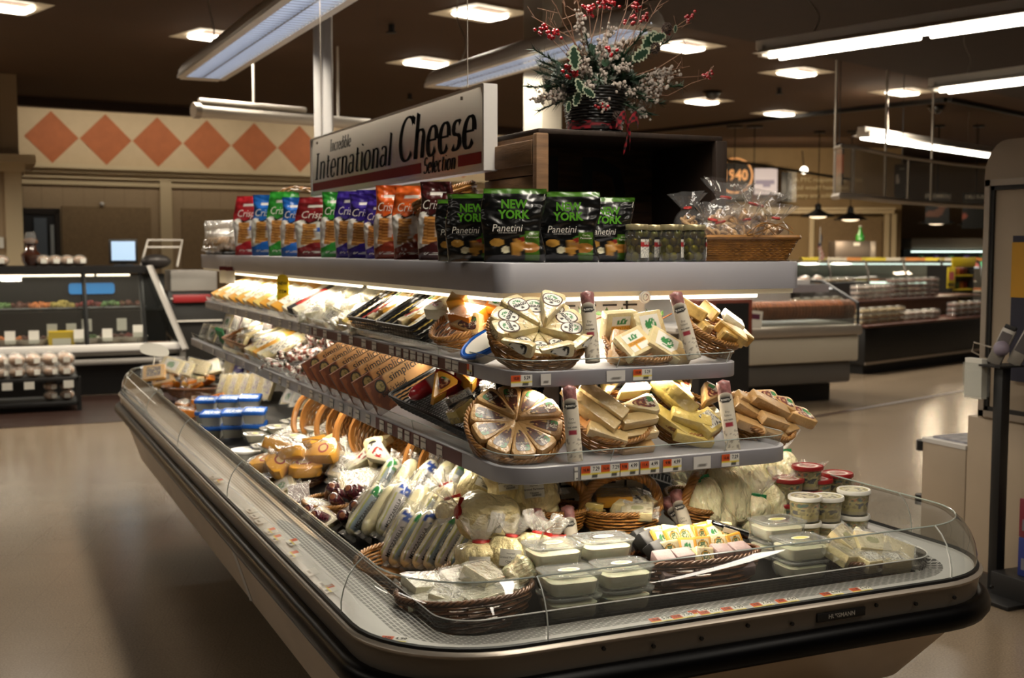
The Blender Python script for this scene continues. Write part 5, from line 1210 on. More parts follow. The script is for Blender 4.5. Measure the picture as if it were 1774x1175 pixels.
for i in range(150): q = rr.random(); b.add(ball(.0075, 6, 4), 0, T(rr.uniform(-.06, .06), rr.uniform(-.012, .012), rr.uniform(0, .10), rr.uniform(0, 90)), ('b9985f', '3a241a', '241510', '8a6a3c')[i % 4])
o = O('nut_pack', b, NUT); o.matrix_world = up_along((1.48, 3.22, LOW+.09), (.2, .3, .9)) if 0 else Matrix.Translation((1.44, 3.27, LOW+.035)) @ Matrix.Rotation(radians(-15), 4, 'Z'); tag(o, 'dark pack of mixed nuts behind the tan cheese wheel', 'snack pack')
# ---- hanging tags under the canopy
def hang_tag(kind):
    t = thing('hanging_tag', '', 'tag')
    if kind == 'y': O('card', slab(rrect(.07, .15, .03, 5), [(0, -.001), (0, .001)]), mat('tag_yellow', 'e8c81c', .5), t, rot=(90, 0, 0)); O('lettering', B().add(textgeo('NEW', .022, bold=.02), 0, T(0, -.0016, .03, 90)).add(textgeo('ITEM', .022, bold=.02), 0, T(0, -.0016, -.01, 90)), INK, t, flat=True)
    else: O('card', slab(rrect(.06, .10, .004, 2), [(0, -.001), (0, .001)]), PAPER, t, rot=(90, 0, 0)); O('header', B().add(bx(-.03, .03, -.0018, -.001, .026, .05)), REDSTRIP, t, flat=True)
    O('tag_string', tube([(0, 0, .05), (.004, 0, .09)], .001, 4), PAPER, t); return t
putM((hang_tag, 'y'), Matrix.Translation(AX(490, 502, 1.36)) @ T(rz=-50), 'yellow oval tag hanging above the white cheese pile')
putM((hang_tag, 'w'), Matrix.Translation(AX(388, 476, 1.352)) @ T(rz=-40), 'white ticket hanging at the far end of the canopy, farther of two'); putM((hang_tag, 'w'), Matrix.Translation(AX(399, 477, 1.352)) @ T(rz=-40), 'white ticket hanging at the far end of the canopy, nearer of two')
t = thing('dial_thermometer', 'round dial thermometer clipped under the canopy above the square cheese blocks', 'thermometer', PY(1117, 515, 3.10), (90, 0, 4))
O('dial_case', lathe([(.017, -.008), (.019, 0), (.019, .004), (.016, .005)], 24), WHITEMET, t); O('dial_face', B().add(patch(ngon(28, .0155), 8, .0055), 0, None, lambda x, y, z: lin('8a2a2a') if .5 < hypot(x, y)/.0155 < .7 and x > 0 else (K['gy'] if .5 < hypot(x, y)/.0155 < .7 else K['w'])), PRINT, t); O('needle', bar((0, 0, .0062), (.007, .009, .0062), .001), BLACK, t); O('clip', bx(-.004, .004, .015, .035, -.006, -.002), STEEL, t)
# ------------------------------------------------------------------ goods in the open well
def wb(px, py, rx, ry, h, lb, mk='g', rz=0, tilt=(0, 0), **k):
    p = W(px, py, .0); M = Matrix.Translation(p+Vector((0, 0, .004))) @ T(rx=tilt[0], ry=tilt[1], rz=rz)
    putM((basket, rx, ry, h, mk, 6, 1.25, k.get('handle'), k.get('hh', .12), k.get('hw', .012)), M, lb, 'wicker baskets in the open well'); return M
def gd(pn): return W(pn[0], pn[1], 0)
# corner basket with bagged white blocks
M = wb(806, 1080, .185, .125, .085, 'oval brown basket of white bagged cheese at the rounded corner of the well', 'd', 4)
WB = 'white bagged cheeses in the corner basket'
for i, (x, y, z, a, rx, lb) in enumerate(((-.09, .06, .085, 5, 10, 'square white cheese in film at the back, aisle side of the corner basket'), (.03, .07, .085, -4, 12, 'square white cheese in film at the back middle of the corner basket'), (-.06, -.01, .07, 50, 15, 'round white cheese in film in the front of the corner basket, aisle side'), (.02, -.04, .065, 10, 5, 'flat white cheese in film lowest at the front of the corner basket'), (.09, -.01, .07, -25, 8, 'white cheese with round label near the cup stacks, corner basket'), (-.11, -.03, .06, -30, 8, 'small white cheese against the aisle rim of the corner basket'), (.06, .03, .10, 30, 20, 'white cheese resting on top of the corner basket'))):
    putM((cheese_block, .105, .085, .045, 'wh', 'speck' if i in (4, 2) else 'none', .018), M @ T(x, y, z-.02, rx, j(8), a), lb, WB)
put((bagged, 'm', .045, .10, 'r'), M @ Vector((.125, .02, .07)), (20, 55, 20), 'round bagged cheese with blue print at the cup end of the corner basket', WB)
# stacked clear cups
def cups(cols, group, where, sz=1):
    n = 0
    for ci, (px, py) in enumerate(cols):
        p = gd((px, py))
        for r in range(2):
            for k in range(2):
                x, y = p.x+.02*r, p.y+.135*r; z = max(dz(x, y-.05), dz(x, y+.05))+.008+k*.083*sz
                put((deli_cup, 1, .145, .078), (x, y, z), (0, 0, -3+j(2)), 'clear cheese cup %s, %s of its stack, %s row' % (where[ci], ('bottom', 'top')[k], ('near', 'rear')[r]), group, s=(1, 1, sz))
cups(((985, 1078), (1076, 1064)), 'clear cups of white cheese beside the corner basket', ('next to the corner basket', 'next to the middle basket'), .70)
cups(((1385, 1010), (1472, 993)), 'clear cups of white cheese behind the near glass, far stack', ('just past the middle basket', 'beside the dark basket'), .66)
# middle basket of small cheese pieces
M = wb(1200, 1018, .205, .115, .085, 'long oval basket of small labelled cheese pieces in the middle of the well front', 'd', -2, (-4, 0))
SP = 'small cheese pieces in the middle basket'
rows = ((-.065, .060, 5, 'pk'), (-.045, .10, 5, 'pk'), (-.0, .12, 6, 'se'), (.05, .14, 7, 'se'), (.09, .14, 6, 'se'))
nm = ('lowest front row', 'second row', 'third row', 'fourth row', 'back row')
for r, (y, z, n, kd) in enumerate(rows):
    for i in range(n):
        x = -.15+.30*(i+.5)/n; rr_ = j(10)
        if kd == 'pk' and (r == 0 or i != 2): K_ = (cheese_block, .056, .048, .034, 'pk', 'none'); Mx = M @ T(x, y, z-.02, 25+j(6), j(6), j(8)); s_ = 'pinkish dusted cheese piece'
        elif i == 0 and r > 1: K_ = (cheese_block, .06, .05, .035, 'bk', 'none'); Mx = M @ T(x, y, z-.02, 50, j(10), 30); s_ = 'black waxed cheese piece'
        else: K_ = (cheese_block, .055, .06, .03, 'ye' if (i+r) % 3 else 'cr', 'seal' if (i+r) % 4 else 'green'); Mx = M @ T(x, y, z-.02, 62+j(8), j(12), j(14)); s_ = 'yellow cheese piece with round seal label' if (i+r) % 4 else 'cheese piece with green label'
        putM(K_, Mx, '%s, %s from aisle, %s of middle basket' % (s_, ORD[i], nm[r]), SP)
def dark_stick():
    t = thing('dark_cheese_stick', '', 'cheese'); O('wrapper', box(.11, .028, .022, b=.005), mat('black_shiny_wrap', '0a0a0a', .15, coat=1, bump=.6, bscale=60), t); O('label', bx(-.02, .02, -.0145, -.0135, .004, .018), PAPER, t, flat=True); return t
putM((dark_stick,), M @ T(.14, .03, .13, 10, 18, -28), 'black shiny wrapped stick on the far end of the middle basket', SP)
# bags at both sides of the middle basket
for i, (px, py, d, lb) in enumerate(((1003, 985, (-.25, .3, .9), 'leaning away from the others, beside the cup lids'), (1012, 962, (-.05, .4, .9), 'the upright middle one of three beside the cup lids'), (1034, 985, (.02, .35, .9), 'nearest the basket of small cheese pieces'))):
    p = W(px, py, .01); putM((sausage,), up_along((p.x, p.y+.12, p.z-.05), d), 'dry sausage in the well, '+lb, 'dry sausages in the open well')
for i, (px, py, d, lb) in enumerate(((1222, 940, (-.12, .35, .9), 'nearer the arched handle'), (1240, 936, (-.4, .5, .75), 'leaning behind it'))):
    p = W(px, py, .01); putM((sausage,), up_along((p.x, p.y+.06, p.z-.05), d), 'dry sausage poking up behind the middle basket, '+lb, 'dry sausages behind the middle basket')
# arch-handled baskets
M = Matrix.Translation((PY(1076, 880, 3.06).x, 3.06, .703)) @ T(rz=-4); putM((basket, .125, .10, .06, 'g', 6, 1.25, 'x', .105, .018), M, 'twisted-handle basket whose tall arch stands under the sale price cards', 'wicker baskets in the open well')
for i, (x, y, z, rx, rz, kd, lb) in enumerate(((-.06, -.04, .06, 30, 20, (cheese_wedge, 'goat', .14, 42, .035), 'big yellow-cream wedge lying foremost under the arched handle'), (-.02, .02, .075, 10, -15, (cheese_block, .11, .08, .035, 'ye', 'none', .03), 'amber block in film under the arched handle'), (.05, .03, .07, 10, 25, (cheese_block, .1, .07, .03, 'cr', 'none', .03), 'film-wrapped block in the back of the arched basket'), (.06, -.05, .06, 30, 60, (cheese_wedge, 'goat', .12, 42, .03), 'pale wedge leaning at the end of the arched basket'), (.02, -.07, .05, 20, -30, (cheese_block, .09, .06, .03, 'cr', 'olive', .02), 'cream block with olive label low in the arched basket'), (-.09, .02, .06, 10, 70, (cheese_block, .09, .06, .03, 'py', 'none', .02), 'pale block tucked beside the handle root of the arched basket'))):
    putM(kd, M @ T(x, y, z, rx, 0, rz), lb, 'cheeses in the arched-handle basket')
M = Matrix.Translation((PY(1192, 880, 3.10).x, 3.10, .70)) @ T(rz=40, rx=16); putM((basket, .11, .09, .06, 'g', 6, 1.25, 'x', .11, .016), M, 'tipped basket with an arched handle, its woven side facing the small cheese pieces', 'wicker baskets in the open well')
M = Matrix.Translation((PY(950, 880, 3.12).x, 3.12, .71)) @ T(rz=-25); putM((basket, .115, .09, .06, 'g', 6, 1.25, 'x', .105, .018), M, 'basket with an arched handle half hidden behind the bagged grated cheese', 'wicker baskets in the open well')
# green-taped bags
GT = 'bagged fresh cheese with green tape'
gb = [(1282, 905, -.25, .2, .95, .05, .16, 'big pale bag with a black print'), (1300, 925, .15, 0, 1, .045, .10, 'low round bag'), (1350, 925, .1, .1, 1, .034, .09, 'small bag'), (1400, 915, .05, .1, 1, .042, .12, 'full bag next to the lidded tubs'), (1362, 880, .05, .2, 1, .042, .15, 'upright tall bag before the red lids'), (1240, 905, -.3, .1, .9, .042, .12, 'bag behind the two sausages'), (1215, 895, -.2, .1, 1, .034, .09, 'small bag inside the tipped handle'), (1265, 925, -.5, .1, .8, .04, .15, 'long bag lying low'), (1325, 880, -.3, .3, .9, .046, .15, 'bag half hidden in the middle of the heap'), (1255, 865, -.5, .3, .7, .042, .13, 'bag at the top of the heap'), (1195, 865, -.1, .3, 1, .04, .12, 'bag behind the tipped handle'), (1335, 905, .3, .1, .9, .036, .10, 'bag in front of the tall ones'), (1310, 860, .1, .3, .9, .045, .13, 'clear-topped bag at the back'), (1175, 848, .6, .3, .5, .04, .13, 'thick bag lying at the back panel')]
for i, (px, py, dx, dy, dzz, r, L, lb) in enumerate(gb):
    p = PY(px, py, 3.02+.12*(py < 890)+.08*(py < 870)) if px > 1200 else W(px, py, .05); q = Vector((p.x, p.y, p.z-.01)); putM((bagged, 'm', round(r*1.15, 4), round(L*1.35, 3), 'g'), up_along(q, (dx, dy, dzz)), 'bagged white cheese, '+lb, GT)
# lidded tubs
TB = 'clear lidded tubs at the far corner of the well'
for i, (px, py, lid, z, lb) in enumerate(((1432, 905, 'w', 1, 'white-lidded tub standing second from the corner'), (1478, 893, 'w', 1, 'white-lidded tub standing nearest the corner glass'), (1394, 905, 'w', 1, 'white-lidded tub beside the green-taped bags'), (1415, 872, 'r', 1, 'red-lidded tub, foremost'), (1450, 862, 'r', 1, 'red-lidded tub, highest'), (1398, 850, 'r', 1, 'red-lidded tub, rearmost'), (1365, 872, 'r', 1, 'red-lidded tub behind the bags'), (1340, 838, 'w', 0, 'flat white-lidded tub behind the bags'), (1310, 828, 'w', 0, 'flat white-lidded tub farthest along'), (1275, 840, 'w', 0, 'flat white-lidded tub under the shelf'))):
    p = PY(px, py-4, 2.82 if i < 3 else (3.02 if i < 7 else 3.3)); k = 2 if z else 1
    for q in range(k):
        put((round_tub, lid, .050, .072, 'clear' if z else 'white'), (p.x, p.y, p.z-.078*(k-1)+q*.078), (0, 0, i*50+q*40), lb+(', upper of two' if k == 2 and q else ', lower of two' if k == 2 else ''), TB)
# dark basket of square cheeses
M = Matrix.Translation((2.30, 2.63, .60)); putM((basket, .125, .10, .06, 'd'), M, 'dark oval basket of square cheeses at the far corner of the near glass')
for i, (x, y, z, rx, ry, rz, lk, lb) in enumerate(((-.09, -.02, .075, 20, 10, 20, 'olive', 'front, aisle side'), (-.03, .05, .10, 35, -5, 30, 'olive', 'highest at the back'), (.03, .0, .09, 25, 8, -20, 'olive', 'middle, large label'), (.07, .05, .085, 20, 20, 10, 'none', 'back, corner side'), (.09, -.04, .07, 30, 20, -35, 'none', 'leaning on the corner rim'), (-.02, -.06, .06, 10, 0, 5, 'speck', 'front with a black bar code'), (.04, -.075, .055, 10, 0, -10, 'speck', 'front beside the bar code one'), (-.11, .05, .06, 10, 20, 45, 'none', 'back, aisle side'), (.0, .09, .06, 20, 0, 0, 'none', 'deep at the back'))):
    putM((cheese_block, .09, .08, .038, 'cr' if i != 3 else 'wh', lk, .022), M @ T(x, y, z-.015, rx, ry, rz), 'square cream cheese in film in the dark basket, '+lb, 'square cheeses in the dark basket')
# big bags with red ties
RB = 'large bags of grated cheese with red ties'
for i, (px, py, dx, dy, dzz, r, L, lab, up, lb) in enumerate(((838, 1018, .05, .1, 1, .058, .095, 1, 0, 'standing foremost with its label to the corner basket'), (888, 1008, .15, .1, 1, .052, .095, 1, 0, 'standing second, beside the foremost one'), (928, 1002, .25, .1, .95, .05, .095, 1, 0, 'standing next to the rear cup lids'), (966, 998, .05, .1, 1, .048, .08, 0, 0, 'low round one beside the sausages'), (905, 962, -.95, .0, .22, .056, .17, 1, .085, 'lying on its side across the heap'), (822, 950, .5, .2, .75, .056, .15, 1, .10, 'topmost, leaning on the lower shelf'), (895, 945, .0, .3, .8, .055, .13, 1, .09, 'upright behind the one lying across'), (938, 945, .1, .4, .8, .052, .11, 1, .07, 'under the hidden arched handle'), (805, 960, -.2, .2, .9, .046, .11, 0, .03, 'beside the cheese logs'), (920, 950, .6, .2, .6, .046, .10, 0, .05, 'tucked behind the standing ones'), (795, 925, -.2, .3, .8, .042, .10, 0, .03, 'smallest, with the broad red tape'))):
    p = W(px, py, 0); putM((bagged, 'p', round(r*1.25, 4), round(L*1.15, 3), 'r', lab), up_along((p.x, p.y+.03, p.z+.01+up), (dx, dy, dzz)), 'bag of grated cheese with red tie, '+lb, RB)
# basket of mozzarella logs
M = wb(700, 1008, .20, .14, .06, 'wide basket whose rim shows in front of the printed cheese logs', 'g', 65)
LG = 'cheese logs in printed film'; n = 0
for r, (py0, py1, px0, px1, cnt) in enumerate(((1008, 1022, 660, 800, 8), (965, 975, 605, 795, 8), (925, 935, 640, 790, 6))):
    for i in range(cnt):
        u = i/(cnt-1); px = px0+(px1-px0)*u; py = py0+(py1-py0)*u; p = W(px, py-22, .0)
        v = (0, 1, 2, 0, 1)[n % 5] if r == 0 else (1, 3, 0, 3)[n % 4]
        putM((mozz_log, v, .028 if r != 1 else .031, .195), up_along((p.x, p.y, p.z+.012+.02*r), (.62+j(.08), .22+j(.08), .78)), 'white cheese log in printed film, %s from the aisle glass in the %s' % (ORD[i], ('foremost row', 'second row', 'rear row')[r]), LG); n += 1
# small leaf-label cheeses behind logs
for i, (px, py) in enumerate(((668, 880), (715, 900), (760, 905), (700, 872), (740, 880), (775, 888), (650, 905), (790, 870))):
    p = W(px, py, 0); putM((cheese_block, .09, .075, .04, 'wh', ('green', 'none', 'green', 'speck')[i % 4], .022), orient((p.x, p.y, p.z+.06+.01*(i % 3)), (-.5+j(.3), -.5+j(.2), .7), j(30)), 'white cheese in film %s, behind the printed logs' % ('with leaf label' if i % 2 == 0 else 'with small print',)+', %s toward the grated bags' % ORD[i], 'white cheeses behind the printed logs')
# salami cluster and its basket
M = wb(575, 895, .12, .10, .05, 'flat basket with a hoop handle laid down beside the dark red salami', 'g', 60)
def dark_salami():
    t = thing('small_salami', '', 'sausage'); r = .022
    O('casing', lathe([(.3*r, 0), (.9*r, .008), (r, .03), (r, .085), (.85*r, .10), (.5*r, .106)], 16), mat('salami_dark', '4a1c26', .25, coat=1, bump=1, bscale=70, var=.6, vscale=60), t); O('cut_end', lathe([(.48*r, .1061), (.40*r, .1075), (.16*r, .1075), (.15*r, .105), (.01*r, .105)], 16), mat('salami_end', '8a5434', .5), t); return t
for i, (px, py) in enumerate(((570, 870), (592, 880), (612, 885), (585, 855), (605, 862), (625, 868), (640, 860), (560, 890), (645, 880), (575, 905), (598, 900), (622, 893))):
    p = W(px, py, .03); putM((dark_salami,), up_along(p, (-.5+j(.5), -.5+j(.5), .5+j(.2))), 'small dark red salami in film, %s in the heap beside the flat basket' % ORD[i], 'small dark red salamis')
# white and tan wedges
for i, (px, py, k, r, lb) in enumerate(((610, 845, 'white', .13, 'with red label, nearest the salamis'), (650, 850, 'goat', .14, 'lying flat in the middle'), (690, 850, 'white', .13, 'with a round white label'), (665, 825, 'white', .12, 'with a red triangle label'), (640, 815, 'goat', .13, 'behind the red-labelled one'), (735, 845, 'goat', .14, 'standing high near the hoop-handled basket'), (700, 822, 'pale', .12, 'under the row of shelf tickets'), (615, 800, 'goat', .12, 'standing beside the lidded tubs'), (720, 830, 'tan', .11, 'tan one'), (590, 820, 'goat', .12, 'beside the yellow basket'), (770, 870, 'goat', .12, 'next to the leaf-label cheeses'), (685, 800, 'goat', .12, 'deepest under the shelf'), (600, 775, 'goat', .11, 'beside the black packs'))):
    p = W(px, py, 0); putM((cheese_wedge, k, r, 40, .04), orient((p.x, p.y, p.z+.045+.02*(i % 3)), (-.55+j(.3), -.55+j(.3), .65), 60+i*47), 'triangular pale cheese wedge in film, '+lb, 'pale wedges in the open well')
# leaning baskets with bentwood hoops
def hoop_basket(R_=.105, dpt=.09):
    t = thing('hoop_basket', '', 'basket'); b = B(); N = 72
    for q in range(13):
        z = dpt*q/13; k = .70+.30*(q/13); b.add(tube([((R_*k+.0022*cos(11*2*pi*i/N+pi*q))*cos(2*pi*i/N), (R_*k+.0022*cos(11*2*pi*i/N+pi*q))*sin(2*pi*i/N)*.8, z) for i in range(N)], .0040, 5, True))
    for i in range(9):
        x = -R_*.6+R_*1.2*i/8; b.add(tube([(x, -R_*.5, .002+.003*(i % 2)), (x, R_*.5, .002+.003*((i+1) % 2))], .006, 4)); b.add(tube([(-R_*.6, x*.7, .003), (R_*.6, x*.7, .004)], .005, 4))
    O('woven_bowl', b, WICK, t, sharp=80)
    O('bentwood_hoop', slab([(R_*1.03*cos(2*pi*i/40), R_*.84*sin(2*pi*i/40)) for i in range(40)], [(0, dpt-.014), (0, dpt+.014), (.007, dpt+.014), (.007, dpt-.014)], cap0=False, cap1=False), BENT, t)
    for q in (-1, 1): O('hoop_handle', tube([(q*(R_+.055*sin(pi*i/20)), .075*cos(pi*i/20), dpt) for i in range(21)], .011, 6), BENT, t)
    return t
for i, (px, py, s, nrm, lb) in enumerate(((560, 775, 1.0, (-.9, -.35, .35), 'farthest of the hoop baskets leaning under the lower shelf'), (612, 790, 1.0, (-.8, -.5, .3), 'second hoop basket leaning under the lower shelf, behind the black packs'), (668, 812, 1.15, (-.75, -.55, .35), 'third and largest hoop basket leaning under the row of shelf tickets'), (795, 878, 1.1, (-.85, -.45, .3), 'nearest hoop basket, with its bent handle facing the aisle beside the grated cheese'))):
    p = W(px, py, 0); M = orient(p+Vector((.05, .06, .11)), nrm, 0); putM((hoop_basket,), M @ T(0, 0, -.06), lb, 'hoop baskets leaning on the back panel', s=s*1.25)
# gouda basket
M = wb(522, 838, .165, .11, .05, 'oval basket of yellow wedges in film beside the aisle glass', 'd', 70)
for i in range(9):
    a = i*2.4; q = .03+.06*(i % 3)/2; z = .07+.025*(i // 3)
    putM((cheese_wedge, 'yellow', .165, 52, .045), M @ T(q*cos(a)-.05, q*sin(a)*.7, z, j(25), j(25), i*67), 'yellow wedge in crinkled film, %s of the heap in the oval basket' % ('bottom layer', 'middle layer', 'top layer')[i // 3]+', '+ORD[i], 'yellow wedges in the oval basket'); 
for i in range(4): p = M @ Vector((-.06+.05*i, .05*(-1)**i, .12+.02*(i % 2))); put((cheese_block, .10, .04, .03, 'ye', 'speck' if i % 2 else 'none', .025), p, (j(30), j(20), i*50), 'long yellow piece in film lying over the yellow wedges, '+ORD[i], 'yellow bars over the wedges')
# flat clear tubs, white tubs
FT2 = 'flat clear tubs of white cheese'; n = 0
for r in range(4):
    for c in range(5):
        if (r, c) in ((3, 4), (0, 0)): continue
        x, y = 1.16+c*.105, 5.62-r*.155+j(.01); put((deli_cup, 2, .115, .045), (x, y, max(dz(x-.05, y), dz(x+.05, y))+.004+.03*(r % 2)), (0, 0, 90+j(5)), 'flat clear tub, %s from the aisle, %s row before the blue lids' % (ORD[c], ORD[r]), FT2, s=(1, 1, .8))
for i, (px, py, lb) in enumerate(((428, 805, 'large white-lidded round tub against the aisle glass'), (572, 800, 'large white-lidded round tub behind the yellow wedges, upper'), (582, 822, 'large white-lidded round tub behind the yellow wedges, lower'))):
    p = W(px, py, 0); put((round_tub, 'w', .075, .06, 'white'), (p.x, p.y, p.z+.006), (0, 0, i*40), lb, 'large white round tubs')
# blue lidded tubs
for r in range(2):
    for c in range(3):
        for k in range(2):
            p = W(370+c*37, 762-c*1.5, 0) if r == 0 else W(360+c*38, 735-c*1, 0)
            put((blue_tub,), (p.x, p.y+.02, p.z+.012+k*.066), (9, 0, -24), 'blue-lidded rectangular tub, %s column from the aisle, %s row, %s of two' % (ORD[c], ('near', 'far')[r], ('lower', 'upper')[k]), 'blue-lidded tubs')
# black packs and grey forked ticket holders
for i in range(5):
    p = W(545+i*12, 772-i*4, 0); putM((cheese_block, .16, .06, .02, 'bk', 'words' if i % 2 else 'speck'), long_along((p.x, p.y, p.z+.03), (.75, .2+j(.1), .5), (-.5, -.5, .8)) @ T(.06, 0, 0), 'flat black pack slanting up under the shelf edge, %s from the blue lids' % ORD[i], 'flat black packs')
def forked(kind):
    t = thing('ticket_holder', '', 'sign'); O('stem', B().add(tube([(0, 0, 0), (.0, .0, .12)], .004, 6)), mat('grey_plastic', '6c6a68', .4) if kind == 'g' else PAPER, t); O('base', bx(-.02, .02, -.015, .015, 0, .006), BLACK, t)
    if kind == 'g': O('ticket', slab(rrect(.10, .06, .004, 2), [(0, -.002), (0, .002)]), mat('grey_plastic2', '55575a', .5), t, loc=(0, 0, .14), rot=(75, 0, 0))
    else: O('ticket', slab(smooth2([(-.05, -.02), (.05, -.025), (.06, .0), (.03, .025), (-.04, .03), (-.06, .01)], 2), [(0, -.002), (0, .002)]), PAPER, t, loc=(0, 0, .14), rot=(80, 0, 0))
    return t
p = W(590, 770, 0); putM((forked, 'g'), up_along(p, (.3, .1, .8)), 'grey ticket on a stalk standing among the black packs')
p = W(263, 668, 0); putM((forked, 'w'), up_along(p, (.1, 0, 1)) , 'white cloud-shaped ticket on a stalk at the far end of the well', s=1.5)
# dim packs in the shade behind
for i in range(9):
    p = W(475+i*16, 712+i*5, 0); putM((cheese_block, .11, .08, .03, ('cr', 'wh', 'py')[i % 3], ('green', 'words', 'none')[i % 3], .012), up_along((p.x+.12, p.y+.1, p.z+.05), (.5, .1, 1), (-1, -.5, 0)) @ T(0, 0, 0, 90, 90), 'pack standing in the shade under the lower shelf, %s from the far end' % ORD[i], 'packs in the shade under the shelf')
for r in range(2):
    for i in range(9):
        p = W(388+i*10-r*6, 700-r*20, 0); putM((cheese_block, .15, .07, .028, ('cr', 'py')[i % 2], ('purple', 'none')[(i+r) % 2], .010), long_along((p.x+.05*r, p.y+.05, p.z+.04+.05*r), (.35, .1, .9), (-.8, -.5, .3)) @ T(.05, 0, 0), 'tall cream pack with purple print, %s from the aisle in the %s standing row' % (ORD[i], ('near', 'far')[r]), 'tall cream packs standing in rows')
for i, (px, py) in enumerate(((398, 668), (418, 662), (428, 674))): p = W(px, py, .05); putM((cheese_block, .12, .10, .05, 'bk', 'none') if 0 else (purple_bag,) if 0 else (snack_bag, 'purple', .15, .30, 1, ''), up_along((p.x+.04, p.y, p.z), (.2, .1, 1)), 'small purple bag beyond the tall cream packs, %s from the aisle' % ORD[i], 'purple bags', s=.42)
M = wb(330, 688, .17, .12, .05, 'dark basket of orange smoked cheese at the far end of the well', 'd', -24)
for i in range(11): a = i*1.9; q = .05+.05*(i % 3); putM((cheese_wedge, 'yellow', .09, 50, .035) if 0 else (cheese_block, .08, .065, .035, 'or' if 0 else ('og', 'ye', 'og', 'cr')[i % 4], ('purple', 'speck', 'none', 'green')[i % 4], .02), M @ T(q*cos(a), q*sin(a)*.7, .06+.012*(i % 4), j(30), j(30), i*50), '%s pack in the dark far-end basket, %s of the heap' % (('orange', 'yellow', 'deep orange', 'pale')[i % 4], ORD[i]), 'packs in the dark far-end basket')
for i, (px, py) in enumerate(((305, 712), (322, 715), (340, 712), (360, 706), (378, 703), (318, 728), (300, 700))): p = W(px, py, 0); put((cheese_block, .10, .08, .05, 'og' if i % 3 else 'pk', 'speck' if i % 2 else 'none', .02), (p.x, p.y, p.z+.02), (j(20), j(20), i*40), 'orange or pink film pack beside the blue lids, %s from the far end' % ORD[i], 'film packs between the dark basket and the blue lids')
for i, (px, py, k) in enumerate(((300, 660, 'green'), (318, 664, 'speck'), (345, 662, 'none'), (365, 664, 'green'), (270, 672, 'dark'), (285, 680, 'dark'))): p = W(px, py, 0); putM((cheese_block, .13, .09, .04, 'cr' if i < 4 else 'ye', k, .02), orient((p.x, p.y, p.z+.08), (-.4, -.8, .6), j(20)), 'pale pack with label standing beyond the dark far-end basket, %s from the aisle' % ORD[i], 'pale packs at the far end')

# loose film-wrapped fill between the baskets, resting on the deck
n = 0
for (px, py, kd, s_) in ((470, 850, 'ye', 1), (495, 868, 'cr', 1), (520, 880, 'pk', .9), (545, 905, 'cr', .9), (452, 826, 'wh', 1), (630, 905, 'wh', 1), (560, 925, 'cr', .9), (615, 860, 'cr', 1.1), (655, 862, 'wh', 1.1), (690, 868, 'wh', 1), (720, 875, 'cr', 1), (745, 865, 'wh', 1), (800, 895, 'wh', 1), (765, 900, 'cr', 1), (560, 812, 'py', 1), (600, 830, 'cr', 1.1), (630, 838, 'wh', 1.1), (700, 845, 'cr', 1.1), (730, 860, 'wh', 1), (770, 845, 'cr', 1), (640, 790, 'cr', 1), (590, 795, 'wh', .9), (470, 790, 'wh', .9), (500, 775, 'wh', .9), (530, 762, 'wh', .9), (520, 795, 'wh', 1), (545, 785, 'wh', 1)):
    p = W(px, py, 0); putM((cheese_block, .11, .085, .042, kd, ('speck', 'green', 'none', 'words')[n % 4], .025), orient((p.x, p.y, p.z+.03), (-.35+j(.35), -.35+j(.35), .85), n*53), 'film-wrapped %s piece in the loose fill, %s toward the %s' % ({'ye': 'yellow', 'cr': 'cream', 'pk': 'pink', 'wh': 'white', 'py': 'pale yellow'}[kd], 'number %d' % (n+1), 'back panel' if py < 840 else 'aisle glass'), 'film-wrapped pieces between the baskets', s=s_); n += 1
# ------------------------------------------------------------------ on top of the canopy
CT = TOP+.088
SBG = 'snack bags in a row on the canopy'
for i, (px, ck, top_, h, w, lb) in enumerate(((432, 'red', 345, 0, .15, 'red and white snack bag farthest along the row'), (463, 'blue', 342, 0, .15, 'first blue and white snack bag, beside the farthest red one'), (489, 'green', 336, 0, .14, 'green and white snack bag between the two blue ones'), (512, 'blue', 345, 0, .13, 'second blue and white snack bag, with green foil behind it'),
     (546, 'dred', 344, 0, .17, 'dark red snack bag beside the second blue one'), (582, 'green', 334, 0, .13, 'tall green snack bag between dark red and purple ones'), (607, 'purple', 332, 0, .13, 'first purple snack bag, beside the tall green one'), (634, 'purple', 336, 0, .15, 'second purple snack bag'), (657, 'purple', 345, 0, .12, 'third purple snack bag, tucked beside the first orange one'),
     (675, 'orange', 320, 0, .12, 'first orange snack bag with a shiny silver top'), (712, 'orange', 320, 0, .14, 'second orange snack bag with a shiny silver top'), (757, 'brown', 312, 0, .14, 'dark brown snack bag beside the orange ones'), (788, 'brown', 330, 0, .11, 'dark brown snack bag half behind the black bags'))):
    p = PX(px, 440, 1.44+.012*(i % 3)); D_ = (p-EYEV).dot(fw); h = (447-top_)/2037*D_
    f = math.degrees(atan2(p.x, p.y)); a = putM((snack_bag, ck, .15, .30, (1, 3)[i % 2], 'Crisps'), Matrix.Translation((p.x, p.y, CT)) @ T(rz=-f*.9-14+j(5)), lb, SBG, s=(w/.15*1.0*(.6+.4*D_/5.0), 1, h/.30))
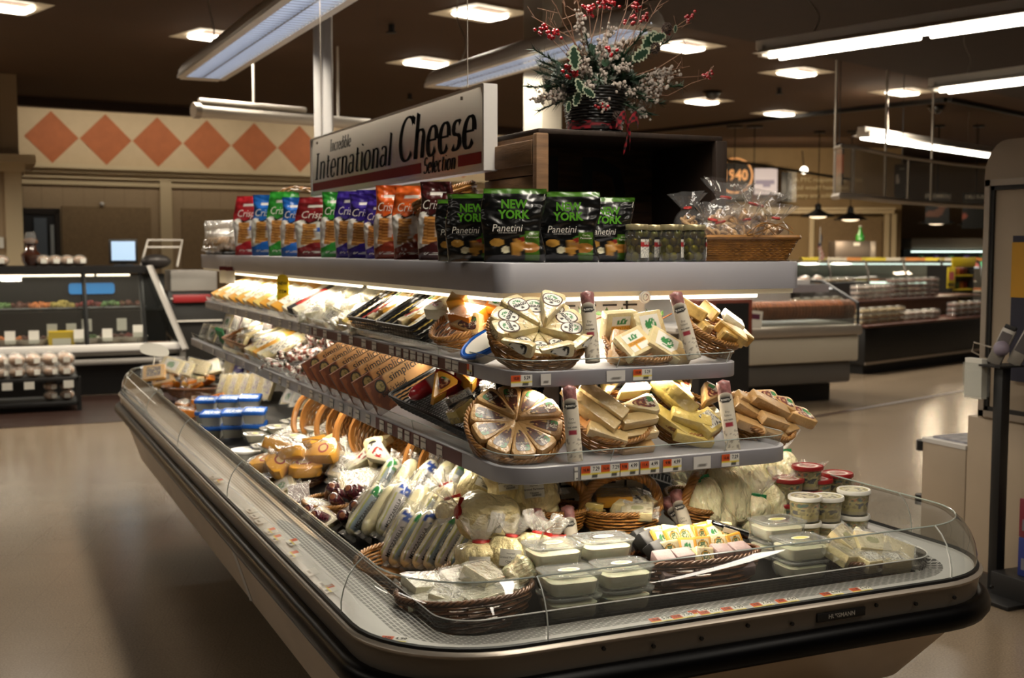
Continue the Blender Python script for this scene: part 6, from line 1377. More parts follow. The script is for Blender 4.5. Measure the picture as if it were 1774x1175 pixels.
# second row behind
for i, (px, ck, top_, lb) in enumerate(((497, 'green', 338, 'green snack bag peeping out behind the blue ones'), (565, 'dred', 348, 'dark red snack bag behind the tall green one'), (690, 'purple', 322, 'blue-purple bag between the two orange ones, behind'), (735, 'brown', 325, 'dark brown bag behind the second orange one'), (620, 'brown', 340, 'dark bag behind the purple ones'), (645, 'purple', 330, 'purple bag behind the others under the sign'))):
    p = PX(px, 440, 1.54); D_ = (p-EYEV).dot(fw); putM((snack_bag, ck, .15, .30, (1, 3)[i % 2], 'Crisps'), Matrix.Translation((p.x, p.y, CT)) @ T(rz=-30), lb, 'snack bags standing behind the front row', s=(1, 1, (447-top_)/2037*D_/.30))
NY = 'black and green bags at the near corner of the canopy'
for i, (px, y, rz, s, lb) in enumerate(((889, 3.20, -18, 1.03, 'big black bag with lime lettering, facing straight out'), (822, 3.34, -34, .98, 'black bag overlapped by the big one'), (800, 3.48, -38, .93, 'black bag mostly hidden at the brown snack bags'), (985, 3.20, -26, 1.0, 'black bag with lime lettering, second from the corner'), (1050, 3.27, -14, .95, 'black bag beside the olive jars'), (975, 3.36, -10, 1.04, 'green-topped bag standing behind the pair'))):
    p = PY(px, 440, y); putM((panetini_bag, i % 2+1), Matrix.Translation((p.x, y, CT)) @ T(rz=rz), lb, NY, s=s)
for i, (px, y, lb) in enumerate(((1103, 3.19, 'nearest the black bags, label turned out'), (1163, 3.19, 'middle one of the front three'), (1203, 3.20, 'front one nearest the pretzel basket'), (1132, 3.29, 'back one behind the nearest pair'), (1186, 3.29, 'back one behind the middle pair'), (1094, 3.30, 'half hidden behind the black bag'))):
    p = PY(px, 440, y); put((olive_jar,), (p.x, y, CT), (0, 0, (10, 40, 55, -5, 30, 20)[i]), 'jar of green olives, '+lb, 'jars of green olives', s=1.24)
# wooden crate lying on its side
CW = mat('crate_wood', '7c5c3e', .7, var=.45, vscale=5, stretch=(1, 1, 7), bump=.4, bscale=30); CWD = mat('crate_wood_dark', '2e2016', .75, var=.4, vscale=6, stretch=(6, 1, 1), bump=.4, bscale=30)
x0, x1, y0, y1, z0, z1 = 1.69, 2.365, 3.48, 3.93, CT, CT+.415
t = thing('wooden_crate', 'old dark wooden crate lying open on the canopy under the bouquet', 'crate', (0, 0, 0))
for i in range(3): O('side_slat', bx(x0-.016, x0, y0, y1, z0+.01+i*.137, z0+.01+i*.137+.133, .003), CW, t); O('side_slat', bx(x1, x1+.016, y0, y1, z0+i*.138, z0+i*.138+.138), CWD, t)
O('top_board', bx(x0-.02, x1+.02, y0-.005, y1, z1-.002, z1+.016, .004), CWD, t); O('bottom_board', bx(x0-.01, x1+.01, y0, y1, z0, z0+.012), CWD, t)
for i in range(3): O('back_slat', bx(x0, x1, y1-.016, y1, z0+.012+i*.1335, z0+.012+i*.1335+.1335), mat('crate_back_wood', '4a3626', .8, var=.6, vscale=7, stretch=(1, 1, 6), bump=.4, bscale=30), t)
for (a, c) in ((x0-.03, y0-.012), (x1-.01, y0-.012)): O('corner_post', bx(a, a+.045, c, c+.03, z0, z1, .004), CW if a < 2 else CWD, t)
O('rough_batten', bx(x0-.034, x0-.016, y0+.02, y1+.02, z1-.10, z1-.02, .004), CW, t)
O('stencil_letters', B().add(textgeo('I I D', .34, bold=.03, squash=.8), 0, T((x0+x1)/2-.02, y1-.018, z0+.24, 90)), BLACK, t, flat=True)
# loop-handled basket beside the crate
M = Matrix.Translation(PY(812, 400, 3.95)) ; M = Matrix.Translation((PY(812, 300, 3.95).x, 3.95, CT)); putM((basket, .12, .11, .25, 'g', 12, 1.3), M @ T(rx=-16, ry=-14, rz=20), 'tall tilted wicker basket standing beside the wooden crate')
t = thing('vine_wreath', 'twisted vine ring standing behind the snack bags near the far end', 'wreath', PX(515, 352, 1.62)+Vector((0, 0, 0)))
for q in range(5): O('vine', B().add(tube([((.17+.012*cos(i*.9+q))*cos(2*pi*i/40), .02*sin(i*.5+q*2), (.10+.010*sin(i*1.1+q))*sin(2*pi*i/40)-.02) for i in range(40)], .004, 5, True)), WICK, t, rot=(0, 0, -30))
# clear bags of crackers on a black tray at the far end
t = thing('black_tray', 'flat black tray under the clear cracker bags at the far end of the canopy', 'tray', (1.50, 7.72, CT)); O('tray_floor', bx(-.11, .11, -.30, .30, 0, .006), BLACK, t); O('tray_rim', tube([(p[0], p[1], .012) for p in rrect(.22, .6, .02, 3)], .006, 5, True), BLACK, t)
def cracker_bag():
    t = thing('cracker_bag', '', 'snack bag'); b = B()
    for i in range(9): b.add(cyl(.035, .006, 10), 0, T(-.035+.0085*i, 0, .04, j(8), 90+j(10), 0))
    O('crackers', b, mat('cracker_tan', 'b08a5c', .6, var=.2, vscale=30), t); O('bag_film', B().add(pillow(.11, .15, .09, 5, .2, 26, 22, .5)), FILM, t, sharp=80); return t
for i in range(10): put((cracker_bag,), (1.43+.09*(i % 2), 7.96-i*.058, CT+.014), (j(8), j(8), -40+j(30)), 'clear bag of crackers on the black tray, %s from the far end' % ORD[i], 'clear bags of crackers', s=1.35)
o = O('white_packet', B().add(pillow(.12, .17, .05, 2, .1, 30, 24)), mat('white_gloss', 'cfcfca', .3, coat=.6, bump=.5), loc=(1.56, 7.18, CT), rot=(0, 0, -35)); tag(o, 'white foil packet standing beside the farthest red snack bag', 'packet')
# rectangular basket of pretzel bags
def flared_basket(sx, sy, h):
    t = thing('wicker_basket', '', 'basket'); b = B(); N0 = rrect(1, 1, .03, 2)
    for q in range(13):
        z = h*(q+.5)/13; k = .80+.20*z/h; p = rrect(sx*k, sy*k, .015, 2); pp = []; N = len(p)
        for i in range(N):
            a, c = p[i], p[(i+1) % N]; L = hypot(c[0]-a[0], c[1]-a[1]); kk = max(1, int(L/.011))
            for u in range(kk):
                x, y = a[0]+(c[0]-a[0])*u/kk, a[1]+(c[1]-a[1])*u/kk; w = .0022*(-1)**((len(pp)//1+q) % 2); l = max(hypot(x, y), 1e-6); pp.append((x+w*(1 if abs(x)/sx > abs(y)/sy else 0)*(1 if x > 0 else -1), y+w*(0 if abs(x)/sx > abs(y)/sy else 1)*(1 if y > 0 else -1), z))
        b.add(tube(pp, .0042, 4, True, .9))
    O('woven_wall', b, WICK, t, sharp=80); O('basket_bottom', box(sx*.8, sy*.8, .005), WICKD, t); O('rim', B().add(tube([(q[0], q[1], h) for q in rrect(sx*1.01, sy*1.01, .02, 3)], .0085, 6, True)), WICK, t); return t
p = PY(1325, 458, 3.36); pb = put((flared_basket, .36, .26, .078), (2.345, 3.34, CT), (0, 0, -12), 'rectangular wicker basket of bagged pretzel rings at the end of the canopy')
Mb = Matrix.Translation((2.345, 3.34, CT)) @ T(rz=-12)
for i, (x, y, z, s, lb) in enumerate(((-.12, -.05, .02, 1, 'low at the jar end'), (-.04, -.06, .015, 1, 'low in the front middle'), (.04, -.055, .02, 1, 'low in the front, past the middle'), (.12, -.03, .02, 1.05, 'at the far end with a tall gathered top'), (-.14, .05, .055, 1.05, 'leaning on the crate'), (-.05, .0, .065, 1.25, 'largest, on top at the crate side'), (.04, .02, .06, 1.15, 'on top in the middle'), (.08, .06, .05, 1.2, 'at the back with a tall clear top'))):
    putM((pretzel_bag, i % 3), Mb @ T(x, y, z, j(14), j(14), j(90)), 'clear bag of pretzel rings tied red, '+lb, 'clear bags of pretzel rings', s=s*1.22)
t = thing('vine_sprig', 'thin curly dry vine lying over the pretzel basket rim', 'twig', tuple(Mb @ Vector((.07, -.12, .085)))); O('vine', B().add(tube([(.09*cos(i*.35), -.01+.01*sin(i), .02+.02*sin(i*.6)) for i in range(18)], .002, 4)).add(tube([(.05*cos(i*.5)-.02, -.012, .012+.02*sin(i*.9)) for i in range(14)], .0018, 4)), WICK, t)
# ------------------------------------------------------------------ holiday bouquet in black basket pot
pz = z1+.016; PB_ = 3.60; pc = Vector((PY(1030, 200, PB_).x, PB_, pz))
t = thing('holiday_bouquet', 'large holiday bouquet of frosted sprigs, holly and red berries in a black woven pot', 'flower arrangement', pc)
b = B()
for q in range(16):
    z = .155*(q+.5)/16; R_ = .088+.022*z/.155; b.add(tube([((R_+.002*cos(14*2*pi*i/56+pi*q))*cos(2*pi*i/56), (R_+.002*cos(14*2*pi*i/56+pi*q))*sin(2*pi*i/56), z) for i in range(56)], .0055, 5, True))
O('woven_pot', b, WICKB, t, sharp=80); O('soil', cyl(.10, .01, 20, z=.14), BLACK, t)
def plaid(x, y, z): return lin('8a1220') if (int((atan2(y, x)+4)*30) % 2) ^ (int((z+1)*90) % 2) else lin('0d0809')
O('plaid_ribbon', B().add(surf(lambda u, v: ((.097+.002*sin(u*40))*cos(2*pi*u), (.097+.002*sin(u*40))*sin(2*pi*u), .012+v*.03), 90, 4, True), 0, None, plaid), PRINT, t)
bw_ = B()
for s_, L, dr in ((-1, .07, -.02), (1, .075, -.03), (-1, .055, -.085), (1, .05, -.08)):
    bw_.add(surf(lambda u, v: (.05+s_*u*L*.6*(1 if dr > -.05 else .35), -.132-.015*sin(pi*u)-.004*v, .02+(v-.5)*.036*(.4+.6*sin(pi*u*.8))+(dr*u if dr < -.05 else .03*sin(pi*u))), 14, 8), 0, None, lambda x, y, z: lin('8a1220') if (int(x*80+50) % 2) ^ (int(z*80+50) % 2) else lin('0d0809'))
O('ribbon_bow', bw_, PRINT, t)
rr = random.Random(11)
def spray(b, base, tip, n, ln, rad, droop=.0, m=0):
    base, tip = Vector(base), Vector(tip); pts = [base.lerp(tip, i/8)+Vector((0, 0, -droop*(i/8)**2)) for i in range(9)]; b.add(tube(pts, .0018, 4), m)
    for i in range(n):
        u = .15+.85*i/n; p = base.lerp(tip, u)+Vector((0, 0, -droop*u*u)); d = (tip-base).normalized(); s_ = Vector((rr.gauss(0, 1), rr.gauss(0, 1), rr.gauss(0, 1))).normalized(); e = p+(d*.7+s_*.8).normalized()*ln
        w = d.cross(s_).normalized()*rad; b.add(([tuple(p+w), tuple(p-w), tuple(e)], [(0, 1, 2)]), m)
PINE = mat('pine_green', '1c3520', .55, var=.3, vscale=20); FLOCK = mat('flocked_white', '948a82', .8, bump=.6, bscale=200); BERRY = mat('berry_red', '8f0f18', .25, coat=.7); TWIG = mat('twig_tan', '7a5a48', .7); HOL = mat('holly_green', '16301f', .35, coat=.4)
O3 = Vector((0, 0, .15))
def BP(px, py, dy=0): v = PY(px, py, PB_+dy)-pc; return v
b = B()
for k in range(70):
    a = rr.uniform(0, 2*pi); e = rr.uniform(-.3, 1.1); L = rr.uniform(.10, .24); spray(b, O3, O3+Vector((cos(a)*cos(e), sin(a)*cos(e)*.7, sin(e)))*L, 90, .036, .0021, .03)
for px, py in ((915, 140), (930, 115), (925, 75), (1160, 60), (1185, 140), (1130, 190), (935, 95), (1150, 170), (1120, 40)): spray(b, O3, BP(px, py), 150, .036, .0022, .02)
O('pine_foliage', b, PINE, t, flat=True)['kind'] = 'stuff'
b = B(); bt = B()
for px, py, dy in ((1010, 110, -.1), (1040, 70, -.05), (1060, 45, 0), (1045, 130, -.12), (1075, 150, -.12), (1100, 160, -.1), (1020, 150, -.14), (1140, 170, -.05), (1165, 125, 0), (1080, 70, -.08), (1050, 185, -.12), (1155, 150, -.05), (1120, 200, -.05), (990, 90, -.05), (1000, 20, 0), (1090, 110, -.1), (960, 165, 0), (925, 172, 0), (1175, 128, .0)):
    tip = BP(px, py, dy); base = O3; n = 60; bt.add(tube([base, base.lerp(tip, .5), tip], .0014, 4))
    for i in range(n): u = .45+.55*i/n; p = base.lerp(tip, u)+Vector((rr.gauss(0, .010), rr.gauss(0, .010), rr.gauss(0, .010))); b.add(ball(rr.uniform(.0035, .0075), 5, 4, x=p.x, y=p.y, z=p.z))
O('frosted_sprig', b, FLOCK, t)['kind'] = 'stuff'; O('sprig_stem', bt, TWIG, t)
for k, (px, py, dy, n) in enumerate(((985, 120, -.14, 9), (997, 105, -.14, 7), (990, 133, -.14, 6), (960, 60, -.05, 22), (940, 52, 0, 14), (1020, 15, 0, 22), (1045, 5, 0, 18), (1118, 30, 0, 12), (1095, 38, 0, 12), (1195, 30, .0, 12), (1230, 131, 0, 9), (1058, 85, -.1, 8), (1150, 62, 0, 8), (1100, 12, 0, 10), (1043, 185, -.12, 8), (1062, 5, .0, 12))):
    c = BP(px, py, dy); b = B()
    for i in range(n): b.add(ball(.0062 if k > 2 else .0075, 7, 5, x=c.x+rr.gauss(0, .012), y=c.y+rr.gauss(0, .008), z=c.z+rr.gauss(0, .010)))
    b.add(tube([O3*.9, O3.lerp(c, .6)+Vector((0, 0, .01)), c], .0013, 4), 1); O('berry_cluster', b, [BERRY, TWIG], t)
b = B()
for px, py in ((962, 8), (975, -5), (988, -20), (1000, -10), (950, 30), (1040, -10), (1090, -15), (1115, -5), (1200, 80), (1198, 40), (1150, -8), (1195, 115), (1235, 132), (920, 28), (915, 172), (1080, 215)):
    tip = BP(px, py); mid = O3.lerp(tip, .55)+Vector((rr.gauss(0, .02), 0, rr.gauss(0, .02))); b.add(tube([O3, O3.lerp(mid, .6)+Vector((rr.gauss(0, .008), 0, 0)), mid, mid.lerp(tip, .5)+Vector((rr.gauss(0, .012), 0, rr.gauss(0, .01))), tip], [.003, .0026, .002, .0015, .001], 4))
    for q in range(3): u = rr.uniform(.5, .9); s_ = mid.lerp(tip, u); b.add(tube([s_, s_+Vector((rr.gauss(0, .03), rr.gauss(0, .01), rr.uniform(.01, .05)))], .001, 3))
O('bare_twigs', b, TWIG, t)
def leafpoly(n=5): 
    p = []
    for i in range(n*2+1): u = i/(n*2); w = .22*sin(pi*u)**.8+(.09 if i % 2 and i < n*2 else -.02); p.append((u, w))
    return p+[(x, -y) for x, y in reversed(p[1:-1])]
for k, (px, py, dy, a, s_) in enumerate(((995, 100, -.16, 95, .085), (1005, 150, -.16, -60, .06), (1000, 170, -.14, -110, .06), (1125, 70, -.05, 50, .09), (1110, 95, -.08, 30, .08), (1170, 50, -.02, 80, .03), (985, 185, -.12, -100, .04), (1140, 65, -.06, 20, .07), (1020, 160, -.17, -30, .055))):
    c = BP(px, py, dy); M = Matrix.Translation(c) @ T(rx=90) @ T(rz=a, s=s_); q = leafpoly(); g0 = patch([(x-.0, y) for x, y in q], 1, .0); b = B()
    b.add(g0, 1, M @ T(-.5, 0, 0)); b.add(patch([(x*.82+.09, y*.66) for x, y in q], 1, .012), 0, M @ T(-.5, 0, 0)); O('holly_leaf', b, [HOL, mat('leaf_edge_cream', '9aa08a', .5)], t, flat=True)
lb_ = B()
for k in range(90):
    a = rr.uniform(0, 2*pi); e = rr.uniform(-.2, 1.2); R_ = rr.uniform(.05, .15); c = O3+Vector((cos(a)*cos(e)*R_*1.2, sin(a)*cos(e)*R_*.6, sin(e)*R_)); M = Matrix.Translation(c) @ T(rx=rr.uniform(20, 160), ry=rr.uniform(-60, 60), rz=rr.uniform(0, 360), s=.055); lb_.add(patch([(x, y) for x, y in leafpoly()], 1, .0), 0, M @ T(-.5, 0, 0))
O('dark_leaves', lb_, HOL, t, flat=True)['kind'] = 'stuff'
def cone(b, c, s=1):
    for k in range(7):
        for i in range(8): a = i*.785+k*.4; R_ = .016*s*sin(pi*(k+1)/8.5); b.add(ball(.0055*s, 5, 3, sz=.5, x=c.x+R_*cos(a), y=c.y+R_*sin(a), z=c.z+k*.0055*s))
for px, py, dy in ((1070, 212, -.12), (1155, 58, -.03), (1135, 92, -.05)): b = B(); cone(b, BP(px, py, dy)); O('pine_cone', b, mat('cone_brown', '3a2a22', .7), t)
# ------------------------------------------------------------------ hanging sign with slanted serif lettering
SXP = 1.64
sA, sB = PX(547, 289, SXP), PX(848, 212, SXP); sz0, sz1 = 1.825, 2.115
ya, yb = sA.y, sB.y; SL = ya-yb; SH = sz1-sz0
t = thing('hanging_sign', 'long white hanging sign reading Incredible International Cheese Selection above the island', 'sign', (SXP, (ya+yb)/2, sz0))
SW = mat('sign_white', 'e6ded2', .45); SR = mat('sign_red', '8c2426', .7, spec=.2); SK = mat('sign_ink', '0c0a09', .8, spec=.1)
# sign frame: local x runs toward the viewer end (reading direction), face looks to the aisle
MS = Matrix(((0, 0, -1, -.022), (-1, 0, 0, SL/2), (0, 1, 0, 0), (0, 0, 0, 1)))
O('panel', bx(-.02, .02, -SL/2, SL/2, 0, SH, .003), SW, t)
fb = B(); 
for (a, c, e, f) in ((-SL/2-.01, -SL/2+.004, 0, SH), (SL/2-.004, SL/2+.012, 0, SH)): fb.add(bx(-.026, .026, a, c, e-.004, f+.004))
fb.add(bx(-.026, .026, -SL/2, SL/2, -.006, .004)).add(bx(-.026, .026, -SL/2, SL/2, SH-.004, SH+.006)); O('frame', fb, WHITEMET, t, flat=True)
O('red_band', B().add(([(0.02, .022, 0), (SL*.725, .022, 0), (SL*.725, .063, 0), (.02, .063, 0)], [(0, 1, 2, 3)]), 0, MS).add(([(SL*.895, .022, 0), (SL-.02, .022, 0), (SL-.02, .063, 0), (SL*.895, .063, 0)], [(0, 1, 2, 3)]), 0, MS), SR, t, flat=True)
def arc(cx, cy, rx, ry, a0, a1, n=14): return [(cx+rx*cos(radians(a0+(a1-a0)*i/n)), cy+ry*sin(radians(a0+(a1-a0)*i/n))) for i in range(n+1)]
X_ = .46      # x-height; glyphs: list of strokes, advance
def st(x, y0_, y1_): return [(x, y0_), (x, y1_)]
def sf(x, y, w=.055): return [(x-w, y), (x+w, y)]
GL = {
 'I': ([st(.12, 0, .72), sf(.12, .005, .10), sf(.12, .715, .10)], .27), 'n': ([st(.10, 0, X_), sf(.10, .005), sf(.07, X_, .03), arc(.21, X_-.13, .11, .13, 180, 0)+[(.32, 0)], sf(.32, .005)], .42),
 'h': ([st(.10, 0, .74), sf(.10, .005), sf(.07, .735, .03), arc(.21, X_-.13, .11, .13, 180, 0)+[(.32, 0)], sf(.32, .005)], .42), 'r': ([st(.10, 0, X_), sf(.10, .005), sf(.07, X_, .03), arc(.21, X_-.12, .11, .12, 180, 60)], .28),
 't': ([[(.12, .60), (.12, .10)]+arc(.20, .10, .08, .09, 180, 300, 8), sf(.14, X_-.01, .10)], .28), 'e': ([arc(.19, .23, .13, .235, 5, 325, 22), [(.06, .245), (.32, .245)]], .37),
 'c': ([arc(.19, .23, .13, .235, 50, 315, 20)], .35), 'o': ([arc(.19, .23, .14, .235, 90, 450, 26)], .39), 'a': ([arc(.18, X_-.12, .11, .12, 150, 0, 8)+[(.29, .06), (.34, .01)], arc(.17, .13, .11, .13, 60, 340, 14)], .38),
 'd': ([arc(.17, .22, .12, .225, 60, 330, 18), [(.30, .74), (.30, .05), (.35, .01)], sf(.27, .735, .03)], .39), 'b': ([arc(.20, .22, .12, .225, 120, -140, 18), [(.08, .74), (.08, .02)], sf(.05, .735, .03)], .38),
 'i': ([st(.10, 0, X_), sf(.10, .005), sf(.07, X_, .03), [(.10, .62), (.10, .66)]], .20), 'l': ([st(.10, 0, .74), sf(.10, .005), sf(.07, .735, .03)], .20),
 's': ([arc(.17, .345, .09, .105, 30, 250, 12)+arc(.17, .12, .10, .115, 80, -150, 14)], .33), 'C': ([arc(.30, .36, .23, .37, 42, 318, 26), [(.47, .60), (.48, .72)]], .53), 'S': ([arc(.22, .54, .13, .17, 35, 250, 14)+arc(.22, .19, .15, .19, 80, -155, 16)], .43), ' ': ([], .22)}
def nib(pts, th, tn, sc, sqx, shear, ox, oy, b, n=0):
    """broad-pen stroke: upright runs are thick, level runs thin"""
    P = [Vector(((x+shear*y)*sqx*sc+ox, y*sc+oy)) for x, y in pts]
    if len(P) < 2: return
    L_, R__ = [], []
    for i, p in enumerate(P):
        d = (P[min(i+1, len(P)-1)]-P[max(i-1, 0)]).normalized(); w = (tn+(th-tn)*abs(d.y)**1.6)/2*sc; q = Vector((-d.y, d.x)); L_.append(p+q*w); R__.append(p-q*w)
    vs = [(v.x, v.y, 0) for v in L_+R__]; m = len(P); b.add((vs, [(i, i+1, m+i+1, m+i) for i in range(m-1)]), 0, MS @ T(0, 0, .0012))
def write(txt, x0_, x1_, y, sc, th, tn, shear=.18):
    tot = sum(GL[c][1] for c in txt); sqx = (x1_-x0_)/(tot*sc); x = x0_; b = B()
    for c in txt:
        for s_ in GL[c][0]: nib(s_, th, tn, sc, sqx, shear, x, y, b)
        x += GL[c][1]*sc*sqx
    return b
k = SL
b = write('International', .028*k, .565*k, .080, .180, .17, .034); O('lettering', b, SK, t, flat=True)
b = write('Cheese', .60*k, .965*k, .085, .235, .19, .036); O('lettering', b, SK, t, flat=True)
b = write('Incredible', .155*k, .31*k, .205, .078, .18, .045); O('lettering', b, SK, t, flat=True)
b = write('Selection', .735*k, .885*k, .018, .085, .19, .045); O('lettering', b, SK, t, flat=True)
for yy in (-SL/2+.20, SL/2-.12): O('hanging_wire', tube([(0, yy, SH-.02), (0, yy, CH-sz0)], .002, 4), STEEL, t); O('hook', lathe([(.006, 0), (.006, .012)], 8), STEEL, t, loc=(-.023, yy, SH-.03), rot=(0, 0, 0))
# ------------------------------------------------------------------ deli counter at the back of the shop
DY = 12.9
def dx(px): return PY(px, 500, DY).x
def dzv(py, y=DY): return PY(150, py, y).z
xr = dx(318); xl = dx(-40); zt = dzv(462)
t = thing('deli_counter', 'long refrigerated deli counter with slanted glass and white lit ledge', 'deli case', ((xl+xr)/2, DY, 0)); ox, oy = (xl+xr)/2, DY
def dp(name, b, m, par=None, **k): o = O(name, b, m, par or t, **k); o.location = (-ox, -oy, 0) if par is None else (0, 0, 0); return o
DGREY = mat('counter_grey', '8a8680', .4, .2); INT = mat('case_interior', '1a1a16', .5)
dp('base', B().add(bx(xl, xr-.05, DY+.25, DY+1.1, 0, .45)), BLACK, flat=True); zl = dzv(607)
dp('front_panel', B().add(bx(xl, xr, DY+.05, DY+.3, .42, zl-.02, .02)).add(bx(xl, xr, DY-.02, DY+.1, zl-.16, zl-.10, .02)), DGREY)
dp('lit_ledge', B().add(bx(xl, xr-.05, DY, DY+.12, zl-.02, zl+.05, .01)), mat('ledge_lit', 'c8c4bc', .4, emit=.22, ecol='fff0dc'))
dp('interior_back', B().add(bx(xl, xr-.06, DY+.95, DY+1.0, zl, zt-.1)), mat('interior_dark', '0c0d0c', .4), flat=True)
dp('display_deck', B().add(bx(xl, xr-.06, DY+.12, DY+.95, zl-.04, zl+.0)), INT, flat=True)
dp('garnish_strip', B().add(bx(xl, xr-.1, DY+.14, DY+.22, zl, zl+.05)), mat('garnish', '6a4a30', .7, var=.8, vscale=30), flat=True)
dp('glass_shelf', B().add(bx(xl, xr-.1, DY+.45, DY+.93, zl+.38, zl+.39)), GLASS, flat=True)
dp('hood', B().add(bx(xl, xr-.25, DY+.38, DY+1.1, zt-.08, zt)), BLACK, flat=True); dp('hood_lamp', B().add(bx(xl, dx(170), DY+.42, DY+.46, zt-.11, zt-.09)).add(bx(dx(175), xr-.5, DY+.42, DY+.46, zt-.11, zt-.09)), TUBEW, flat=True)
gl = B(); 
for a, c in ((xl, dx(150)-.03), (dx(150)+.03, dx(252))): gl.add(([(a, DY+.1, zl+.05), (c, DY+.1, zl+.05), (c, DY+.4, zt-.1), (a, DY+.4, zt-.1)], [(0, 1, 2, 3)]))
dp('slanted_glass', gl, GLASS, flat=True)
dp('glass_post', bar((dx(150), DY+.09, zl+.04), (dx(150), DY+.4, zt-.06), .05), BLACK); dp('glass_post', bar((dx(252), DY+.12, zl+.04), (dx(252), DY+.42, zt-.06), .05), BLACK)
dp('end_frame', B().add(bar((xr, DY-.05, zl-.02), (dx(268), DY+.35, zt), .10, .04)).add(bx(xr-.05, xr+.01, DY, DY+1.0, 0, zl)), DGREY, flat=True)
dp('end_glass', B().add(([(xr-.02, DY, zl), (xr-.02, DY+1, zl), (dx(268), DY+1, zt-.05), (dx(268), DY+.36, zt-.05)], [(0, 1, 2, 3)])), GLASS, flat=True)
light('counter_glow', (3, .1), 16, ((xl+xr)/2, DY+.5, zt-.14), (0, 0, 0), (1, .92, .75))
CER = mat('ceramic_white', 'd8d4c8', .2, coat=.6); FOODS = [mat('food_%d' % i, c, .5, var=.5, vscale=25, bump=.6, bscale=40) for i, c in enumerate(('4a2416', '8a7a3a', '3f5a2a', 'a8602c', '6a2018'))]
def bowl(food):
    t = thing('serving_bowl', '', 'bowl'); O('dish', lathe([(.07, 0), (.12, .05), (.15, .10), (.142, .10), (.11, .05), (.06, .012), (.01, .012)], 20, cap1=False), CER, t)
    b = B(); rr = random.Random(food)
    for i in range(26): a = rr.uniform(0, 6.3); q = rr.uniform(0, .11); b.add(ball(rr.uniform(.018, .03), 6, 4), 0, T(q*cos(a), q*sin(a), .075+rr.uniform(0, .03)))
    O('food', b, FOODS[food], t); return t
for i, (px, y, f, nm_) in enumerate(((55, .3, 0, 'dark food'), (105, .35, 1, 'yellow-green salad'), (150, .3, 2, 'salad, its rim beside the yellow card'), (195, .32, 0, 'dark salad beside the last tickets'), (15, .35, 3, 'orange food'), (232, .3, 4, 'red food next to the counter end'))):
    put((bowl, f), (dx(px), DY+y, zl), (0, 0, 0), 'white bowl of %s in the deli counter' % nm_, 'bowls in the deli counter', s=1.15)
def platter(food):
    t = thing('platter', '', 'platter'); O('dish', lathe([(.02, .03), (.16, .0), (.19, .02), (.18, .03), (.15, .012), (.02, .04)], 22), BLACK, t); b = B(); rr = random.Random(food+20)
    for i in range(34): a = rr.uniform(0, 6.3); q = rr.uniform(0, .14); b.add(ball(rr.uniform(.018, .035), 6, 4), 0, T(q*cos(a), q*sin(a), .03+rr.uniform(0, .05)*(1-q*5)))
    O('food', b, FOODS[food], t); return t
n = 0
for r in range(2):
    for px in (0, 38, 76, 114, 165, 205, 235):
        put((platter, (n*3+1) % 5), (dx(px), DY+(.7 if r == 0 else .68), zl+(.0 if r == 0 else .395)), (0, 0, n*31), 'dark platter of food, %s along, on the %s of the deli counter' % (ORD[n % 7], ('deck', 'glass shelf')[r]), 'platters in the deli counter'); n += 1
def ticket(): t = thing('food_ticket', '', 'ticket'); O('card', bx(-.05, .05, -.003, .003, .08, .21), PAPER, t, flat=True); O('stand', bx(-.006, .006, -.003, .003, 0, .08), PLEX, t, flat=True); O('base', bx(-.03, .03, -.02, .02, 0, .004), PLEX, t, flat=True); return t
for i, (px, y, z) in enumerate(((15, .13, .0), (57, .13, -.02), (90, .2, .06), (124, .2, .06), (136, .13, 0), (152, .25, .10), (186, .13, 0), (214, .25, .10), (240, .15, .03))): put((ticket,), (dx(px), DY+y, zl+max(z, 0)), (0, 0, 0), 'small white food ticket in the deli counter, %s toward its glass end' % ORD[i], 'white food tickets in the deli counter')
o = O('yellow_card', B().add(bx(-.13, .13, -.003, .003, .02, .20)).add(bx(-.09, .09, -.006, -.003, .04, .12), 1), [mat('card_yellow', 'd8b828', .6), PAPER], loc=(dx(106), DY+.16, zl)); tag(o, 'yellow and white card standing at the front of the deli counter', 'card')
# blue light patch: a lit blue screen on the rear of the case
o = O('blue_screen', B().add(slab(rrect(.48, .12, .03, 3), [(0, 0), (0, .02)])), mat('screen_blue', '2a7ab8', .4, emit=.6, ecol='2a86cc'), loc=(dx(172), DY+.90, dzv(500, DY+.9)), rot=(90, 0, 0)); tag(o, 'long glowing blue display strip inside the deli counter', 'screen')
def loafpack():
    t = thing('bread_pack', '', 'bread'); O('bread', B().add(ball(.07, 12, 8, 1.05, .8, .75, z=.055)), mat('bread_brown', 'a87c58', .6, var=.25, vscale=30), t); O('bag_film', B().add(ball(.078, 14, 9, 1.08, .86, .8, z=.06)), FILM, t); O('label', bx(-.03, .03, -.072, -.068, .03, .08), PAPER, t, flat=True); return t
for i, px in enumerate((82, 103, 125, 147)): put((loafpack,), (dx(px), DY+.6, zt), (0, 0, i*9), 'bread roll pack on top of the deli counter, %s from the doorway' % ORD[i], 'bread roll packs on the deli counter', s=1.0)
put((loafpack,), (dx(5), DY+.6, zt), (0, 0, 0), 'bread roll pack on top of the deli counter by the wall pilaster')
t2 = thing('order_monitor', 'small black monitor with a pale blue screen standing on the deli counter', 'monitor', (dx(228), DY+.7, zt)); O('screen_case', bx(-.15, .15, -.02, .02, .02, .29, .008), BLACK, t2); O('screen', bx(-.125, .125, -.0225, -.021, .055, .265), mat('screen_pale', 'a8c4e0', .4, emit=.55, ecol='a8c8ec'), t2, flat=True); O('foot', bx(-.1, .1, -.07, .07, 0, .015, .004), BLACK, t2); O('neck', bx(-.03, .03, .0, .03, .01, .08), BLACK, t2)
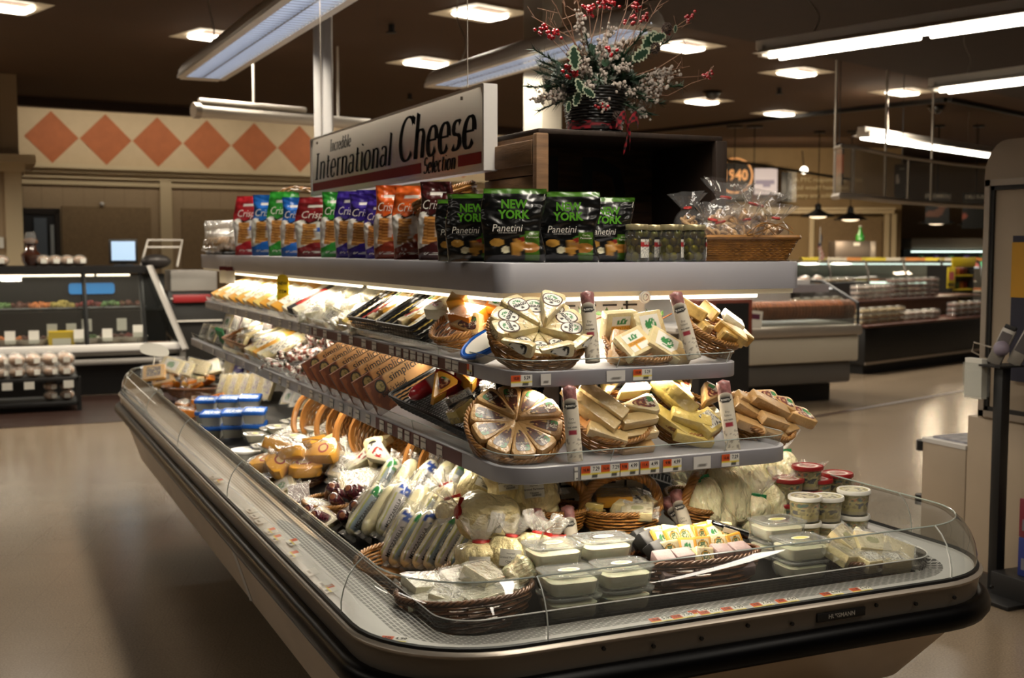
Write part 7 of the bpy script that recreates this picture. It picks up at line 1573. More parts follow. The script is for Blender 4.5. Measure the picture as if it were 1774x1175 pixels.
t2 = thing('flower_vase', 'tall dark vase-like jar in front of the doorway on the deli counter', 'vase', (dx(60), DY+.65, zt)); O('jar', lathe([(.06, 0), (.09, .05), (.10, .12), (.06, .17), (.05, .22), (.07, .24)], 16), mat('amber_glass', '3a2016', .2, coat=.8), t2); O('bow', B().add(ball(.05, 8, 6, 1.5, .6, .8, z=.26)), mat('tan_bow', '6a4a34', .6), t2); O('top_glass', lathe([(.05, .22), (.06, .30), (.045, .36)], 12), PLEX, t2)
t2 = thing('slicer_frame', 'tilted metal frame on the service counter beyond the monitor', 'slicer', (dx(300), DY+.9, zt-.02)); O('frame_bar', B().add(tube([(-.22, 0, 0), (-.12, .1, .30), (.26, .1, .30), (.18, 0, 0)], .014, 6)).add(tube([(-.14, .06, .22), (.22, .06, .22)], .012, 6)), SHELLM, t2); O('body', B().add(ball(.12, 12, 8, 1.4, .8, .7, x=-.05, z=.06)), mat('slicer_dark', '3a3634', .4, .4), t2)
t2 = thing('service_counter', 'grey service counter beyond the end of the deli case with a red tray on it', 'counter', (dx(320), DY+1.0, 0)); O('panel', bx(-.05, .62, -.1, .5, .0, 1.06, .01), mat('counter_dark', '14120f', .5), t2); O('grey_hood', bx(-.02, .5, -.14, .3, 1.06, 1.30, .01), DGREY, t2); O('red_tray', bx(.0, .42, -.16, -.05, .93, 1.02, .01), mat('tray_red', '7a1a1c', .4), t2)
for z in (.72, .98): O('shelf_edge', bx(-.02, .55, -.14, -.1, z-.01, z+.005), SHELLM, t2, flat=True)
# bread display in front of the deli counter
bx0, bx1, by = PY(-60, 600, 11.9).x, PY(134, 600, 11.9).x, 11.9; zs1 = PY(60, 655, by).z; zs2 = PY(60, 697, by).z
t2 = thing('bread_rack', 'low black two-level rack of bagged bread in front of the deli counter', 'rack', ((bx0+bx1)/2, by, 0)); w = (bx1-bx0)/2
O('top_shelf', bx(-w, w, -.05, .45, zs1-.04, zs1, .005), BLACK, t2); O('bottom_shelf', bx(-w, w, -.05, .45, zs2-.04, zs2, .005), BLACK, t2)
for s_ in (-1, 1):
    for yy in (-.03, .42): O('upright', bx(s_*w-.02, s_*w+.02, yy-.02, yy+.02, 0, zs1), BLACK, t2, flat=True)
for r in range(2):
    for k in range(2):
        for i in range(7 if True else 0): put((loafpack,), (bx1-.10-i*.145, by+.06+k*.2, zs1+r*.11), (0, 0, (i*37) % 50), 'bagged bread on the black rack top, %s from the island, %s row, %s layer' % (ORD[i], ('front', 'rear')[k], ('lower', 'upper')[r]), 'bagged bread on the black rack', s=.98)
    for i in range(2): put((loafpack,), (bx1-.10-i*.145, by+.08, zs2+r*.09), (0, 0, i*30), 'bagged bread on the lower rack shelf, %s from the upright, %s layer' % (ORD[i], ('lower', 'upper')[r]), 'bagged bread on the lower rack shelf', s=.85)
for i, px in enumerate((12, 50, 118)): o = O('rack_ticket', bx(-.045, .045, -.004, 0, -.05, .02), PAPER, t2, loc=(PY(px, 660, by).x-(bx0+bx1)/2, -.055, zs1-.05), flat=True)
# ------------------------------------------------------------------ self-service cooler behind the island
CYF = 9.3
def qx(px, y=CYF): return PY(px, 600, y).x
def qz(px, py, y=CYF): return PY(px, py, y).z
c0, c1 = qx(1180), qx(1488); 
t = thing('self_service_cooler', 'white open-front cooler with sloping glass end and two shelves of sliced bread', 'cooler', ((c0+c1)/2, CYF, 0)); ox, oy = (c0+c1)/2, CYF
zc = qz(1480, 560); ztop = qz(1400, 487, CYF+.7)
dp('kick_base', B().add(bx(c0, c1-.15, CYF+.25, CYF+1.0, 0, .22)), BLACK, flat=True); dp('lower_tray', B().add(bx(c0, c1-.05, CYF+.05, CYF+1.0, .2, .42, .03)), mat('cooler_tray_grey', '5c5854', .4, .2)); dp('front_panel', B().add(bx(c0, c1, CYF, CYF+1.0, .42, .68, .02)), mat('cooler_panel', 'b0a898', .45)); dp('chrome_bumper', B().add(bx(c0, c1+.02, CYF-.04, CYF+.06, .68, .79, .03)), STEEL)  # lower tray in a darker grey than the front panel
dp('well', B().add(bx(c0, c1, CYF+.1, CYF+1.0, .76, .80)), WHITEMET, flat=True); dp('back_wall', B().add(bx(c0, c1-.1, CYF+.98, CYF+1.02, .79, ztop)), WBACK, flat=True); dp('hood', B().add(bx(c0, qx(1395, CYF+.5), CYF+.45, CYF+1.0, ztop-.04, ztop+.02)), WHITEMET, flat=True)
dp('front_glass', B().add(bx(c0, c1-.05, CYF+.02, CYF+.03, .79, .98)), GLASS, flat=True)
dp('end_glass', B().add(([(c1-.02, CYF, .79), (c1-.02, CYF+1, .79), (c1-.02, CYF+1, ztop), (c1-.02, CYF+.55, ztop), (c1-.02, CYF, 1.0)], [(0, 1, 2, 3, 4)])), GLASS, flat=True); dp('end_frame', B().add(tube([(c1-.02, CYF, .79), (c1-.02, CYF, 1.0), (c1-.02, CYF+.55, ztop), (c1-.02, CYF+1, ztop)], .016, 6)), BLACK)
dp('shelf', B().add(bx(c0, c1-.08, CYF+.40, CYF+.98, 1.14, 1.17)).add(bx(c0, c1-.08, CYF+.38, CYF+.40, 1.10, 1.18)), GREYMET, flat=True)
light('cooler_glow', (1.6, .1), 9, ((c0+c1)/2+.2, CYF+.6, ztop-.07), (-20, 0, 0), (1, .95, .85)); dp('cooler_lamp', B().add(bx(c0, c1-.3, CYF+.5, CYF+.53, ztop-.06, ztop-.045)), TUBEW, flat=True)
def bread():
    t = thing('sliced_loaf', '', 'bread'); b = B()
    for i in range(7): b.add(slab([(x*.075, y*.065) for x, y in ngon(14, 1)], [(.003, 0), (0, .004), (0, .016), (.003, .02)]), 0, T(i*.026, 0, .07, 90, 0, 75))
    O('slices', b, mat('crust_brown', '8a4f26', .6, var=.35, vscale=18), t); return t
for i in range(6): put((bread,), (qx(1300)+i*.24, CYF+.30, .82), (0, 0, 0), 'sliced brown loaf in the cooler, %s from the island' % ORD[i], 'sliced loaves in the cooler', s=1.5)
for r in range(2):
    for i in range(8): put((loafpack,), (qx(1290)+i*.16+.3*r, CYF+.55+.15*r, 1.17), (0, 0, i*40), 'small bagged pastry on the cooler shelf, %s from the island, %s row' % (ORD[i], ('front', 'rear')[r]), 'bagged pastries on the cooler shelf', s=.8)
o = O('cooler_ticket', B().add(bx(-.09, .09, -.004, 0, -.12, .12)).add(bx(-.06, .06, -.006, -.004, .04, .09), 1), [PAPER, mat('ink_purple', '5a2440', .6)], loc=(qx(1303), CYF-.02, qz(1303, 560)), rot=(0, 6, 0)); tag(o, 'white ticket with purple heading hanging at the cooler front', 'ticket')
O('red_display_box', bx(-.28, .28, -.1, .1, 0, .36, .004), mat('brick_red_wood', '6e2f1c', .5), loc=(qx(1245, 8.6), 8.6, qz(1245, 590, 8.6))); o = bpy.data.objects['red_display_box']; tag(o, 'reddish brown open box showing behind the end of the upper shelf', 'box')
O('opening_shade', bx(-.10, .24, -.104, -.1, .02, .33), BLACK, o, flat=True); o.location.z = 0.0; o.scale = (1, 1, 1); o.location.z = qz(1245, 590, 8.6)  # black sheet on the solid box paints the shade of an opening
b_ = O('display_stand', bx(-.26, .26, -.09, .09, 0, o.location.z), BLACK, loc=(o.location.x, 8.6, 0), flat=True); tag(b_, 'dark stand under the reddish brown box behind the island', 'stand')
# ------------------------------------------------------------------ bakery tables
a, c = PZ(1497, 650, 0), PZ(1700, 622, 0); BD = (c-a).normalized(); BN = Vector((-BD.y, BD.x, 0)); MB = Matrix(((BD.x, BN.x, 0, a.x), (BD.y, BN.y, 0, a.y), (0, 0, 1, 0), (0, 0, 0, 1))); BL = (c-a).length+1.0
D0 = (a-EYEV).dot(fw); zb = EYE-(563-430)*D0/2037; zb2 = EYE-(520-430)*(D0+1)/2037
t = thing('bakery_table', 'black two-level bakery table with brown tops beyond the cooler', 'table'); t.matrix_world = MB
O('black_base', bx(0, BL, 0, 1.2, .12, zb-.03, .01), BLACK, t); O('kick', bx(.05, BL, .05, 1.15, 0, .12), mat('kick_black', '040404', .6), t, flat=True); BT = mat('table_brown', '4a2416', .35, coat=.3); O('lower_top', bx(-.04, BL, -.06, 1.2, zb-.03, zb, .006), BT, t); O('upper_top', bx(-.9, BL, .5, 1.4, zb2-.03, zb2, .006), BT, t); O('mottled_panel', bx(-.85, BL-.5, .62, 1.3, zb, zb2-.03), mat('mottled_tan', '7a6650', .6, var=.3, vscale=40), t, flat=True); O('riser', bx(.35, 1.7, .95, 1.35, zb2, zb2+.22, .004), BLACK, t); O('metal_edge', bx(.0, BL, -.01, 0, .12, .15), STEEL, t, flat=True)
def clamshell(k):
    t = thing('pastry_box', '', 'pastry box'); O('pastry', box(.17, .11, .035, 0, 0, .006, .01), mat('pastry_%d' % k, ('b59a6a', '6a3a20', 'c8b4a8', '8a6a3c')[k], .6, var=.4, vscale=60), t); O('clear_box', slab(rrect(.20, .14, .02, 3), [(.01, 0), (0, .03), (.004, .032), (.012, .065)]), PLEX, t); O('sticker', bx(-.03, .03, -.03, .03, .066, .067), PAPER, t, flat=True); return t
n = 0
for (x0_, cnt, y, z, lay, k, nm_) in ((.12, 5, .12, zb, 3, 0, 'lower top, beside the cooler end'), (1.25, 4, .12, zb, 2, 2, 'lower top, past the first pile'), (2.5, 6, .12, zb, 3, 1, 'lower top, next to the cabinet'), (-.5, 5, .65, zb2, 1, 3, 'upper top, beside the cooler end'), (.9, 4, .65, zb2, 3, 2, 'upper top, in the middle'), (1.8, 6, .65, zb2, 4, 1, 'upper top, next to the cabinet'), (.5, 5, 1.1, zb2+.22, 1, 3, 'on the black riser')):
    for l in range(lay):
        for i in range(cnt): o = put((clamshell, k), MB @ Vector((x0_+i*.215, y, z+.001+l*.068)), (0, 0, math.degrees(atan2(BD.y, BD.x))), 'clear pastry box on the %s, %s along, %s layer' % (nm_, ORD[i], ORD[l]), 'clear pastry boxes on the bakery table'); n += 1
# ------------------------------------------------------------------ far service cases
fy = 20.6; f0_, f1_ = PD(1375, 430, fy), PD(1705, 430, fy); FD = (f1_-f0_); FD.z = 0; FL = FD.length; FD.normalize(); FN = Vector((-FD.y, FD.x, 0)); MF = Matrix(((FD.x, FN.x, 0, f0_.x), (FD.y, FN.y, 0, f0_.y), (0, 0, 1, 0), (0, 0, 0, 1)))
t = thing('curved_glass_case', 'long far service case with curved glass and greenish white lamps', 'service case'); t.matrix_world = MF; zz = EYE-(452-430)*fy/2037; z2 = EYE-(508-430)*fy/2037
O('base', bx(0, FL, 0, 1, 0, z2, .02), mat('case_base_dark', '1c1a18', .5), t); O('hood', bx(0, FL, .35, 1.0, zz-.05, zz, .02), BLACK, t); O('rear_panel', bx(0, FL, .95, 1, z2, zz), mat('case_inner_green', '7c8c80', .5), t, flat=True)
O('curved_glass', B().add(surf(lambda u, v: (u*FL, .35-.35*sin(v*pi/2), z2+(zz-z2)*cos(v*pi/2)), 4, 8)), GLASS, t); 
for z in (zz-.07, z2+.16): O('case_lamp', bx(.1, FL-.1, .4, .43, z, z+.025), mat('lamp_greenish', 'e8fff0', .5, emit=2.5, ecol='e8fff4'), t, flat=True)
for i in range(6): O('glass_rib', tube([(FL*i/5, .35-.35*sin(v*pi/16), z2+(zz-z2)*cos(v*pi/16)) for v in range(9)], .022, 5), BLACK, t)
rr = random.Random(5)
def meat_tray(k): t = thing('meat_tray', '', 'tray'); O('tray', bx(-.14, .14, -.1, .1, 0, .02, .004), CER, t); O('meat', bx(-.12, .12, -.08, .08, .015, .06, .012), FOODS[k], t); return t
for r in range(2):
    for i in range(15): put((meat_tray, (i*2+r) % 5), MF @ Vector((.3+i*FL/15.5, .3+.4*r, z2+.02+.16*r)), (0, 0, math.degrees(atan2(FD.y, FD.x))), 'meat tray in the far curved-glass case, %s along, %s row' % (ORD[i], ('front', 'rear')[r]), 'meat trays in the far case')
for i in range(9): o = O('flyer_stack', B().add(bx(-.22, .22, -.12, .12, 0, .05)), mat(('flyer_yellow', 'flyer_white', 'flyer_orange')[i % 3], ('c8b83a', 'b8b4a8', 'b8783a')[i % 3], .6), loc=MF @ Vector((.5+i*FL/9.5, .6, zz)), rot=(0, 0, math.degrees(atan2(FD.y, FD.x))), flat=True); tag(o, 'flat stack of %s flyers on the far curved-glass case, %s along' % (('yellow', 'white', 'orange')[i % 3], ORD[i]), 'flyers', 'flyer stacks on the far case')
# yellow display with dark shelves
yd = PD(1650, 430, 18.6); t = thing('yellow_display', 'yellow cardboard display of packaged meat beyond the bakery table', 'display', (yd.x, yd.y, 0), (0, 0, 10)); YC = mat('display_yellow', 'c8b020', .5); k = 18.6/2037
hz = lambda py: EYE-(py-430)*k
for s_ in (-.27, .27): O('side_frame', bx(s_-.02, s_+.02, -.2, .25, 0, hz(460)), BLACK, t, flat=True)
for py in (476, 500, 522): O('shelf', bx(-.27, .27, -.2, .25, hz(py)-.02, hz(py)), YC, t, flat=True)
O('header', B().add(bx(-.3, .3, -.22, -.2, hz(462), hz(446), .002)), YC, t); O('side_sign', B().add(bx(-.43, -.25, -.24, -.22, hz(498), hz(462), .002)), YC, t); O('sign_print', B().add(bx(-.40, -.29, -.245, -.24, hz(484), hz(470))), mat('print_red_white', 'b85a5a', .6), t, flat=True); O('lettering', B().add(textgeo('MEALS', .07, bold=.03), 0, T(-.34, -.246, hz(492), 90)), INK, t, flat=True)
for py in (476, 500):
    for i in range(5): o = O('meat_pack', bx(-.045, .045, -.08, .08, 0, .11, .006), FOODS[(i+py) % 5], loc=(yd.x-.2*cos(.17)+i*.1, yd.y-.08+i*.018, hz(py))); tag(o, 'small meat pack on the yellow display, %s from the sign side, %s shelf' % (ORD[i], 'upper' if py == 476 else 'lower'), 'meat pack', 'meat packs on the yellow display')
# colourful far shelf, wall things
p = PD(1640, 470, 27); t = thing('wall_cooler', 'far lit wall cooler with a pale hood and rows of bright packs', 'cooler', (p.x, p.y, 0), (0, 0, -24.4)); k = 27/2037; hh_ = lambda py: EYE-(py-430)*k
O('hood', bx(-1.0, 2.2, -.5, .3, hh_(432), hh_(413), .02), mat('hood_pale', '9a9488', .5), t); O('lamp', bx(-1, 2.2, -.52, -.50, hh_(437), hh_(435)), mat('lamp_greenish', 'e8fff0', .5, emit=2.5), t, flat=True); O('cabinet', bx(-1.0, 2.2, 0, .3, 0, hh_(432)), BLACK, t, flat=True); O('shelf', bx(-1, 2.2, -.4, 0, hh_(462)-.03, hh_(462)), GREYMET, t, flat=True)
for i in range(26): o = O('bright_pack', bx(-.045, .045, -.05, .05, 0, .16+.05*(i % 3), .01), mat('pack_c%d' % (i % 6), ('c8a890', 'a03a2c', '3a7a4a', 'd8c070', 'e0d8d0', '5a3a8a')[i % 6], .5), loc=p-Vector((0, 0, p.z-hh_(462)))+rt*(-.9+i*.115)-Vector((fw.x, fw.y, 0))*.2, rot=(0, 0, -24.4)); tag(o, '%s pack in the far wall cooler, number %d from the pendant lamps' % (('tan', 'red', 'green', 'yellow', 'white', 'violet')[i % 6], i+1), 'pack', 'bright packs in the far wall cooler')
light('cooler_glow', (2.4, .1), 22, p+Vector((0, 0, .2))+rt*.5-fw*.45, (0, 0, -24.4), (.9, 1, .9))
def wallthing(name, lb, cat, px0, py0, px1, py1, dep, m, fn=None, thick=.03):
    a = PD((px0+px1)/2, (py0+py1)/2, dep); k = dep/2037; w, h = (px1-px0)*k, (py1-py0)*k
    t = thing(name, lb, cat, a, (0, 0, -24.4)); O('board', bx(-w/2, w/2, 0, thick, -h/2, h/2, .004), m, t)
    if fn: fn(t, w, h)
    return t
DKB = mat('board_dark', '1c1814', .6); LIT = mat('print_peach', 'd89a5c', .5, emit=.25); LITW = mat('print_pale', 'b8b4c4', .5, emit=.08)
def f1940(t, w, h): O('ring', B().add(surf(lambda u, v: ((.36+.04*v)*cos(2*pi*u)*.55/.55*.9, -.004, (.36+.04*v)*sin(2*pi*u)*.9+.14), 40, 1, True)), LIT, t); O('lettering', B().add(textgeo('1940', .30, bold=.03, squash=.85), 0, T(0, -.005, .14, 90)), LIT, t, flat=True); O('plaque', bx(-.3, .3, -.01, 0, -h*.42, -h*.28), BLACK, t, flat=True)
wallthing('year_sign', 'dark wall board with a glowing round 1940 emblem', 'sign', 1245, 283, 1302, 350, 23.6, DKB, f1940)
wallthing('maroon_banner', 'narrow maroon and white wall banner beside the wooden crate', 'banner', 1224, 284, 1244, 334, 23.5, mat('maroon', '4a1018', .5), lambda t, w, h: (O('white_half', bx(0, w/2, -.006, 0, -h/2, h/2), LITW, t, flat=True), O('lettering', B().add(textgeo('O', .16, bold=.02), 0, T(-w*.3, -.007, 0, 90)), LIT, t, flat=True)))
wallthing('photo_poster', 'framed pale picture of a building on the far wall above the pretzels', 'poster', 1304, 290, 1348, 339, 23.6, mat('frame_dark', '1a1210', .4), lambda t, w, h: (O('picture', bx(-w*.47, w*.47, -.006, 0, -h*.46, h*.46), LITW, t, flat=True), O('building', B().add(bx(-w*.4, w*.35, -.008, -.006, -h*.1, h*.05)).add(bx(-w*.1, w*.2, -.009, -.006, -h*.2, h*.02)), mat('print_grey_violet', '8480a0', .6), t, flat=True)))
wallthing('dark_cabinet', 'dark glossy wall cabinet end beside the framed picture', 'cabinet', 1354, 298, 1372, 350, 23.4, BLACK, lambda t, w, h: O('glass_edge', bx(w*.1, w*.9, -.02, 0, -h*.5, h*.5), PLEX, t, flat=True))
tt = thing('wall_lettering', 'three rows of pale wall lettering beside the dark cabinet', 'lettering', PD(1376, 322, 24.15), (0, 0, -24.4))
for i, s_ in enumerate(('A FTC responded at Weis', 'and would have been', 'every and sold under it')): O('lettering', B().add(textgeo(s_, .13, bold=.01, align='LEFT')), mat('letter_pale', 'c8b890', .6), tt, loc=(0, 0, .12-i*.16), rot=(90, 0, 0), flat=True)
# pendants
def pendant(L):
    t = thing('pendant_lamp', '', 'pendant lamp'); O('cord', tube([(0, 0, .2), (0, 0, L)], .008, 5), BLACK, t); O('shade', lathe([(.30, 0), (.28, .02), (.12, .09), (.06, .13), (.05, .22), (.02, .24)], 24, cap0=False), BLACK, t); O('bulb', B().add(ball(.16, 12, 6, sz=.25, z=.012)), mat('pendant_glow', 'ffe6c0', .5, emit=2.2), t); O('ceiling_plate', cyl(.1, .03, 12, z=L-.03), BLACK, t); return t
for (px, py, dep, lb) in ((1417, 376, 21, 'black pendant lamp nearest the pretzel basket'), (1473, 381, 21, 'black pendant lamp, second from the pretzel basket'), (1622, 387, 20, 'black pendant lamp seen through the clear hanging screen'), (1690, 390, 20, 'black pendant lamp cut by the tall cabinet')):
    p = PD(px, py, dep); put((pendant, round(CH-p.z, 2)), p, (0, 0, 0), lb, 'black pendant lamps'); light('pendant_glow', (.3, .3), 26, p-Vector((0, 0, .06)), col=(1, .8, .55))
for (px, py) in ((1273, 240), (1307, 238)): p = PD(px, py+12, 20); o = O('ceiling_rod', B().add(tube([(0, 0, -.9), (0, 0, CH-p.z)], .008, 5)).add(cyl(.14, .03, 10, z=CH-p.z-.03)), BLACK, loc=p); tag(o, 'thin dark rod hanging from the ceiling above the %s' % ('1940 emblem' if px < 1300 else 'framed picture'), 'rod', 'ceiling rods')
pr_a, pr_b = PD(1225, 272, 22), PD(1480, 312, 21); t = thing('track_rail', 'dark lighting rail in front of the far wall with one bright spot lamp', 'light fixture', pr_a); O('rail', bar((0, 0, 0), tuple(pr_b-pr_a), .045), BLACK, t)
sp_ = PD(1393, 295, 21.4)-pr_a; light('spot_wash', (.6, .3), 60, pr_a+sp_-Vector((0, 0, .2)), (60, 0, -24), (1, .8, .55)); O('spot_lamp', B().add(ball(.07)), mat('spot_glow', 'fff4dc', .5, emit=6), t, loc=sp_); O('hanger', B().add(tube([(0, 0, 0), (-.05, 0, .35)], .012, 4)), BLACK, t, loc=sp_)
# green bottle, flag, steel box at the far counter
o = thing('green_bottle', 'green bottle standing on the steel box at the far counter', 'bottle', PD(1490, 419, 22.2)); O('glass_body', lathe([(.035, 0), (.08, 0), (.085, .10), (.04, .18), (.025, .24), (.025, .28)], 12), mat('bottle_green', '2a8a2a', .15, coat=.8, emit=.05), o); O('cap', cyl(.028, .02, 8, z=.28), PAPER, o)
t = thing('steel_oven', 'steel oven box on the far counter under the second pendant lamp', 'oven', PD(1480, 450, 22.0)-Vector((0, 0, .1)), (0, 0, -24.4)); O('body', bx(-.36, .30, 0, .5, 0, .45, .01), mat('oven_steel', '6a6058', .4, .6), t); O('side_panel', bx(.30, .40, 0, .5, 0, .44, .005), STEEL, t); O('paper_note', bx(-.02, .10, -.004, 0, .36, .42), PAPER, t, flat=True)
t = thing('small_flag', 'small striped flag on the far counter below the first pendant lamp', 'flag', PD(1420, 450, 20.6)-Vector((0, 0, .05))); O('pole', tube([(0, 0, 0), (0, 0, .62)], .008, 4), PAPER, t); fb = B()
fb.add(surf(lambda u, v: (.0+.10*(u-.3)*(1.3-v)+.02*sin(v*9), .01*sin(u*9), v*.46+.04), 10, 16), 0, None, lambda x, y, z: lin('1c2440') if z > .27 else (lin('8a2a2c') if int(z*45+x*20) % 2 else lin('b8a8a0'))); O('cloth', fb, PRINT, t)
# curved clear hanging screen with banners
pts = [PD(x_, 430, d_) for x_, d_ in ((1443, 12.5), (1455, 12.2), (1475, 12.3), (1500, 12.7), (1530, 13.2), (1570, 13.8), (1610, 14.3), (1660, 14.9), (1720, 15.5))]
tops = [233, 243, 255, 264, 273, 281, 287, 292, 297]; bots = [326, 333, 340, 346, 349, 354, 357, 359, 361]
zt_ = [PD(x_, y_, d_).z for (x_, d_), y_ in zip(((1443, 12.5), (1455, 12.2), (1475, 12.3), (1500, 12.7), (1530, 13.2), (1570, 13.8), (1610, 14.3), (1660, 14.9), (1720, 15.5)), tops)]; zb_ = [PD(x_, y_, d_).z for (x_, d_), y_ in zip(((1443, 12.5), (1455, 12.2), (1475, 12.3), (1500, 12.7), (1530, 13.2), (1570, 13.8), (1610, 14.3), (1660, 14.9), (1720, 15.5)), bots)]
zT, zB = sum(zt_)/len(zt_), sum(zb_)/len(zb_); org = pts[3].copy(); org.z = 0
t = thing('curved_screen', 'long curved clear screen with metal rails hanging over the bakery', 'hanging screen', org); sb = B(); vs = []
for p in pts: q = p-org; vs += [(q.x, q.y, zB), (q.x, q.y, zT)]
O('clear_sheet', B().add((vs, [(2*i, 2*i+2, 2*i+3, 2*i+1) for i in range(len(pts)-1)])), clear('smoky_sheet', 'd8d4cc', 1.5, .1, haze=.42, hcol='8c867c'), t, sharp=80)
for z, r_ in ((zB, .035), (zT, .022)): O('rail', tube([((p-org).x, (p-org).y, z) for p in pts], r_, 6), STEEL, t)
for i in (0, 2, 4, 5, 6, 8): q = pts[i]-org; O('rod', B().add(tube([(q.x, q.y, zB), (q.x, q.y, CH if i in (0, 4, 6) else zT)], .014, 5)), STEEL, t)
def banner(px, dd_, py0, py1, w, lb, cols, txt): 
    a = PD(px, (py0+py1)/2, dd_); k = dd_/2037; h = (py1-py0)*k; t = thing('hanging_banner', lb, 'banner', a, (0, 0, -24.4)); f = lambda x, y, z: lin(cols[1]) if nz(x, z, 5, px) > .12 and z < h*.2 else lin(cols[0])
    O('sheet', B().add(surf(lambda u, v: ((u-.5)*w, 0, (v-.5)*h), 16, 20), 0, None, f).add(surf(lambda u, v: ((.5-u)*w, .006, (v-.5)*h), 2, 2), 0, None, cols[0]), PRINT, t, flat=True); O('lettering', B().add(textgeo(txt, w*.2, bold=.02), 0, T(0, -.004, h*.38, 90)), mat('banner_letter', cols[2], .6), t, flat=True)
    O('hanger', tube([(0, 0, h/2), (0, 0, CH-a.z)], .005, 4), BLACK, t)
banner(1562, 13.9, 285, 348, .17, 'dark hanging banner with a white swirl beside the curved screen middle', ('0f0d0c', 'b8b0a8', 'c8c0b0'), 'Deli'); banner(1453, 12.6, 248, 320, .11, 'maroon hanging banner with orange print at the near end of the curved screen', ('2a0f10', 'b8582a', 'd88a4a'), 'Bakery')
banner(1624, 19.5, 334, 388, .40, 'dark menu banner with green heading behind the curved screen, nearer the pendants', ('12120e', '5a3a2a', '7a8a4a'), 'STROMBOLI'); banner(1688, 19.5, 334, 396, .40, 'dark menu banner with green heading behind the curved screen, beside the cabinet', ('12120e', '8a4a3a', '7a8a4a'), 'DELI SUB')
# ------------------------------------------------------------------ end cabinet and stand at the aisle edge
CABX = 4.35; k = lambda px: CABX/math.tan(YAW+math.atan((px-CX)/F))
y_l = k(1683); y_u = k(1700); ztp = PX(1702, 262, CABX).z
CAB = mat('cabinet_beige', 'a0907c', .5, var=.07, vscale=3)
t = thing('end_cabinet', 'tall beige end cabinet with rounded top and metal frame beside the aisle', 'cabinet', (CABX, y_l, 0))
zmid = PX(1690, 722, CABX).z
q = [(0, 0), (-2.4, 0), (-2.4, 2.12-zmid), (-.14, 2.12-zmid)]; H_ = PX(1730, 243, CABX).z-zmid
prof_ = [(0, 0), (-2.4, 0), (-2.4, H_)]+[(-.13+.13*cos(pi/2-pi/2*i/6), H_-.16+.16*sin(pi/2-pi/2*i/6)) for i in range(7)]
prof_ = [(y+y_u-y_l, z+zmid) for y, z in prof_]
vs, fs = slab([(y, z) for y, z in prof_], [(0, 0), (0, .55)]); O('upper_panel', ([(x_, y, z) for (y, z, x_) in vs], fs), CAB, t, flat=True)
O('lower_body', bx(0, .6, -2.4, 0, 0, zmid, .004), CAB, t)
zf0, zf1 = PX(1712, 722, CABX).z, PX(1712, 312, CABX).z; fb = B(); yy0 = k(1706)-y_l
for a_, c_, e_, f_ in ((yy0-.03, yy0, zf0, zf1), (-2.4, yy0, zf1-.03, zf1), (-2.4, yy0, zf0, zf0+.03)): fb.add(bx(-.02, .0, a_, c_, e_, f_))
O('metal_frame', fb, STEEL, t, flat=True); fb = B()
for a_, c_, e_, f_ in ((yy0-.05, yy0-.03, zf0+.03, zf1-.03), (-2.4, yy0-.03, zf1-.05, zf1-.03), (-2.4, yy0-.03, zf0+.03, zf0+.05)): fb.add(bx(-.012, .0, a_, c_, e_, f_))
O('black_gasket', fb, BLACK, t, flat=True)
# low box at the far side
yb0, yb1 = k(1605), y_l+.005; zb_ = PX(1640, 773, CABX).z
t = thing('low_bin', 'low beige bin with a clear-lidded tray on top beside the end cabinet', 'bin', (CABX, (yb0+yb1)/2, 0)); wb_ = abs(yb0-yb1)/2
O('body', bx(0, .55, -wb_, wb_, .02, zb_, .006), CAB, t); O('rim', bx(-.004, .55, -wb_, wb_, zb_, zb_+.02), WHITEMET, t, flat=True); O('tray', bx(.04, .5, -wb_+.03, wb_-.03, zb_+.02, zb_+.03), mat('tray_print', '8a8a94', .3, coat=.6, var=.6, vscale=20), t, flat=True)
for z in (zb_-.05, zb_-.33): O('hinge', B().add(cyl(.03, .05, 10)), BLACK, t, loc=(.02, wb_+.02, z), rot=(0, 0, 0))
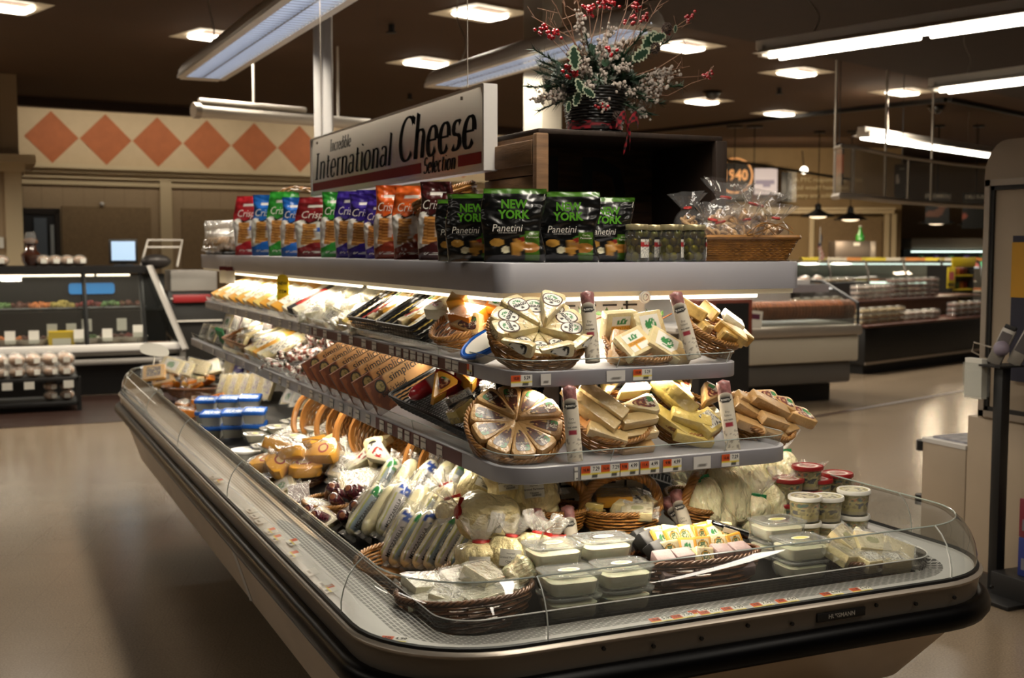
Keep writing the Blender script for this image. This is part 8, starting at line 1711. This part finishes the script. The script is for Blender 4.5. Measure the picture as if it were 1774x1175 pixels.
# black pole with scanner bracket
pp = PX(1726, 968, 4.12); pz_ = PX(1726, 634, 4.12).z
t = thing('device_stand', 'black pole on a flat base carrying tilted payment terminals beside the cabinet', 'stand', (4.12, pp.y, 0)); O('base', bx(-.16, .16, -.22, .22, 0, .02, .004), BLACK, t); O('pole', bx(-.025, .025, -.025, .025, .02, pz_, .003), BLACK, t); O('top_plate', bx(-.08, .08, -.06, .06, pz_, pz_+.008), BLACK, t, flat=True)
SILV = mat('terminal_silver', '8a847c', .35, .4)
for (y_, x_, tilt) in ((.035, -.02, 22), (-.03, .03, 25)):
    h = O('terminal', bx(-.03, .03, -.012, .012, 0, .17, .005), SILV, t, loc=(x_, y_, pz_+.01), rot=(-tilt*.3, tilt, -60)); O('cap', bx(-.025, .025, -.0125, .0125, .165, .185, .003), BLACK, h); O('screen', bx(-.024, .024, -.0135, -.012, .06, .15), mat('terminal_screen', '4a4648', .2), h, flat=True)
O('roll', B().add(ball(.035, 12, 8)), mat('roll_violet', '8a8090', .5), t, loc=(-.01, .0, pz_+.08)); O('wire_cradle', B().add(tube([(-.02, .04, .02), (-.06, .12, .06), (-.04, .13, .10), (-.0, .06, .08)], .004, 5)), STEEL, t, loc=(0, 0, pz_))
O('clear_brochure_box', B().add(bx(-.07, -.02, .05, .16, -.17, -.02)), PLEX, t, loc=(0, 0, pz_+.03), flat=True); O('brochure', bx(-.065, -.03, .055, .155, -.15, .03, .002), PAPER, t, loc=(0, 0, pz_+.0), flat=True)
# posters, cartons, leaflet at the frame edge
yq = k(1760); t = thing('picture_poster', 'yellow over navy poster on the end cabinet, cut by the view edge', 'poster', (CABX-.026, yq, 0)); zA, zB_, zC = PX(1765, 420, CABX).z, PX(1765, 515, CABX).z, PX(1765, 660, CABX).z
O('navy_sheet', bx(-.004, 0, -.6, .0, zC, zA+.03), mat('navy', '10122c', .5), t, flat=True); O('yellow_sheet', bx(-.008, -.004, -.6, .0, zB_, zA), mat('poster_yellow', 'b8860e', .5), t, flat=True)
for i, (py, c_) in enumerate(((935, '1c2a6a'), (868, '6a1a2a'))):
    o = O('small_carton', B().add(bx(-.05, .05, -.1, .1, 0, .17, .003)).add(bx(-.052, -.05, -.08, .08, .03, .08), 1), [mat('carton_%d' % i, c_, .4), mat('carton_silver', '7c7c88', .3, .5)], loc=(4.16, k(1768)-.35, .12+i*.172)); tag(o, '%s carton of the stack at the view edge beside the cabinet' % ('lower blue' if i == 0 else 'upper red and blue'), 'carton', 'cartons beside the cabinet')
o = O('carton_shelf', bx(-.10, .2, -.2, .2, 0, .12, .004), BLACK, loc=(4.16, k(1768)-.35, 0)); tag(o, 'low black plinth under the cartons beside the cabinet', 'plinth')
o = O('leaflet', B().add(bx(-.10, .10, -.002, .002, 0, .22)), PAPER, loc=(3.98, k(1770)-.62, .06), rot=(-35, 0, -50), flat=True); tag(o, 'white leaflet leaning at the foot of the cabinet', 'leaflet')
